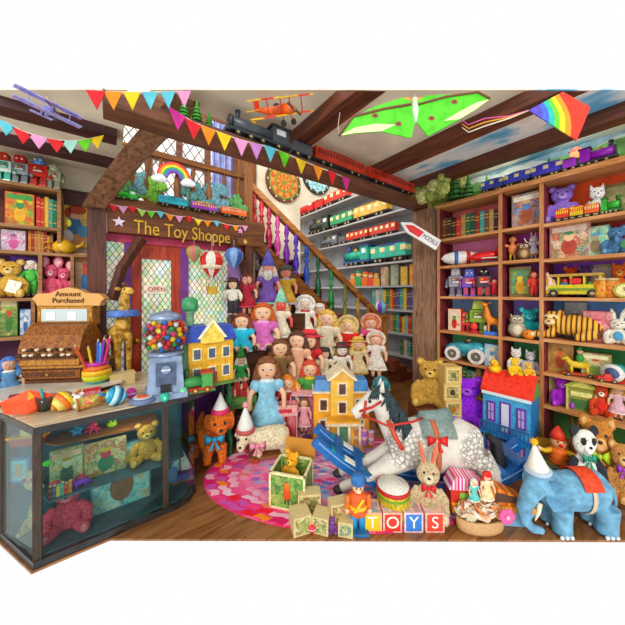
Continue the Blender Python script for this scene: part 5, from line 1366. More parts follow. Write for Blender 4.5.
MB().ell((0, 0, .76), (.2, .2, .26), art(['#1f6a74', '#3aa8b0', '#1a4a5c', '#8fd0d0', '#245a78'], 12, 8.0, .3), n=18, k=12).build('egg', t); MB().lathe([(.2, .74), (.206, .76), (.2, .78)], '#c8a040').build('band', t)

# lamb in a party hat
def local(px0, py0, d):
    """a place d ahead under column px0 and a px-sized frame facing the shop front"""
    return cam(px0, d, 0), d / F
lp, ls = local(268, 0, F * HC / (457 - HOR))
lm = thing('toy_lamb', 'cream woolly pull-along lamb with a white party hat and pink bow', 'toy lamb', lp, -YAW + .25, ls)
WOOL = mat('#e0d3b4', .95, var=.3, scale=.5)
b = MB()
b.tube([(-11, 0, 19), (0, 0, 19.5), (14, 0, 19), (20, 0, 18)], [10, 11.5, 11.5, 8], WOOL, n=14)
b.tube([(-11, 0, 21), (-18, -1, 25), (-22, -2, 26)], [8, 7, 7], WOOL, n=12); b.ell((-23, -3, 25), (7.5, 7.5, 8.5), WOOL); b.ell((-26, -6, 18), (4.6, 5, 6.5), '#d8b894')
for x in (-9, 15):
    for s in (-1, 1): b.tube([(x, s * 5, 14), (x, s * 6, 8), (x, s * 6, 5)], [4.6, 3.4, 3.2], WOOL, n=9)
b.build('body', lm, 1.2)
for s in (-1, 1):
    MB().ell((-20 + s * 8, 0, 27), (5, 2, 3), '#e8c8b4', rot=(0, s * .5, 0), n=9, k=6).build('ear', lm); MB().ell((-25 + s * 3.6, -9.4, 25.5), 1.3, '#1a1210', n=8, k=6).build('eye', lm)
MB().ell((-27, -10.6, 18.5), (1.6, 1, 1.2), '#3a2018', n=8, k=5).build('nose', lm)
bow(lm, (-11, -12, 19), 7.5, '#e89ab0')
MB().lathe([(8.5, 30), (7, 37), (3, 48), (.5, 54)], mat('#e8f0e8', .7), c=(-22, -2, 0), n=16).build('hat_cone', lm); MB().lathe([(8.8, 29), (9.6, 31), (8.8, 33)], '#b85a5a', c=(-22, -2, 0), n=16).build('hat_band', lm); MB().ell((-22, -2, 55), 3, '#f0a0a8', n=10, k=7).build('pompom', lm)
bs = MB().box((2, 0, 4.5), (42, 18, 2.5), '#8a5a34').build('wheeled_board', lm)
for x in (-13, 17):
    for s in (-1, 1): MB().tube([(x, s * 9, 3), (x, s * 11, 3)], 3, '#a8442c', n=12, smooth=False).build('wheel', bs)
# orange dog with hat
dp, ds = local(211, 0, F * HC / (462 - HOR))
dg = thing('toy_dog', 'orange shaggy toy dog with a blue bow and party hat beside the counter end', 'toy dog', dp, -YAW + .3, ds)
ORF = mat('#cf6a1f', .95, var=.45, scale=.45)
b = MB()
b.tube([(-8, 6, 22), (0, 4, 24), (6, -2, 26)], [13, 13, 12], ORF, n=12); b.ell((8, -6, 42), (12, 11, 11), ORF); b.ell((10, -15, 38), (6, 6, 5), '#e89a4a')
for s in (-1, 1):
    b.tube([(4 + s * 6, -5, 20), (4 + s * 7, -7, 8), (4 + s * 7, -9, 2.5)], [6, 4.5, 4], ORF, n=9); b.tube([(-10 + s * 4, 8, 18), (-9 + s * 7, 8, 8), (-9 + s * 7, 6, 2.5)], [8, 5, 4], ORF, n=9)
    b.ell((8 + s * 11, -4, 41), (4, 5, 9), '#b0521a')
b.tube([(-11, 13, 24), (-12, 20, 33), (-9, 21, 43)], [5, 4, 2], ORF, n=8)
b.build('body', dg, 1.3)
for s in (-1, 1): MB().ell((9 + s * 4.5, -16, 44), 1.5, '#15100e', n=8, k=6).build('eye', dg)
MB().ell((10, -21, 39.5), (2, 1.4, 1.6), '#1c1210', n=8, k=6).build('nose', dg)
bow(dg, (4, -15, 30), 9, '#3a9ac0')
MB().lathe([(8, 51), (6, 57), (2.4, 65), (.4, 70)], mat('#eef0ec', .7), c=(9, -4, 0), n=16).build('hat_cone', dg); MB().lathe([(8.6, 50), (9, 52), (8.4, 54.5)], '#d83a6a', c=(9, -4, 0), n=16).build('hat_band', dg)
# ================================================================ TOYS IN THE BROWN BOOKCASE
XB = 2.98
def sh_(z): return ('X', XB, z)
FB = -PI / 2 + .35                       # turned out of the shelf towards the shop
K1 = dict(zip('123456', RZ[:1] + RZ[1:])); K3 = C3
BGB = 'upright books in the brown bookcase'
bookrow(442, 498.5, ('X', 2.93, RZ[1]), .235, ['#6a4426', '#3e2718', '#3e2718', '#c8362c', '#b08a5a', '#2f6b3c', '#1f4a34', '#8a2a22', '#4a9a94', '#6a4426', '#b08a5a', '#33333a'], 'on the brown bookcase top shelf', 'the stone pillar', BGB, rz=-PI / 2, seed=2)
bookrow(444, 499, ('X', 2.93, .42), .29, ['#8a2a22', '#8a2a22', '#5a3a6e', '#b45a6a', '#2f6b3c', '#4a9a94', '#c9c2b0', '#b08a5a', '#6a4426', '#8a2a22', '#c9762f', '#6a4426'], 'under the blue racing car shelf', 'the stone pillar', 'books behind the purple bear', rz=-PI / 2, seed=3)
t = biplane('toy_airship', 'white toy airship with a blue nose lying in the pink cubby', 0, 0, 1, 1, '#ffffff', '#ffffff', '#ffffff', 0) if False else put('toy_airship', 'white football-shaped toy airship in the pink cubby', 'toy airship', 461, ('X', 2.95, RZ[2]), 14, rz=FB + .2)
MB().lathe([(.02, -1.3), (.3, -1.05), (.46, -.5), (.5, 0), (.46, .5), (.3, 1.05), (.02, 1.3)], mat('#e8e4de', .3), n=18, T=TR((0, 0, .5), (0, PI / 2, 0))).build('hull', t)
MB().lathe([(.47, -.45), (.51, -.3), (.47, -.15)], '#3a6ab0', n=18, T=TR((0, 0, .5), (0, PI / 2, 0))).build('blue_band', t); MB().lathe([(.49, .3), (.505, .4), (.46, .55)], '#c8362c', n=18, T=TR((0, 0, .5), (0, PI / 2, 0))).build('red_band', t)
t = put('toy_jet', 'red and white swept-wing toy jet next to the white airship', 'toy jet', 484, ('X', 2.93, RZ[2]), 15, rz=FB)
MB().tube([(-1.0, 0, .35), (-.5, 0, .45), (.5, 0, .5), (.95, 0, .55)], [.05, .25, .28, .1], mat('#d8322c', .3), n=12).build('fuselage', t); MB().add([(-.5, 0, .4), (.7, -.7, .3), (.8, -.2, .4), (.8, .2, .4), (.7, .7, .3), (-.5, 0, .32), (.7, -.7, .24), (.8, -.2, .32), (.8, .2, .32), (.7, .7, .24)], [(0, 1, 2, 3, 4), (9, 8, 7, 6, 5), (0, 5, 6, 1), (4, 9, 5, 0), (1, 6, 7, 2), (3, 8, 9, 4)], '#f0ece4', False).build('wing', t); MB().prism([(.5, .6), (.95, .6), (1.0, 1.1), (.75, 1.1)], -.03, .03, '#d8322c').build('tail_fin', t)
MB().tube([(0, 0, .04), (0, 0, .3)], [.2, .05], '#5a5a62').build('display_foot', t)
RG = 'toy robots in the purple cubby'
robot(put('toy_robot', 'grey tin toy robot nearest the pillar in the purple cubby', 'toy robot', 456, sh_(RZ[3]), 29, rz=FB, group=RG), '#9a94a0', '#6f6a78', '#b0a8b0')
robot(put('toy_robot', 'violet and blue toy robot in the middle of the purple cubby', 'toy robot', 469.5, sh_(RZ[3]), 28, rz=FB, group=RG), '#6a50b8', '#b84a70', '#5a70c8')
robot(put('toy_robot', 'black toy robot with red limbs at the far side of the purple cubby', 'toy robot', 484, sh_(RZ[3]), 30, rz=FB, group=RG), '#3a3640', '#c03a3a', '#2a2830', True)
t = put('toy_figure', 'small red toy figure beside the black robot', 'toy figure', 494.5, ('X', 2.94, RZ[3]), 18, rz=FB); doll(t, '#c82a3a', '#c82a3a', long=False, pants=True, top='#d8364a', arms=1)
flat('boxed_plant', 'white and red box with a potted plant picture in the blue cubby', 'box', 448, 461, ('X', 2.94, RZ[4]), 22, ['#f0dcc8', '#e8c8a8', '#f4e8d8'], '#c83a2c', .06, rz=-PI / 2, fig=('#c8322c', '#4a9a3c', '#e8e0d0'))
robot(put('toy_robot', 'little square red toy robot beside the plant box', 'toy robot', 465.5, sh_(RZ[4]), 20, rz=FB), '#d83a34', '#a82428', '#c83a3a')
t = put('toy_rocket', 'short red toy rocket on a round foot by the green robot', 'toy rocket', 474, ('X', 2.93, RZ[4]), 11, rz=FB); MB().lathe([(.5, 0), (.5, .15), (.2, .2), (.2, .3)], '#b82a2a').build('foot', t); MB().lathe([(.2, .28), (.32, .5), (.26, .8), (.02, 1.0)], '#e0483c').build('rocket_body', t)
robot(put('toy_robot', 'tall yellow-green alien toy robot in the blue cubby', 'toy robot', 478, ('X', 3.0, RZ[4]), 33, rz=FB), '#8aa03a', '#5a7a34', '#a8b84a')
t = put('toy_giraffe', 'orange toy giraffe with a blue stand at the edge of the blue cubby', 'toy giraffe', 492.5, ('X', 2.95, RZ[4]), 33, rz=FB)
b = MB(); oo = mat('#e88a24', .6, var=.3); b.tube([(.18, 0, .38), (0, 0, .42), (-.12, 0, .5), (-.16, -.02, .82)], [.1, .13, .11, .06], oo); b.ell((-.2, -.05, .9), (.09, .1, .07), oo)
for x in (-.1, .16):
    for s in (-1, 1): b.tube([(x, s * .06, .4), (x, s * .07, .08)], [.05, .035], oo, n=7)
b.build('body', t, .025); eyes(t, .05, -.14, .93, .015); MB().box((.02, 0, .05), (.5, .3, .1), '#2f6ac8').build('stand', t)
for s in (-1, 1): MB().ell((-.16 + s * .09, 0, .96), (.05, .02, .03), oo, n=7, k=5).build('ear', t)
t = put('toy_car', 'turquoise racing car with big white wheels in the green cubby', 'toy car', 466, ('X', 2.96, RZ[5]), 20, rz=FB - .25)
CB = mat('#4aa0b0', .25, .1, scale=6)
MB().tube([(-.98, 0, .55), (-.6, 0, .6), (0, 0, .62), (.6, 0, .66), (.95, 0, .62)], [.1, .26, .32, .34, .2], CB, n=14, flat=.95).box((0, 0, .36), (1.6, .5, .1), '#3a6a74').build('car_body', t)
MB().ell((.1, 0, .92), (.2, .2, .12), '#2a2c30').build('seat_opening', t); MB().tube([(.12, 0, .9), (.12, 0, 1.08)], .1, '#c8a080').ell((.12, 0, 1.1), .1, '#5a3a24', n=9, k=6).build('driver', t)
for x in (-.5, .58):
    for s in (-1, 1):
        w = MB().tube([(x, s * .33, .36), (x, s * .45, .36)], .36, mat('#e8e4dc', .6), n=18, smooth=False).build('wheel', t); MB().tube([(x, s * .455, .36), (x, s * .465, .36)], .22, '#6a6458', n=14, smooth=False).ell((x, s * .46, .36), .07, '#b8b0a0', n=8, k=5).build('hub_cap', w)
flat('picture_box', 'pale blue picture box beside the turquoise racing car', 'box', 485, 499, ('X', 2.93, RZ[5]), 22, ['#7fb8d8', '#a8d0e4', '#e0d8c0', '#5a90b8'], '#6aa8cc', .06, rz=-PI / 2, fig=('#e8e0c8', '#5a8ab8', '#d8b48c'))
# narrow column
flat('board_game', 'board game box with a white title strip on the top shelf of the narrow column', 'game box', 514, 539, ('X', 2.95, RZ[1]), 34, ['#c87a5a', '#8a5a3a', '#5a8ac0', '#e0b48c', '#a84a34'], '#c8b090', .05, rz=-PI / 2, band='#efe6d2', fig=('#a8583a', '#5a86c0', '#d8b07a'))
t = put('toy_bird', 'orange long-beaked toy bird with outstretched wings in the magenta cubby', 'toy bird', 512.5, sh_(RZ[2]), 26, rz=FB); b = MB(); oo = mat('#e08a5a', .7)
b.ell((0, 0, .45), (.14, .12, .22), oo); b.ell((0, -.02, .82), (.12, .11, .12), oo); b.tube([(0, 0, .6), (0, 0, .75)], .06, oo)
for s in (-1, 1): b.tube([(s * .1, 0, .58), (s * .25, -.02, .62), (s * .36, -.04, .55)], [.05, .06, .02], oo, n=7); b.tube([(s * .06, 0, .28), (s * .07, -.02, 0)], [.04, .03], '#d8c04a', n=7)
b.build('body', t); eyes(t, .05, -.11, .85, .02); MB().tube([(0, -.1, .8), (0, -.24, .78)], [.035, .005], '#d8c04a', n=7).build('beak', t)
def owl(t, c, c2):
    MB().ell((0, 0, .36), (.33, .28, .36), mat(c, .85, var=.3)).ell((0, 0, .74), (.27, .25, .24), mat(c, .85, var=.3)).tube([(-.18, 0, .88), (-.22, 0, 1.02)], [.07, .01], c, n=6).tube([(.18, 0, .88), (.22, 0, 1.02)], [.07, .01], c, n=6).build('body', t)
    for s in (-1, 1): e_ = MB().ell((s * .1, -.2, .78), (.09, .05, .09), '#f0e8d8', n=10, k=7).ell((s * .1, -.245, .78), (.045, .02, .045), '#1c1410', n=8, k=5).build('eye', t)
    MB().tube([(0, -.23, .7), (0, -.3, .63)], [.04, .005], '#d8a03a', n=6).build('beak', t); MB().ell((0, -.2, .34), (.19, .1, .24), c2).build('belly', t)
owl(put('toy_owl', 'small brown toy owl between two toys with raised arms', 'toy owl', 523.5, ('X', 2.93, RZ[2]), 17, rz=FB), '#7a5a3a', '#b89a6a')
t = put('toy_rabbit', 'grey-white long-eared toy with arms raised in the magenta cubby', 'toy rabbit', 533.5, sh_(RZ[2]), 24, rz=FB); doll(t, '#d0c8d0', '#c8c0c8', skin='#d8d0d4', long=False, arms=1, trim='#e8843a')
for s in (-1, 1): MB().tube([(s * .05, 0, .93), (s * .08, 0, 1.15)], [.035, .02], '#d0c8cc', n=7).build('ear', t)
flat('picture_book', 'framed yellow and green dinosaur picture in the violet cubby', 'picture', 511, 529, ('X', 2.97, RZ[3]), 30, ['#5a8a5a', '#8ab06a', '#3f7a6a', '#c8b84a'], '#8a7a4a', .04, rz=-PI / 2, rim=True, fig=('#e0a82c', '#e8c84a', '#4a9a8a'))
t = put('toy_figure', 'red toy figure leaning beside the dinosaur picture', 'toy figure', 534, ('X', 2.93, RZ[3]), 26, rz=FB); doll(t, '#c83a3a', '#a82a2a', pants=True, top='#d8483c', skin='#d89a7a', long=False)
owl(put('toy_owl', 'plump grey and cream toy owl in the lilac cubby', 'toy owl', 517, ('X', 2.95, RZ[4]), 23, rz=FB), '#a8a08c', '#d8ccb0')
t = put('teddy_bear', 'bright turquoise teddy bear in the lilac cubby', 'teddy bear', 529, ('X', 3.02, RZ[4]), 31, rz=FB); t.scale.y *= .6; teddy(t, '#2fb0b8', '#6ad0d0')
t = put('toy_ball', 'small round orange toy in front of the turquoise teddy', 'toy ball', 529, ('X', 2.91, RZ[4]), 10, rz=FB); MB().ell((0, 0, .48), (.55, .5, .48), '#e88a34').build('ball', t); eyes(t, .18, -.46, .6, .07)
for px, c, lb in ((516, '#e4dcd4', 'white toy kitten in the low green cubby'), (530.5, '#b8b4b8', 'grey and white toy kitten in the low green cubby')):
    t = put('toy_kitten', lb, 'toy cat', px, ('X', 2.94, RZ[5]), 24, rz=FB, group='toy kittens'); t.scale.y *= .55; t.scale.x *= .85; teddy(t, c, '#f4ece8', ear='cat')
t = put('toy_frog', 'green toy frog peeping between the two kittens', 'toy frog', 523, ('X', 3.05, RZ[5]), 14, rz=FB); MB().ell((0, 0, .4), (.5, .4, .4), '#4fae4a').ell((-.22, -.15, .82), .16, '#5fc05a').ell((.22, -.15, .82), .16, '#5fc05a').build('body', t); eyes(t, .22, -.28, .86, .07)
# wide column
t = put('teddy_bear', 'lavender purple teddy bear on the orange top shelf of the bookcase', 'teddy bear', 562, ('X', 3.03, C3[1]), 40, rz=FB - .1); t.scale.y *= .6; teddy(t, '#8a6ac8', '#a890dc', big=True)
a, _ = at(556, ('X', 2.915, C3[1])); b_, _ = at(622, ('X', 2.915, C3[1]))
train('toy_train', 'wooden train in red, yellow, orange and green in front of the lavender bear', a, b_, .125, [('van', 1, '#d8442c', '#f0c83c'), ('van', 1, '#ecc02c', '#d8442c'), ('van', 1, '#e0642c', '#f0d890'), ('loco', 1.3, '#3fa83c', '#2a6a2c')], face_left=False)
t = put('toy_kitten', 'white and grey toy kitten above the wooden train', 'toy cat', 597, ('X', 3.0, C3[1]), 34, rz=FB); t.scale.y *= .5; t.scale.x *= .8; teddy(t, '#e8e4e0', '#f4f0ec', ear='cat', limbs='#b0a8a4')
flat('landscape_picture', 'olive green framed landscape on the orange top shelf', 'picture', 607, 626, ('X', 3.08, C3[1]), 34, ['#8a8a5a', '#b0a870', '#6a7a4a', '#c8b88a'], '#7a6a3c', .03, rz=-PI / 2, rim=True)
flat('story_book', 'big cream story book with a crowd of red and green figures on the second shelf', 'book', 554, 584, ('X', 2.97, C3[2]), 34, ['#c86a4a', '#e8c8a0', '#6a9a6a', '#d84a4a', '#f0e0c0', '#5a8a8a'], '#d8a8a0', .05, rz=-PI / 2, band='#f0d8c8', fig=('#b84a3a', '#e8c89a', '#4a8a5a'))
flat('boxed_toy', 'mint green box with an animal picture beside the big story book', 'box', 586, 605, ('X', 2.98, C3[2]), 30, ['#8fd0a8', '#b8e0c0', '#5aa890', '#d8e8b8'], '#7ab898', .06, rz=-PI / 2, fig=('#8a7a5a', '#a89a78', '#4a9ac0'))
t = put('toy_elephant', 'slate blue furry toy elephant on the second shelf', 'toy elephant', 616, ('X', 2.99, C3[2]), 30, rz=FB - .2); t.scale.y *= .55; teddy(t, '#4a78a0', '#7aa0c0')
for s in (-1, 1): MB().ell((s * .3, .02, .76), (.17, .04, .2), '#5a88b0').build('big_ear', t)
MB().tube([(0, -.2, .66), (0, -.36, .5), (0, -.38, .35)], [.07, .055, .045], '#4a78a0').build('trunk', t)
# bus
t = put('toy_bus', 'yellow toy bus with lit windows and passengers on the purple shelf', 'toy bus', 574, ('X', 2.98, C3[3]), 26, rz=-PI / 2 - .03)
YB = mat('#d8c83c', .4)
MB().box((0, 0, .3), (1.75, .5, .36), YB).box((0, 0, .85), (1.6, .46, .1), '#b8964a').box((0, 0, .14), (1.7, .46, .08), '#4a3a24').build('bus_body', t)
for x in (-.78, -.42, -.05, .32, .74): MB().box((x, 0, .64), (.05, .44, .36), YB).build('window_post', t)
for i, x in enumerate((-.6, -.24, .14, .52)): MB().ell((x, -.1, .62), (.09, .09, .11), ['#d8a078', '#c8403a', '#e0b090', '#5a3a28'][i], n=9, k=6).box((x, -.1, .5), (.2, .16, .14), ['#e8e0d0', '#3a6ab0', '#c83a3a', '#4a8a4a'][i]).build('passenger', t)
MB().box((0, -.256, .3), (1.4, .008, .1), '#7a9a3a').box((.1, -.26, .62), (.3, .01, .2), '#d83a3a').build('side_stripe', t); wheelset(t, (-.55, .55), .24, .15)
t = put('toy_seahorse', 'pale pink toy seahorse beside the yellow bus', 'toy seahorse', 548, ('X', 2.95, C3[3]), 25, rz=FB); MB().tube([(.1, 0, .05), (-.12, 0, .08), (-.1, 0, .3), (.06, 0, .5), (.04, 0, .75), (-.04, 0, .92), (-.2, 0, .84)], [.03, .05, .08, .11, .09, .09, .03], mat('#e0c0a8', .7), n=9).build('body', t); eyes(t, .06, -.07, .92, .018); MB().prism([(.12, .45), (.28, .6), (.14, .7)], -.02, .02, '#d8909a').build('fin', t)
t = put('teddy_bear', 'red-orange teddy bear behind the yellow bus', 'teddy bear', 571, ('X', 3.1, C3[3]), 32, rz=FB); t.scale.y *= .5; t.scale.x *= .7; teddy(t, '#d8542c', '#e8844c')
t = put('teddy_bear', 'plum purple teddy bear behind the back end of the yellow bus', 'teddy bear', 585, ('X', 3.1, C3[3]), 33, rz=FB); t.scale.y *= .5; t.scale.x *= .7; teddy(t, '#5a3a80', '#7a5aa0')
flat('picture', 'grey-blue framed picture with an orange centre on the purple shelf', 'picture', 592, 612, ('X', 3.12, C3[3]), 33, ['#8a90a8', '#a8a8b8', '#c8a878'], '#8a8478', .03, rz=-PI / 2, rim=True, fig=('#d8843a', '#e0a85a', '#7a8ab0'))
for px, c, lb in ((601, '#d8a040', 'amber glass jar of sweets nearer the yellow bus'), (611.5, '#e0702c', 'deep orange glass jar of sweets')):
    t = put('sweet_jar', lb, 'jar', px, ('X', 2.96, C3[3]), 20, rz=FB, group='sweet jars'); MB().lathe([(.28, 0), (.32, .05), (.32, .78), (.24, .84)], art([c, '#f0c060', '#c8502c', c], 9, px), n=16).build('jar_body', t); MB().lathe([(.27, .84), (.28, .95), (.05, 1.0)], '#c8b080', n=16).build('lid', t)
t = put('toy_cat', 'bright orange toy cat standing behind the sweet jars', 'toy cat', 619, ('X', 3.08, C3[3]), 36, rz=FB - .2); t.scale.y *= .5; t.scale.x *= .7; teddy(t, '#e0702c', '#f0a860', ear='cat')
t = put('toy_clock', 'yellow-green round toy clock at the end of the purple shelf', 'toy clock', 624, ('X', 2.925, C3[3]), 15, rz=FB - .2); MB().tube([(0, -.15, .5), (0, .15, .5)], .5, '#a8a83c', n=20, smooth=False).build('case', t); MB().tube([(0, -.17, .5), (0, -.15, .5)], .38, '#e8dca0', n=20, smooth=False).build('dial', t); MB().box((0, -.18, .6), (.04, .01, .24), '#3a2a1c').box((.1, -.18, .5), (.2, .01, .04), '#3a2a1c').build('hand', t)
# tiger
tp, td = at(567, ('X', 2.985, C3[4]))
tg = thing('toy_tiger', 'large striped toy tiger lying along the blue shelf', 'toy tiger', tp, -PI / 2 + .1, td / F)
def stripes():
    m, nt, b = newmat('tiger_stripes'); tc = nd(nt, 'ShaderNodeTexCoord'); w = nd(nt, 'ShaderNodeTexWave'); w.inputs['Scale'].default_value = .085; w.inputs['Distortion'].default_value = 5; w.inputs['Detail'].default_value = 2; w.inputs['Detail Scale'].default_value = .12
    nt.links.new(tc.outputs['Object'], w.inputs['Vector']); nt.links.new(ramp(nt, w.outputs[0], ['#33200f', '#d99a3c', '#e0aa50', '#d8923a', '#e8bc6a']), b.inputs['Base Color']); b.inputs['Roughness'].default_value = .9
    return m
TS = stripes(); TC = mat('#e8d4a0', .9, scale=.5)
b = MB(); b.tube([(-8, 0, 12), (4, 1, 14), (16, 1, 13), (23, 0, 9)], [9, 10.5, 10, 7], TS, n=14); b.ell((-11, -4, 19), (8.5, 8, 8.5), TS, n=14, k=10)
for s in (-1, 1): b.tube([(-9, s * 5, 6), (-17, s * 5 - 2, 3.5), (-25, s * 5 - 3, 3)], [5, 4, 3.6], TS, n=9); b.ell((-11 + s * 6.5, -1, 26), (3, 1.8, 3), TS, n=8, k=6)
b.tube([(18, -6, 8), (12, -10, 4), (6, -11, 3)], [7, 4.5, 3.4], TS, n=9); b.tube([(24, 2, 8), (29, 4, 4), (24, 8, 3)], [3, 2.4, 2], TS, n=8)
b.build('body', tg, 1.1)
MB().ell((-12, -11, 16.5), (4.5, 3.5, 3.2), TC).ell((-11, -9, 21.5), (6, 3, 3), TC).build('muzzle', tg); MB().ell((-12, -14.3, 17.6), (1.5, .8, 1), '#b84a4a', n=7, k=5).build('nose', tg)
for s in (-1, 1): MB().ell((-11.5 + s * 3.2, -11.8, 21), 1.1, '#1a1008', n=7, k=5).build('eye', tg); MB().ell((-26, s * 5 - 3.5, 2.8), (3.2, 3.4, 2.6), TC, n=9, k=6).build('paw', tg)
flat('picture', 'grey picture card standing behind the lying tiger', 'picture', 567, 584, ('X', 3.12, C3[4]), 36, ['#98a0a4', '#b8bcbc', '#7a848c'], '#8a8f90', .02, rz=-PI / 2, fig=('#6a747c', '#4a525a', '#c0c4c4'))
flat('picture_box', 'bright pink picture box between the tiger and the white rabbit', 'box', 587, 609, ('X', 2.98, C3[4]), 31, ['#e0808a', '#c86070', '#e8a8a8', '#8a5a4a'], '#d87a84', .08, rz=-PI / 2, fig=('#7a4a40', '#e8a0a8', '#c8586a'))
t = put('toy_rabbit', 'white tall-eared toy rabbit in blue at the end of the tiger shelf', 'toy rabbit', 618, ('X', 2.98, C3[4]), 28, rz=FB - .25); t.scale.y *= .55; teddy(t, '#e4dccc', '#f0e8dc', ear='long', belly='#5aa0c8')
flat('picture', 'gold-framed picture of a red-robed figure on the green shelf', 'picture', 551, 570, ('X', 3.0, C3[5]), 30, ['#b88a4a', '#c89a5a', '#a8743a', '#d8b070'], '#c8a05a', .03, rz=-PI / 2, rim=True, fig=('#b84a24', '#d8743a', '#8a6a2c'))
t = put('toy_horse_rider', 'small green rider on a yellow wheeled horse on the green shelf', 'toy horse', 578, ('X', 2.95, C3[5]), 26, rz=FB)
b = MB(); b.tube([(.3, 0, .42), (-.2, 0, .44), (-.34, 0, .66), (-.48, 0, .6)], [.13, .14, .09, .06], '#d8b84a')
for x in (-.2, .25):
    for s in (-1, 1): b.tube([(x, s * .08, .4), (x, s * .09, .12)], [.05, .04], '#d8b84a', n=7)
b.build('horse_body', t); MB().ell((.05, 0, .7), (.12, .1, .18), '#3a8a3a').ell((.05, 0, .95), .1, '#d8a888').tube([(.05, 0, 1.0), (.08, 0, 1.2)], [.1, .01], '#2f7a34', n=8).build('rider', t); MB().box((0, 0, .09), (.9, .3, .06), '#b8442c').build('wheeled_board', t); wheelset(t, (-.3, .3), .17, .07)
flat('game_box', 'cream and green game box on the green shelf', 'game box', 585, 606, ('X', 2.97, C3[5]), 25, ['#c8c88a', '#8aa85a', '#e0d8a8', '#a8503a'], '#b0a870', .06, rz=-PI / 2, band='#e8e0b8', fig=('#7a9a4a', '#d8c890', '#b8583a'))
t = put('toy_telescope', 'teal toy telescope with a white lens ring on the green shelf', 'toy telescope', 617, ('X', 2.97, C3[5]), 21, rz=FB - .6); MB().tube([(0, -.4, .5), (0, .3, .62)], [.36, .26], mat('#5ab0b0', .3), n=18).build('barrel', t); MB().tube([(0, -.46, .49), (0, -.4, .5)], .42, '#e8e4e0', n=18).tube([(0, -.48, .487), (0, -.46, .49)], .26, '#4a5a80', n=16).build('lens_ring', t); MB().box((0, 0, .1), (.5, .5, .2), '#c83a34').build('stand', t)
t = put('toy_car', 'small red toy car beside the teal telescope', 'toy car', 607, ('X', 2.915, C3[5]), 9, rz=FB); MB().box((0, 0, .4), (1.6, .7, .4), '#c8342c').box((.1, 0, .75), (.8, .6, .4), '#d8483c', tx=.7).build('car_body', t); wheelset(t, (-.5, .5), .36, .22)
t = put('soft_toy', 'purple furry toy in an open box on the olive shelf', 'soft toy', 562, ('X', 2.97, C3[6]), 31, rz=FB); t.scale.y *= .55; t.scale.x *= .8; teddy(t, '#9a2ab8', '#b85ad0')
MB().box((0, .3, .52), (.75, .04, 1.04), '#a88a5a').build('carton_back', t)
t = put('toy_house', 'green-roofed olive toy cottage on the olive shelf', 'toy house', 581, ('X', 2.99, C3[6]), 33, rz=FB - .15)
MB().box((0, .05, .36), (.66, .4, .72), '#8a8a3c').build('walls', t); MB().prism([(-.4, .7), (.4, .7), (0, 1.0)], -.2, .28, '#a8b04a').build('roof', t); MB().prism([(-.26, .72), (.26, .72), (0, .91)], -.215, -.2, '#d8d070').build('gable', t); MB().box((0, -.155, .5), (.46, .02, .14), '#e0d890').box((0, -.155, .2), (.46, .02, .28), '#3f6a34').build('shutters', t)
for x in (-.31, .31): MB().box((x, -.17, .36), (.05, .05, .72), '#c8c070').build('post', t)
t = put('toy_fox', 'red toy fox with white cheeks and a waistcoat on the olive shelf', 'toy fox', 601, ('X', 2.97, C3[6]), 33, rz=FB - .15); t.scale.y *= .5; t.scale.x *= .72; teddy(t, '#c84a24', '#f4ece0', ear='cat', belly='#d83a34')
t = put('doll', 'doll in a dusty pink dress at the end of the olive shelf', 'doll', 618, ('X', 2.97, C3[6]), 34, rz=FB - .2); t.scale.y *= .7; doll(t, '#d8b0b8', '#c89a4a', trim='#f0e0e0')
t = put('toy_kangaroo', 'brown toy kangaroo behind the jack-in-the-box', 'toy kangaroo', 575, ('X', 3.02, .12), 36, rz=FB); t.scale.y *= .5; t.scale.x *= .6; teddy(t, '#8a5a2c', '#b88a5a', ear='long')
bookrow(606, 628, ('X', 2.93, .12), .2, ['#c9762f', '#8a2a22', '#c9c2b0', '#d9b64a'], 'on the bookcase bottom shelf', 'the big brown bear', 'low books by the brown bears', rz=-PI / 2, seed=8)

# ---- scenery and train on top
TPZ = 2.40
hl = thing('mountain_scenery', 'painted green hills with snowy mountains along the bookcase top', 'scenery', (3.12, .8, TPZ))
rr = random.Random(12)
def ridge(x, y0, y1, zb, amp, mt, seed, th):
    r2 = random.Random(seed); n = 26; P = [(y0, 0)]
    for i in range(n + 1):
        u = i / n; P.append((y0 + (y1 - y0) * u, zb + amp * (.5 * math.sin(u * 9 + seed) + .35 * math.sin(u * 21 + seed * 2) + r2.uniform(-.18, .18))))
    P.append((y1, 0))
    return MB(TR((x, 0, 0), (0, 0, PI / 2))).prism(P, -th / 2, th / 2, mt)
ridge(.045, -.95, .8, .24, .05, mat('#dfeaf0', .9, scale=9), 1, .02).build('snowy_mountains', hl)
ridge(.02, -.95, .8, .19, .06, mat('#7fb070', .95, var=.5, scale=14), 5, .03).build('far_hills', hl)
ridge(-.02, -.95, .8, .13, .06, mat('#6aa048', .95, var=.5, scale=16), 9, .04).build('near_hills', hl)
for i in range(46):
    y = rr.uniform(-.9, .75); r = rr.uniform(.022, .05)
    q = MB().ell((-.05 + rr.uniform(-.02, .02), y, r * .8), (r * .8, r * 1.3, r), mat(['#5a8a3a', '#7aa04a', '#3f6a34', '#8aa85a'][i % 4], .95, var=.5, scale=20), n=8, k=5); q.build('bush', hl)
cg = MB().box((0, 0, .5), (1, .6, 1), '#c88a5a').prism([(-.65, 1.0), (.65, 1.0), (0, 1.6)], -.4, .4, '#a84a3a')
o = link('cottage', cg.mesh('cottage'), hl); o.location = (-.07, -.26, .13); o.scale = (.07, .05, .06); o.rotation_euler = (0, 0, -PI / 2)
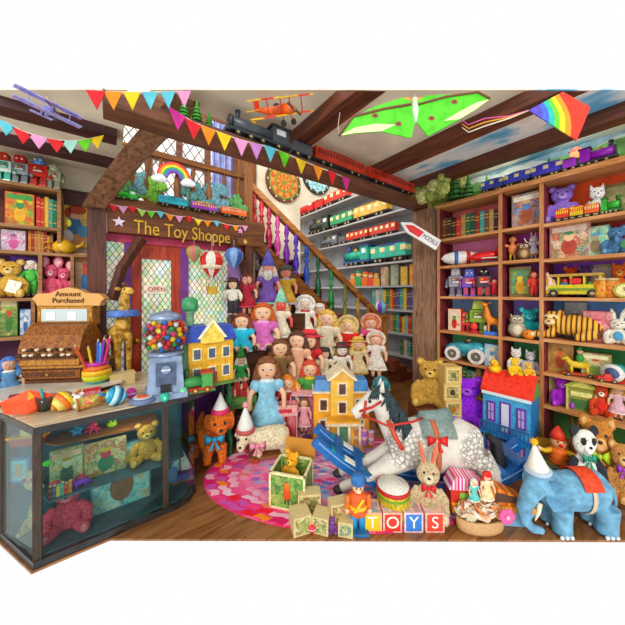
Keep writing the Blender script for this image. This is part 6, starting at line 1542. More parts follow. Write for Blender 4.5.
for i, (px, h, lb) in enumerate(((455, 30, 'tallest toy fir by the railway tunnel'), (468, 24, 'second toy fir from the tunnel'), (487, 20, 'short toy fir behind the blue coaches'), (549, 24, 'toy fir on the hillside by the middle blue coach'))):
    conifer('toy_conifer', lb, px, ('X', 2.99 if i < 3 else 3.07, TPZ + .001), h, col='#3f7a3a', group='toy firs on the bookcase').scale *= 1
a, _ = at(482, ('X', 2.91, TPZ)); b_, _ = at(618, ('X', 2.91, TPZ))
train('model_train', 'blue coaches behind a purple steam engine on top of the bookcase', a, b_, .15, [('coach', .9, '#3a4ab0', '#2a3080'), ('coach', .95, '#4048b8', '#2a3080'), ('coach', .95, '#4a40c0', '#342a90'), ('tender', .4, '#9a3ac0', '#4a2070'), ('loco', 1.0, '#a02ac0', '#2c2a34')], face_left=False)
# ================================================================ FLOOR TOYS
# teddy on the wooden step box
t = MB().b2((-.17, -.13, 0), (.17, .13, .34), wood('#5a2f1c', '#8a5032', 4, 'X')).build('step_box'); t.location = at(430, ('D', 2.72), 396)[0]; t.location.z = 0; t.rotation_euler = (0, 0, -YAW)
tag(t, 'low brown wooden step under the golden teddy by the pillar', 'step')
t = thing('teddy_bear', 'golden plush teddy bear sitting on the brown step by the pillar', 'teddy bear', Vector(t.location) + Vector((0, 0, .34)), face(at(430, ('D', 2.72), 396)[0]), 49 * 2.72 / F); t.scale.y *= .6; t.scale.x *= 1.0; teddy(t, '#b58e48', '#dcb868', big=True)
# stack of picture blocks
hb = 16.4 * 2.6 / F
for i in range(5):
    p = cam(449, 2.6, hb * i)
    a = thing('picture_block', ['lowest wooden picture block, hidden behind the horse saddle', 'second wooden picture block of the stack behind the saddle', 'wooden block with a lion head picture, third up the stack', 'wooden block with a dark animal picture, second from the top', 'topmost wooden block of the stack by the purple bear'][i], 'block', p, -YAW + (.1, -.05, .06, -.08, .05)[i], hb, 'stack of picture blocks')
    MB().box((0, 0, .5), (1, 1, 1), wood('#c8a45a', '#e8cc8a', 3)).build('cube_body', a); MB().box((0, -.505, .5), (.8, .02, .8), '#e8d8a0').box((0, -.512, .5), (.68, .02, .68), art(['#d8c080', '#b89050', '#6a7a4a', '#e0cc90'], 4, i * 2.0)).build('picture', a)
    MB().ell((0, -.51, .5), (.2, .02, .24), ['#8a5a2c', '#8a5a2c', '#b8742c', '#3a3028', '#5a7a4a'][i], n=10, k=6).build('printed_animal', a)
bx = MB().b2((-.16, -.12, 0), (.16, .12, .24), '#5a3a28').build('stool'); bx.location = cam(465, 2.55, 0); bx.rotation_euler = (0, 0, -YAW); tag(bx, 'low dark stool behind the horse with the violet teddy on it', 'stool')
t = thing('teddy_bear', 'bright violet teddy bear sitting behind the rocking horse', 'teddy bear', cam(467, 2.55, .24), face(cam(465, 2.55, 0)), 50 * 2.55 / F); t.scale.y *= .6; t.scale.x *= 1.12; teddy(t, '#8a2ad0', '#a050e0', big=True)

# rocking horse, px-sized units
HD = 2.0
hp = cam(425, HD, .012); hk = HD / F
hs = thing('rocking_horse', 'big dapple-grey rocking horse with red bow on blue bow rockers', 'rocking horse', hp, -YAW - .06, hk)
G0 = HOR + (HC - .012) * F / HD
def hx(px): return px - 425
def hz(py): return G0 - py
def dapple():
    m, nt, b = newmat('dapple_grey'); tc = nd(nt, 'ShaderNodeTexCoord'); v = nd(nt, 'ShaderNodeTexVoronoi'); v.feature = 'DISTANCE_TO_EDGE'; v.inputs['Scale'].default_value = .24; nt.links.new(tc.outputs['Object'], v.inputs['Vector'])
    n = nd(nt, 'ShaderNodeTexNoise'); n.inputs['Scale'].default_value = .12; nt.links.new(tc.outputs['Object'], n.inputs['Vector'])
    v3 = nd(nt, 'ShaderNodeMath', operation='MULTIPLY'); v3.inputs[1].default_value = 2.6; nt.links.new(v.outputs[0], v3.inputs[0]); spots = ramp(nt, v3.outputs[0], ['#8a8780', '#a8a49c', '#c8c4bc', '#dcd8d0', '#e4e0d8', '#e8e4dc', '#e8e4dc'], False)
    last = None
    for cx_, cz_, r in ((402, 440, 21), (468, 442, 21)):
        mp = nd(nt, 'ShaderNodeMapping'); mp.inputs['Location'].default_value = (-hx(cx_) / r, 0, -hz(cz_) / r); mp.inputs['Scale'].default_value = (1 / r, 0, 1 / r); nt.links.new(tc.outputs['Object'], mp.inputs[0])
        L = nd(nt, 'ShaderNodeVectorMath', operation='LENGTH'); nt.links.new(mp.outputs[0], L.inputs[0])
        mr = nd(nt, 'ShaderNodeMapRange'); mr.inputs[1].default_value = 1.0; mr.inputs[2].default_value = .75; nt.links.new(L.outputs['Value'], mr.inputs[0])
        if last is None: last = mr.outputs[0]
        else:
            q = nd(nt, 'ShaderNodeMath', operation='MAXIMUM'); nt.links.new(last, q.inputs[0]); nt.links.new(mr.outputs[0], q.inputs[1]); last = q.outputs[0]
    base = mixrgb(nt, lin('#efebe2'), lin('#c4beb2'), n.outputs[0])
    nt.links.new(mixrgb(nt, base, spots, last), b.inputs['Base Color']); b.inputs['Roughness'].default_value = .5
    return m
DP = dapple(); WH = mat('#e6e1d6', .5, scale=.3)
b = MB()
b.tube([(hx(400), 0, hz(441)), (hx(412), 0, hz(443)), (hx(437), 0, hz(446)), (hx(460), 0, hz(444)), (hx(474), 0, hz(446))], [20, 25, 25, 26, 20], DP, n=18, flat=.8)
b.tube([(hx(402), 0, hz(436)), (hx(390), 0, hz(420)), (hx(383), -1, hz(405)), (hx(380), -2, hz(397))], [18, 13, 11, 9.5], DP, n=14, flat=.75)
b.tube([(hx(382), -2, hz(397)), (hx(370), -3, hz(402)), (hx(358), -5, hz(411)), (hx(353), -6, hz(414))], [10, 9, 6.5, 5.5], DP, n=12, flat=.8)
for s in (-1, 1):
    b.tube([(hx(402), s * 8, hz(452)), (hx(382), s * 10, hz(464)), (hx(362), s * 11, hz(474)), (hx(340), s * 12, hz(483))], [13, 8.5, 5.5, 4.5], DP, n=10)
    b.tube([(hx(472), s * 8, hz(452)), (hx(484), s * 10, hz(466)), (hx(488), s * 11, hz(478)), (hx(500), s * 12, hz(487))], [14, 9, 6, 4.5], DP, n=10)
b.build('body', hs, 1.5)
for s in (-1, 1):
    MB().tube([(hx(380) + 1, s * 5 - 2, hz(390)), (hx(380) + 2, s * 6 - 2, hz(380))], [3.4, .5], DP, n=8).build('ear', hs); MB().ell((hx(369), s * 7.2 - 3, hz(399)), 1.7, '#1a1210', n=9, k=6).build('eye', hs)
    MB().ell((hx(338), s * 12, hz(485)), (5, 4.5, 3.5), '#2a2624').build('hoof', hs); MB().ell((hx(503), s * 12, hz(488)), (5, 4.5, 3.5), '#2a2624').build('hoof', hs)
HAIR = mat('#1f3438', .8, var=.6, scale=.6); rr = random.Random(2)
q = MB()
for i in range(22):
    u = i / 21; x = 379 + 22 * u; y = 386 + 30 * u
    for s in (-1, 1): q.tube([(hx(x) + rr.uniform(0, 3), s * 2, hz(y)), (hx(x) + rr.uniform(2, 9), s * 10 * (.8 + .2 * u) - 1, hz(y + 7)), (hx(x) + rr.uniform(0, 10), s * 13 * (.8 + .2 * u) - 1, hz(y + 17 + rr.uniform(0, 6)))], [3.2, 2.8, .5], HAIR, n=6)
for i in range(6): q.tube([(hx(380), -3, hz(387)), (hx(372) + i, -9, hz(391)), (hx(367) + i * 2, -11, hz(397))], [2.4, 2, .4], HAIR, n=6)
q.build('mane', hs)
q = MB()
for i in range(12): q.tube([(hx(486), 0, hz(434)), (hx(494) + rr.uniform(-2, 2), rr.uniform(-4, 4), hz(440)), (hx(497) + rr.uniform(-4, 3), rr.uniform(-6, 6), hz(462)), (hx(494) + rr.uniform(-5, 4), rr.uniform(-6, 6), hz(476))], [3.5, 3.5, 3, .5], mat('#1c1c22', .8, scale=.5), n=6)
q.build('tail', hs)
def ring(cx, cz, ry, rz_, w, mt, name, a0=0, a1=2 * PI, th=1.2, tilt=0.0):
    n = 22; q = MB(); vs = []; fs = []
    for i in range(n + 1):
        a = a0 + (a1 - a0) * i / n
        for k, rr_ in ((-1, 1), (1, 1), (1, 1 + th / max(ry, 1)), (-1, 1 + th / max(ry, 1))):
            vs.append((cx + k * w / 2 + math.sin(a) * tilt, -math.cos(a) * ry * rr_ if False else math.cos(a) * ry * rr_, cz + math.sin(a) * rz_ * rr_))
    for i in range(n):
        for k in range(4): fs.append((i * 4 + k, i * 4 + (k + 1) % 4, i * 4 + 4 + (k + 1) % 4, i * 4 + 4 + k))
    q.add(vs, fs, mt); return q.build(name, hs)
ring(hx(433), hz(445), 20.8, 25.5, 32, mat('#8a9a94', .7, scale=.4), 'saddle_cloth', PI * .2, PI * .8, 1.6)
sd = MB().tube([(hx(418), 0, hz(417)), (hx(426), 0, hz(419)), (hx(440), 0, hz(419)), (hx(450), 0, hz(413))], [6, 9, 10, 7], mat('#6f8480', .5, scale=.4), n=12, flat=.6).build('saddle', hs)
ring(hx(430), hz(445), 21, 26, 5, mat('#b86a4a', .6), 'girth_strap', 0, 2 * PI, 2.2)
bow(hs, (hx(428), -24, hz(428)), 9, mat('#d8322c', .5))
REDL = mat('#b8342c', .5)
MB().tube([(hx(359), -10, hz(409)), (hx(371), -12, hz(404)), (hx(380), -12, hz(398))], 1.3, REDL, n=6).tube([(hx(363), -11, hz(415)), (hx(365), -11.5, hz(398))], 1.3, REDL, n=6).tube([(hx(361), -10, hz(412)), (hx(385), -15, hz(420)), (hx(408), -18, hz(414)), (hx(420), -8, hz(415))], 1.2, REDL, n=6).build('bridle', hs)
MB().tube([(hx(386), -12, hz(416)), (hx(392), -17, hz(430)), (hx(398), -19, hz(440))], 2.2, mat('#c84a34', .5), n=7).build('breast_strap', hs)
BLUE = mat('#1f62a8', .35, scale=.3)
def rocker(y):
    top = []; bot = []
    for i in range(33):
        u = -1 + 1.9 * i / 32; x = 113 * u; z = 3 + 48 * abs(u) ** 2.1
        nx, nz = -2.1 * 48 * abs(u) ** 1.1 * (1 if u > 0 else -1) / 113, 1; l = math.hypot(nx, nz)
        top.append((x + nx / l * 9.5, z + nz / l * 9.5)); bot.append((x, z))
    return MB().prism(bot + top[::-1], y - 3.4, y + 3.4, BLUE), top
for y in (-13, 13):
    q, tp_ = rocker(y); o = q.build('rocker', hs)
    for k in range(5): a, b_ = tp_[2 + k * 2], tp_[4 + k * 2]; MB().prism([(a[0], a[1]), (b_[0], b_[1]), (b_[0] + .6, b_[1] + 1.2), (a[0] + .6, a[1] + 1.2)], y - 3.6, y + 3.6, ['#2f8a8f', '#e8e8e0', '#245f70', '#2f8a8f', '#1c4a5c'][k]).build('inlay', o)
    MB().prism([(x * .99, z - 3.5) for x, z in tp_] + [(x * .99, z - 4.6) for x, z in tp_[::-1]], y - 3.8, y - 3.3, '#8fb8dc').build('pinstripe', o)
for u in (-.8, -.62, .6, .76):
    z = 3 + 48 * abs(u) ** 2.1; MB(TR((113 * u * .96, 0, z + 9.5), (0, -1.0 * u, 0))).box((0, 0, 1), (9, 34, 2.4), BLUE).build('cross_bar', hs)

# toy ark boat
ak, akk = cam(488, 1.775, .0), 1.775 / F * 1.06
ab = thing('toy_ark', 'red and orange striped wooden toy ark behind the rocker', 'toy boat', ak, -YAW - .1, akk); ab.scale.y *= .6; ab.scale.z *= 1.1
MB().prism([(-34, 8), (-30, 0), (28, 0), (38, 12)], -12, 12, '#7fb4d8').build('keel', ab)
MB().prism([(-35, 8), (38, 12), (40, 16), (-36, 16)], -13, 13, striped(['#e88a2c', '#f0b03c'], .3)).prism([(-36, 16), (-8, 16), (-8, 27), (-36, 27)], -11, 11, '#c83a2c').build('hull', ab)
MB().prism([(-38, 27), (-5, 27), (-10, 36), (-32, 38)], -13, 13, striped(['#e0509a', '#f4e4ec', '#e8707c', '#f4b0c8', '#d83a6a', '#f0e0e8'], .11)).build('striped_roof', ab); MB().box((-22, -11.5, 21), (12, 1, 7), '#8ac05a').build('window', ab)
MB().prism([(-8, 16), (38, 16), (28, 22), (6, 30), (-8, 30)], -11, 11, striped(['#d87a34', '#b85a2c', '#e89a4a'], .12)).prism([(2, 19), (26, 19), (20, 24), (4, 27)], -11.6, -10.8, '#5a3a2c').build('deck', ab)
# drum
dm = put('toy_drum', 'red-rimmed toy drum with a yellow ornamented side on the rug', 'drum', 393, ('D', 1.785), 31, 514); dm.location.z = .012; dm.scale.x *= .92; dm.scale.y *= .92
MB().lathe([(.54, .06), (.54, .86)], art(['#d8b83c', '#e8cc5a', '#8a8a34', '#c8a02c', '#e0c04a'], 9, 6), n=28, smooth=False).build('shell', dm)
for z, cc in ((0, '#b82a24'), (.14, '#5a9a34'), (.72, '#5a9a34'), (.86, '#b82a24')): MB().lathe([(.545, z), (.575, z + .02), (.575, z + (.12 if cc == '#b82a24' else .05)), (.545, z + .13 if cc == '#b82a24' else z + .06)], cc, n=28).build('hoop', dm)
MB().lathe([(.535, .97), (.53, 1.005), (.01, 1.01)], '#f0ece0', n=28).build('skin', dm)
for i in range(10): a = 2 * PI * i / 10; MB().ell((.55 * math.cos(a), .55 * math.sin(a), .42), (.05, .05, .12), '#6a4a1c', n=8, k=5).build('ornament', dm)
# white rabbit
t = thing('toy_rabbit', 'large white plush rabbit with a red ribbon sitting against the rocker', 'toy rabbit', cam(428, 1.765, .012), -YAW - .25, 62 * 1.76 / F); t.scale = (t.scale.x * .84, t.scale.x * .42, t.scale.x)
teddy(t, '#b9a584', '#d8c8a8', ear='long', big=True, bw='#d8283c')
for s in (-1, 1): MB().tube([(s * .08, -.055, .9), (s * .12, -.05, 1.08), (s * .165, -.02, 1.22)], [.025, .04, .01], '#e0705a', n=7, flat=.5).build('inner_ear', t)
# nutcracker soldier
t = put('toy_soldier', 'painted wooden soldier in orange and blue standing by the drum', 'toy soldier', 358, ('Z', 0), 58, 532, rz=-YAW); t.scale.y *= .8
MB().box((0, 0, .03), (.34, .3, .06), '#2a5f8a').build('stand', t)
for s in (-1, 1): MB().tube([(s * .07, 0, .06), (s * .07, 0, .34)], [.06, .065], '#2f8ac0', n=10).build('leg', t); MB().tube([(s * .17, 0, .64), (s * .19, -.02, .42)], [.05, .045], '#d8742c', n=8).ell((s * .19, -.03, .39), .045, '#e8c0a0', n=8, k=5).build('arm', t)
MB().lathe([(.14, .32), (.16, .36), (.13, .5), (.16, .66), (.07, .7)], '#d8602c', n=16).build('coat', t); MB(TR((0, -.13, .53), (0, .6, 0))).box((0, 0, 0), (.035, .06, .26), '#e8c83c').build('sash', t); MB().lathe([(.145, .42), (.155, .45), (.14, .48)], '#e8b83c', n=16).build('belt', t)
MB().ell((0, 0, .77), (.1, .1, .1), '#e8b890').build('head', t); eyes(t, .035, -.095, .79, .014); MB().box((0, -.1, .735), (.06, .02, .025), '#f4f0e8').build('mouth', t); MB().lathe([(.11, .82), (.115, .84), (.125, .97), (.1, 1.0), (.01, 1.0)], '#2f6aa8', n=16).build('hat', t)
# letter blocks
cube = 19.6 * 1.67 / F
for px, ch, cc, lb in ((370.5, 'T', '#e8c02c', 'yellow alphabet block with the letter T'), (390, 'O', '#d8402c', 'red alphabet block with the letter O'), (410.5, 'Y', '#3a7ac8', 'blue alphabet block with the letter Y'), (431, 'S', '#e04a3c', 'red alphabet block with the letter S')):
    a = thing('alphabet_block', lb, 'block', cam(px, 1.725, 0), -YAW, cube, 'alphabet blocks')
    MB().box((0, 0, .5), (.96, .96, 1), mat('#f0b8a8' if cc != '#3a7ac8' else '#e8c8d0', .5, scale=4)).build('cube_body', a)
    MB().box((0, -.482, .5), (.8, .02, .84), cc).build('face_panel', a); words(ch, .85, a, (0, -.496, .5), '#f8ece0', depth=.01)
    MB().box((0, 0, 1.001), (.8, .8, .008), art(['#e0605a', '#f0d0c0', '#5a9ac8', '#e8c84a'], 4, px)).build('top_panel', a)
# picture chest with a yellow bear
def chest():
    p, d = cam(292, 1.93, .012), 1.93 / F
    t = thing('picture_chest', 'cream-edged open box with woodland pictures holding a yellow bear', 'box', p, -YAW - .25, d)
    E = mat('#ece2b0', .5, scale=.3); W, D_, H = 34, 30, 33
    for sx in (-1, 1):
        for sy in (-1, 1): MB().box((sx * W / 2, sy * D_ / 2, H / 2), (2, 2, H), E).build('edge_strip', t)
    GA = art(['#4f8a3c', '#8ab45a', '#2f6a3a', '#c8c87a', '#6a9a4a'], .14, 7)
    MB().box((0, -D_ / 2, H / 2), (W, 1, H), GA).build('side_panel', t); MB().box((0, D_ / 2, H / 2), (W, 1, H), GA).build('side_panel', t)
    for s in (-1, 1): MB().box((s * W / 2, 0, H / 2), (1, D_, H), GA).build('side_panel', t)
    MB().box((0, 0, 1), (W, D_, 2), E).build('bottom', t)
    for z in (1, H): MB().box((0, -D_ / 2, z), (W + 2, 2, 2), E).box((-W / 2, 0, z), (2, D_ + 2, 2), E).box((W / 2, 0, z), (2, D_ + 2, 2), E).box((0, D_ / 2, z), (W + 2, 2, 2), E).build('edge_strip', t)
    f = MB(); f.ell((0, -D_ / 2 - .6, 22), (3.4, .5, 4), '#e0743a', n=10, k=6).ell((0, -D_ / 2 - .6, 15), (4, .5, 6), '#d8582c', n=10, k=6).box((-1.5, -D_ / 2 - .7, 8), (1.4, .4, 5), '#3a2a2c').box((1.5, -D_ / 2 - .7, 8), (1.4, .4, 5), '#3a2a2c'); f.build('printed_child', t)
    MB().box((0, D_ / 2 + 4, H + 8), (W, 1.4, 20), '#c88a3c', T=TR((0, 0, 0), (-.25, 0, 0))).build('lid', t)
    return t
cx_ = chest()
t = thing('teddy_bear', 'mustard yellow teddy bear peeping out of the picture chest', 'teddy bear', Vector(cx_.location) + Vector((0, 0, 12 * 1.93 / F)), -YAW - .6, 38 * 1.93 / F); t.scale = (t.scale.x * .85, t.scale.x * .55, t.scale.x); teddy(t, '#d89a24', '#ecc050', big=True)
for i, (px, d, py0, h, lb, cc) in enumerate(((300, 1.70, 0, 19, 'small cream picture cube just in front of the picture chest', '#8a9a4a'), (309, 1.80, 0, 26, 'olive picture cube wedged behind the smaller cubes', '#6a6a34'), (322, 1.70, 0, 17, 'small picture cube with a tree between the chest and two cards', '#5a8a4a'),
                                            (340, 1.73, 0, 26, 'picture cube showing two little figures beside the painted soldier', '#b88a5a'), (346, 1.675, 0, 15, 'lowest picture cube at the feet of the painted soldier', '#4a8a6a'))):
    a = thing('picture_cube', lb, 'block', cam(px, d, 0), -YAW + (.35, .1, -.3, .25, -.2)[i], h * d / F * .95, 'picture cubes by the chest')
    MB().box((0, 0, .5), (1, 1, 1) if h < 20 else (.9, .5, 1), wood('#c8b078', '#e8d8a8', 3)).build('cube_body', a)
    MB().box((0, -.505 if h < 20 else -.255, .5), (.8, .012, .82), art([cc, '#d8cc98', '#8a6a4a', cc, '#e8dcb0'], 4, i * 1.3)).build('picture', a)
t = put('toy_cat', 'small dark purple toy cat between the picture cubes', 'toy cat', 332, ('Z', 0), 17, 533, rz=-YAW); t.scale.y *= .5; t.scale.x *= .8; teddy(t, '#6a3a80', '#9a6ab0', ear='cat')
t = put('toy_ball', 'little red ball among the picture cubes', 'ball', 312, ('Z', 0), 9, 532, rz=-YAW); MB().ell((0, 0, .5), .5, mat('#d82a44', .3)).build('ball', t); MB().lathe([(.495, .44), (.51, .5), (.495, .56)], '#f0c8d0').build('stripe', t)
t = put('sailing_boat', 'blue model sailing boat standing on the floor by the curved glass', 'toy boat', 180, ('Y', 2.24, .05), 60); t.scale *= .62
MB().prism([(-.34, .2), (-.2, .06), (.22, .06), (.36, .22)], -.1, .1, '#2f5a90').build('hull', t); MB().tube([(0, 0, .2), (0, 0, 1)], .012, '#8a6a4a', n=6).build('mast', t); MB().prism([(.02, .27), (.3, .27), (.02, .95)], -.006, .006, '#e8e4d8').prism([(-.02, .3), (-.26, .3), (-.02, .85)], -.006, .006, '#b8d0e0').build('sail', t); MB().box((0, 0, .03), (.4, .2, .06), '#7a5a3a').build('stand', t)
# blue doll house
dp_, dd = cam(515, 2.42, 0), 2.42 / F
bh = thing('doll_house', 'tall blue doll house with a red roof and a balcony behind the elephant', 'doll house', cam(508, 2.28, 0), -PI / 2 + .06, 2.28 / F); bh.scale.x *= .76
BU, BU2, PUR = mat('#4fa4d0', .5, scale=.3), mat('#2f80c0', .5, scale=.3), mat('#6a3aa0', .5)
MB().box((0, 6, 38), (52, 28, 76), BU).build('walls', bh); MB().box((26.3, 6, 38), (.8, 28, 76), BU2).build('side_wall', bh)
MB().prism([(-9, 75), (-9, 78), (6, 96), (21, 78), (21, 75)], -28.5, 28.5, mat('#e8421f', .45, scale=.3), T=TR((0, 0, 0), (0, 0, PI / 2), (1, 1, 1)) ).build('roof', bh)
MB().prism([(-7, 76), (19, 76), (6, 92)], -29.2, -28.6, '#5a9a4a', T=TR((0, 0, 0), (0, 0, PI / 2))).build('gable', bh)
for z, h, xs in ((56, 20, (-16, 17)), (19, 22, (-17, 16))):
    for x in xs:
        w = MB().box((x, -8.4, z), (10, 1.4, h), PUR).build('window_frame', bh); MB().box((x, -9.3, z), (6, .6, h - 4), mat('#b8a8d8', .2)).box((x, -9.7, z), (.8, .4, h - 4), PUR).box((x, -9.7, z), (6, .4, .8), PUR).build('pane', w)
w = MB().box((0, -8.4, 53), (12, 1.4, 30), PUR).build('door_frame', bh); MB().box((0, -9.3, 53), (8, .6, 27), '#d8dcec').build('balcony_door', w)
w = MB().box((0, -8.4, 16), (14, 1.4, 32), '#2f6ab0').build('front_door', bh); MB().box((0, -9.4, 16), (.8, .5, 30), '#1c4a80').ell((2, -9.8, 15), .8, '#e8c84a', n=7, k=5).build('door_split', w)
MB().box((0, -12, 36), (54, 9, 2), BU2).build('balcony_floor', bh); MB().box((0, -16, 47), (54, 1.4, 1.4), '#2a5a90').build('balcony_rail', bh)
for i in range(14): MB().box((-26 + 4 * i, -16, 41.5), (1.1, 1.1, 10), '#2a5a90').build('baluster', bh)
MB().box((0, -8.6, 74), (54, 2, 3), '#d8ecf4').build('cornice', bh)
# toys on its roof
def onroof(x, y): 
    v = bh.matrix_basis @ Vector((x, y, 0)); zz = 96 - abs(y - 6) * 1.2
    return Vector((v.x, v.y, zz * 2.28 / F))
t = thing('rubber_duck', 'yellow rubber duck sitting on the red doll house roof', 'rubber duck', onroof(-16, 3), -YAW - .9, .125); MB().ell((0, 0, .3), (.36, .5, .3), mat('#f2c41c', .35)).ell((0, -.25, .72), (.25, .25, .25), mat('#f2c41c', .35)).tube([(0, .35, .4), (0, .6, .62)], [.18, .02], '#f2c41c').build('body', t); MB().ell((0, -.52, .68), (.12, .14, .05), '#e8702c').build('beak', t); eyes(t, .12, -.44, .8, .04)
t = thing('teddy_bear', 'yellow teddy sprawling on the doll house roof beside the duck', 'teddy bear', onroof(6, 4), -YAW - .1, .15); t.scale.y *= .6; teddy(t, '#e8b828', '#f4d868')
t = thing('toy_cat', 'small golden toy cat at the gable end of the doll house roof', 'toy cat', onroof(20, 7), -YAW - .2, .11); t.scale.y *= .6; teddy(t, '#d8a838', '#f0d488', ear='cat')
# jack in the box
jb = thing('jack_in_the_box', 'jack-in-the-box with an orange clown popping out of a painted box', 'jack-in-the-box', cam(558, 2.0, 0), -YAW - .4, 2.0 / F)
MB().box((0, 0, 15), (26, 24, 30), art(['#3a5a9a', '#c8a82c', '#2a4070', '#5a8a4a'], .12, 4)).build('box', jb); MB().ell((0, -12.3, 15), (7, .6, 10), '#c8b03c', n=12, k=6).build('printed_figure', jb)
MB().box((0, 13, 38), (26, 1.4, 18), '#b8862c', T=TR((0, 0, 0), (-.1, 0, 0))).build('lid', jb)
MB().lathe([(7, 30), (8, 33), (6, 35), (8, 38), (6, 40), (7.5, 43), (5, 46)], '#e8742c', n=14).build('spring_body', jb); MB().ell((0, -1, 52), (6.5, 6.5, 7), '#e8a878').build('head', jb); MB().ell((0, -8, 51), 1.8, '#d82a2a', n=8, k=6).build('nose', jb); MB().lathe([(7, 55), (5, 61), (1, 67)], '#d8442c', c=(0, 0, 0), n=12).build('hat', jb); eyes(jb, 2.4, -7, 54, .9)
for s in (-1, 1): MB().tube([(s * 6, -1, 43), (s * 12, -4, 42), (s * 16, -6, 44)], [2.6, 2.2, 1.8], '#f0c030', n=8).ell((s * 17, -6.5, 44.5), 2.4, '#f0d0b0', n=8, k=6).build('arm', jb)
# bears by the bookcase
t = thing('teddy_bear', 'large brown teddy bear with a lime green bow leaning on the bookcase', 'teddy bear', cam(597, 1.93, .0), -YAW - .5, 88 * 1.93 / F); t.scale = (t.scale.x * .62, t.scale.x * .36, t.scale.x); teddy(t, '#b0743a', '#d8a870', big=True, bw='#b8d83a')
t = thing('teddy_bear', 'brown teddy bear with a purple bow at the edge of the shop', 'teddy bear', cam(621, 1.84, .07), -YAW - .5, 62 * 1.84 / F); t.scale = (t.scale.x * .6, t.scale.x * .42, t.scale.x); teddy(t, '#b07c46', '#d8b07c', big=True, bw='#a83ac0')
lb_ = MB().b2((-.16, -.11, 0), (.2, .12, .07), wood('#4a2a1c', '#7a4a30', 3)).build('floor_board_step'); lb_.location = cam(621, 1.84, 0); lb_.rotation_euler = (0, 0, -YAW - .5); tag(lb_, 'low dark board under the bear with the purple bow', 'board')
t = thing('toy_panda', 'black and white toy panda with a green scarf behind the elephant', 'toy panda', cam(584, 1.88, .10), -YAW - .1, 66 * 1.93 / F); t.scale = (t.scale.x * .72, t.scale.x * .45, t.scale.x); teddy(t, '#e8e6d8', '#f4f2ea', big=True, patch='#1c1c20', limbs='#22242c', bw='#2f9a7a')
pb = MB().b2((-.14, -.09, 0), (.14, .1, .10), wood('#4a2a1c', '#7a4a30', 3)).build('low_block'); pb.location = cam(584, 1.88, 0); pb.rotation_euler = (0, 0, -YAW); tag(pb, 'low wooden block the panda sits on', 'block')
# elephant
ED = 1.715; ep = cam(565, ED, 0); ek = ED / F * .95
el = thing('toy_elephant', 'large blue-grey toy elephant wearing a party hat and red saddle cloth', 'toy elephant', ep, -YAW, ek)
E0 = HOR + HC * F / ED
def ex(px): return (px - 568)
def ez(py): return E0 - py
EL = mat('#6fa0bc', .75, var=.32, scale=.12)
b = MB()
b.tube([(ex(550), 0, ez(488)), (ex(562), 0, ez(489)), (ex(583), 0, ez(488)), (ex(600), 0, ez(488)), (ex(609), 0, ez(491))], [16, 19, 20.5, 20, 12], EL, n=18, flat=.8)
b.ell((ex(538), -2, ez(478)), (14, 13, 15), EL, n=18, k=12); b.tube([(ex(538), -1, ez(480)), (ex(553), 0, ez(486))], [14, 18], EL, n=14)
b.tube([(ex(531), -8, ez(478)), (ex(522), -10, ez(487)), (ex(516), -11, ez(500)), (ex(517), -12, ez(511)), (ex(524), -13, ez(518)), (ex(534), -13, ez(520))], [10, 8, 6.5, 5.2, 4.2, 3.4], EL, n=12)
for s in (-1, 1):
    b.tube([(ex(556), s * 8, ez(500)), (ex(557), s * 8.5, ez(514)), (ex(557), s * 8.5, .5)], [10.5, 8.5, 9], EL, n=14)
    b.tube([(ex(602), s * 8, ez(500)), (ex(603), s * 8.5, ez(514)), (ex(602), s * 8.5, .5)], [11.5, 9, 9.5], EL, n=14)
b.build('body', el, 1.4)
for s in (-1, 1):
    MB().add([(ex(541), s * 14, ez(470)), (ex(552), s * 17, ez(472)), (ex(556), s * 18, ez(484)), (ex(550), s * 18, ez(497)), (ex(542), s * 16, ez(499)), (ex(536), s * 14, ez(488))] + [(ex(541), s * 12, ez(470)), (ex(552), s * 15, ez(472)), (ex(556), s * 16, ez(484)), (ex(550), s * 16, ez(497)), (ex(542), s * 14, ez(499)), (ex(536), s * 12, ez(488))],
             [(0, 1, 2, 3, 4, 5), (11, 10, 9, 8, 7, 6)] + [(i, i + 6, (i + 1) % 6 + 6, (i + 1) % 6) for i in range(6)], mat('#5f90b0', .75, var=.3, scale=.12), False).build('ear', el)
    MB().ell((ex(530), s * 10 - 3, ez(477)), 1.6, '#1a1614', n=8, k=6).build('eye', el)
    MB().tube([(ex(529), s * 7 - 8, ez(491)), (ex(526), s * 8 - 9, ez(499)), (ex(522), s * 8 - 10, ez(506))], [2.4, 1.9, .5], '#f0dcc0', n=8).build('tusk', el)
    for x in (557, 602):
        for k in (-1, 0, 1): MB().ell((ex(x) + k * 5 - 2, s * 8.5 - 8.2, 2), (2.2, 1.6, 2), '#d8e0e0', n=7, k=5).build('toenail', el)
n_ = 18; vs = []; fs = []
for i in range(n_ + 1):
    a = .38 + (PI - .76) * i / n_
    for w, rad in ((-9.5, 1.0), (9.5, 1.0), (9.5, 1.05), (-9.5, 1.05)): vs.append((ex(584) + w, math.cos(a) * 17 * rad, ez(488) + math.sin(a) * 21.3 * rad))
for i in range(n_):
    for k in range(4): fs.append((i * 4 + k, i * 4 + (k + 1) % 4, i * 4 + 4 + (k + 1) % 4, i * 4 + 4 + k))
cl = MB().add(vs, fs, mat('#e2502a', .7, scale=.3)); cl.build('saddle_cloth', el)
vs = []
for i in range(25):
    a = 2 * PI * i / 24
    for w, rad in ((-2, 1.01), (2, 1.01), (2, 1.045), (-2, 1.045)): vs.append((ex(583) + w, math.cos(a) * 17 * rad, ez(488) + math.sin(a) * 21.3 * rad))
MB().add(vs, [(i * 4 + k, i * 4 + (k + 1) % 4, i * 4 + 4 + (k + 1) % 4, i * 4 + 4 + k) for i in range(24) for k in range(4)], '#d8c0a8').build('girth_strap', el)
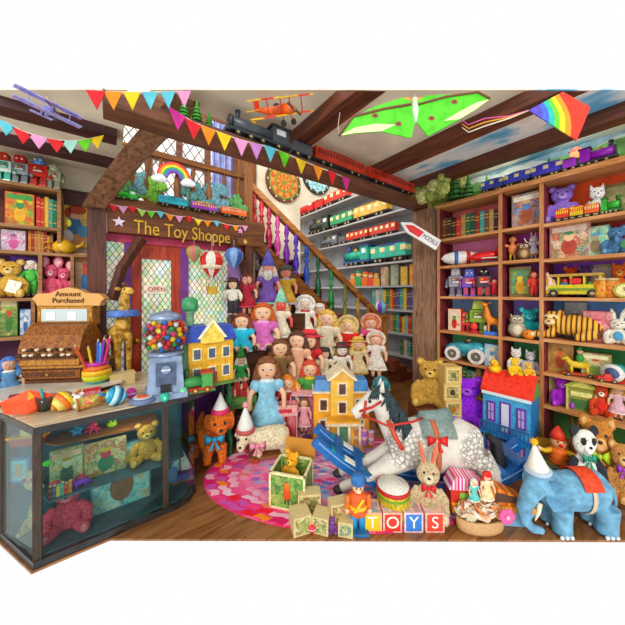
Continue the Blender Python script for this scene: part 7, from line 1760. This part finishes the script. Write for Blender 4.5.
MB().tube([(ex(617), 0, ez(486)), (ex(621), 0, ez(500)), (ex(620), 0, ez(512))], [2.4, 1.6, 1.2], EL, n=7).build('tail', el)
MB().lathe([(11, 0), (8, 8), (4, 19), (.6, 29)], mat('#f0ece0', .7), c=(0, 0, 0), n=18, T=TR((ex(537), -3, ez(466)), (0, -.14, 0))).build('hat_cone', el); MB().lathe([(11.4, -1), (12, 1), (11, 3)], '#b8c8d8', n=18, T=TR((ex(537), -3, ez(466)), (0, -.14, 0))).build('hat_band', el); MB().ell((ex(533), -3, ez(436)), 3.6, mat('#e8b030', .9), n=10, k=7).build('pompom', el)
# shell basket with two tiny dolls
sb = thing('shell_basket', 'cream and coral heap of shells and paper flowers in a low basket', 'basket', cam(480, 1.69, 0), -YAW, 1.69 / F)
MB().lathe([(20, 0), (23, 3), (24, 12), (22, 14), (20, 11)], wood('#b88a5a', '#e0b88a', .2), n=22, sy=.42).build('basket', sb)
rr = random.Random(21)
for i in range(64):
    a = rr.uniform(0, 2 * PI); q_ = rr.uniform(0, 1) ** .5; x, y = 22 * q_ * math.cos(a), 8.5 * q_ * math.sin(a); z = 13 + 14 * (1 - q_ * .8) + rr.uniform(-2, 2); r = rr.uniform(3.8, 6.5)
    o = MB(TR((x, y, z), (rr.uniform(-.9, .3), rr.uniform(-.8, .8), rr.uniform(0, 6)), (r, r, r))).lathe([(.15, -.2), (.7, .0), (1, .35), (.85, .3), (.4, .1), (.1, .05)], mat(['#f0e0c8', '#e8d0b0', '#f4e8dc', '#e8a888', '#e89a60', '#d8d8c0'][i % 6], .6, scale=2), n=9); o.build('shell', sb)
fl = MB()
for i in range(6): a = 2 * PI * i / 6; fl.ell((20 + 4.5 * math.cos(a), -10, 21 + 4.5 * math.sin(a)), (3.6, 1.5, 3.6), '#e0609a', n=9, k=6)
fl.ell((20, -11.5, 21), (2.2, 1.2, 2.2), '#f4b0c8', n=8, k=5); fl.build('pink_flower', sb)
for px, h, dr_, hr, kw, lb in ((474, 27, '#6ac0b8', '#d8e0d0', {}, 'tiny fairy doll in an aqua dress standing on the shell basket'), (487, 34, '#e8d0a0', '#c83a2c', dict(hat='cap', hatc='#d8382c'), 'tiny doll in a red cap and cream dress standing on the shell basket')):
    t = thing('fairy_doll', lb, 'doll', cam(px, 1.69, 24 * 1.69 / F), -YAW, h * 1.69 / F); t.scale.y *= .7; doll(t, dr_, hr, long=False, **kw)

# ================================================================ ALCOVE TRAINS, BOOKS, DARTBOARDS, DIRECTION SIGN
AX = ALX + .10
def tr(name, label, x0, x1, z, h, cars):
    a, _ = at(x0, ('X', AX, z)); b_, _ = at(x1, ('X', AX, z)); return train(name, label, a, b_, h, cars)
tr('model_train', 'red steam train on the highest grey alcove shelf', 297, 350, ALZ[0], .40, [('loco', 1, '#c82a2c', '#8a1f20'), ('tender', .4, '#b82428', '#7a1c1c'), ('coach', .9, '#c8342c', '#8a2424')])
tr('model_train', 'black steam engine with green and yellow coaches in the alcove', 311, 391, ALZ[1], .40, [('loco', 1, '#2c3834', '#1c2220'), ('coach', .9, '#3a9a70', '#2a6a4c'), ('coach', 1.1, '#d8a82c', '#a87a1c')])
tr('model_train', 'grey streamlined engine with red coaches in the alcove', 322, 398, ALZ[2], .30, [('loco', 1.1, '#70747c', '#3a3c42'), ('tender', .4, '#5a5e66', '#3a3c42'), ('coach', 1.1, '#c8382c', '#8a2a24'), ('coach', 1.1, '#c03a30', '#8a2a24')])
tr('model_train', 'big teal engine and coach on dark blue wheels in the alcove', 346, 410, ALZ[3], .44, [('loco', 1, '#3aa890', '#2a4a8a'), ('coach', 1.1, '#48b098', '#2a3a80')])
rr = random.Random(31)
for i, px in enumerate((353, 359, 365.5, 371, 376.5)):
    t = put('toy_block_figure', f'{["orange","green","orange","red","amber"][i]} blocky toy, {ORD[i]} from the handrail on the alcove shelf over the books', 'toy figure', px, ('X', AX, ALZ[4]), 12 + (i * 7) % 4, rz=-PI / 2 + .7, group='small toys on the alcove shelf')
    c_ = ['#e8843a', '#3a9a5a', '#e0702c', '#d8503a', '#e8a83c'][i]; MB().box((0, 0, .3), (.5, .4, .6), c_).build('body', t); MB().ell((0, 0, .78), (.22, .2, .22), '#f0c890', n=9, k=6).build('head', t); MB().lathe([(.24, .88), (.2, 1.0), (.02, 1.06)], c_, n=9).build('hat', t)
for i, (a, b_) in enumerate(((380, 389), (390, 399), (400, 408), (409, 417))): flat('boxed_toy', f'{["cream","grey-green","yellow","orange"][i]} picture box, {ORD[i]} from the small toys on the alcove shelf', 'box', a, b_, ('X', ALX + .08, ALZ[4]), 19 + i % 2 * 2, [['#d8ccb0', '#a89a7a', '#c85a3a'], ['#a8b09a', '#7a8a78', '#d8d0b8'], ['#e0b43c', '#f0d070', '#c8842c'], ['#e0703a', '#f0c060', '#d8483c']][i], '#a89a78', .12, rz=-PI / 2, fig=None, group='picture boxes in the alcove')
BC_ = ['#4a9a94', '#c9c2b0', '#7fb0c4', '#d9b64a', '#2f6b3c', '#c9762f', '#8a2a22', '#2f4f8c', '#4a9a94', '#d9b64a', '#5a3a6e', '#2f4f8c', '#c9c2b0', '#2f6b3c']
bookrow(372, 417, ('X', ALX + .06, ALZ[5]), .40, BC_[:13], 'on the upper book shelf of the alcove', 'the handrail', 'books in the alcove', rz=-PI / 2, deep=.16, seed=11)
bookrow(390, 417, ('X', ALX + .06, ALZ[6]), .36, ['#c9762f', '#2f6b3c', '#4a9a94', '#8a2a22', '#d9b64a', '#7fb0c4', '#c8362c', '#2f6b3c', '#5a3a6e'], 'on the lower alcove book shelf', 'the newel post', 'lower books in the alcove', rz=-PI / 2, deep=.16, seed=12)
bookrow(400, 418, ('X', ALX + .06, ALZ[7]), .30, ['#2f6b3c', '#c9c2b0', '#4a9a94', '#1f4a34', '#d9b64a'], 'on the lowest alcove shelf beside the pillar', 'the stairs', 'lowest books in the alcove', rz=-PI / 2, deep=.16, seed=13)
def dart(label, c, rz, r, cols, rim):
    t = thing('dartboard', label, 'dartboard', c, rz, r)
    MB().tube([(0, 0, 0), (0, -.12, 0)], 1.0, rim, n=32, smooth=False).build('rim', t)
    for k in range(20):
        a0, a1 = 2 * PI * (k - .5) / 20, 2 * PI * (k + .5) / 20
        q = MB()
        for j, (r0, r1) in enumerate(((.12, .45), (.45, .53), (.53, .78), (.78, .86))):
            cc = cols[(k + j) % 2 + (2 if j % 2 else 0)]
            q.add([(r_ * math.sin(a), -.122 - .002 * (j % 2), r_ * math.cos(a)) for r_, a in ((r0, a0), (r0, a1), (r1, a1), (r1, a0))], [(0, 1, 2, 3)], cc, False)
        q.build('sector', t)
    MB().tube([(0, -.11, 0), (0, -.13, 0)], .12, cols[3], n=14, smooth=False).build('bullseye', t)
    for k in range(12): MB().box((.92 * math.sin(k * PI / 6), -.124, .92 * math.cos(k * PI / 6)), (.07, .01, .09), '#e8d8a8').build('number_mark', t)
p, d = at(283, ('Y', 3.715, None), 183); dart('orange and green dartboard on the cream wall over the stairs', p, 0, 17.5 * d / F * 1.12, ['#c8642c', '#e09a4a', '#4a8a4a', '#8a9a3a'], '#6a3418')
p, d = at(316, ('Y', 3.715, None), 178); dart('pale blue dartboard with a black rim next to the orange dartboard', p, 0, 15 * d / F * 1.12, ['#7fd0dc', '#c8ecec', '#3a90a0', '#e8f4f0'], '#1c2224')
ds_ = thing('direction_sign', 'white arrow sign with a red centre and grey letters pointing up at the alcove', 'sign', at(421, ('Y', 1.63, None), 235)[0], -.55, 2.9 / F)
AR = TR((0, 0, 0), (0, .52, 0))
MB(AR).prism([(-24, 0), (-14, 5.5), (20, 5.5), (20, -5.5), (-14, -5.5)], -1, 1, '#f2efec').build('arrow_board', ds_); MB(AR).prism([(-19, 0), (-12, 3.5), (1, 3.5), (-1, -3.5), (-12, -3.5)], -1.4, -1, '#d83a3c').build('red_panel', ds_)
o = words('MODELS', 6.2, ds_, (0, 0, 0), '#5a5a66', depth=.2, sx=.72)
o.matrix_local = AR @ TR((10, -1.2, 0), (PI / 2, 0, 0), (.72, 1, 1))
MB().box((8, 3, -4), (2, 5, 2), '#8a6a4a').build('bracket', ds_)
# ---- let everything that stands touch its support without sinking into it
bpy.context.view_layer.update()
for o in list(bpy.data.objects):
    if o.parent is not None or o.type != 'EMPTY' or o.get('kind') == 'structure': continue
    zs = [(c.matrix_world @ v.co).z for c in o.children_recursive if c.type == 'MESH' for v in c.data.vertices]
    if not zs: continue
    e = min(zs) - o.location.z
    if -.05 < e < .001 and o.name.split('.')[0] not in ('staircase', 'toy_bookcase', 'alcove_shelf_unit', 'toy_shelves', 'glass_display_counter', 'shop_sign_board', 'balcony_railing', 'doll_display_stand'): o.location.z += .001 - e
# ================================================================ CAMERA, LIGHT
cd = bpy.data.cameras.new('Camera'); co = bpy.data.objects.new('Camera', cd); COL.objects.link(co)
cd.sensor_width = 36; cd.lens = F / 625 * 36; cd.shift_y = -(312.5 - HOR) / 625; cd.clip_start = .05
co.location = (0, 0, HC); co.rotation_euler = (PI / 2, 0, -YAW); scene.camera = co
wd = bpy.data.worlds.new('World'); scene.world = wd; wd.use_nodes = True
bg = wd.node_tree.nodes['Background']; bg.inputs[0].default_value = (1, 1, 1, 1); bg.inputs[1].default_value = 1.0


def sun(name, rot, e, ang, col=(1, .95, .86)):
    l = bpy.data.lights.new(name, 'SUN'); l.energy = e; l.angle = ang; l.color = col
    o = bpy.data.objects.new(name, l); COL.objects.link(o); o.rotation_euler = rot
    return o


s_ = sun('Sun', (0, 0, 0), 1.7, .35)
s_.rotation_euler = Vector((.62, .72, -.42)).to_track_quat('-Z', 'Y').to_euler()


def fill_light(name, loc, e, r=.25, col=(1, .9, .75)):
    l = bpy.data.lights.new(name, 'POINT'); l.energy = e; l.shadow_soft_size = r; l.color = col
    o = bpy.data.objects.new(name, l); COL.objects.link(o); o.location = loc
    return o


fill_light('Alcove_lamp', (3.0, 5.0, 3.9), 45, .3)  # added light without a fitting, brightens the alcove
fill_light('Landing_lamp', (.8, 3.4, 3.9), 6, .2)  # unseen light added over the landing
fill_light('Shop_lamp', (1.9, 2.5, 3.0), 14, .3)  # unseen fill added high over the dolls and stairs
fill_light('Counter_case_lamp', (.1, 2.12, .69), 2.6, .05)  # added fill that brightens the counter inside, no fitting there
fill_light('Scenery_lamp', (2.93, 1.1, 2.64), 1.2, .04)  # unseen point light added to brighten the hills on the bookcase
fill_light('Scenery_lamp', (2.93, .55, 2.64), 1.2, .04)  # second added light for the hills, also without a fitting
vs = scene.view_settings
vs.view_transform = 'Standard'; vs.look = 'None'; vs.exposure = 0.0; vs.gamma = 1.0; vs.use_curve_mapping = False
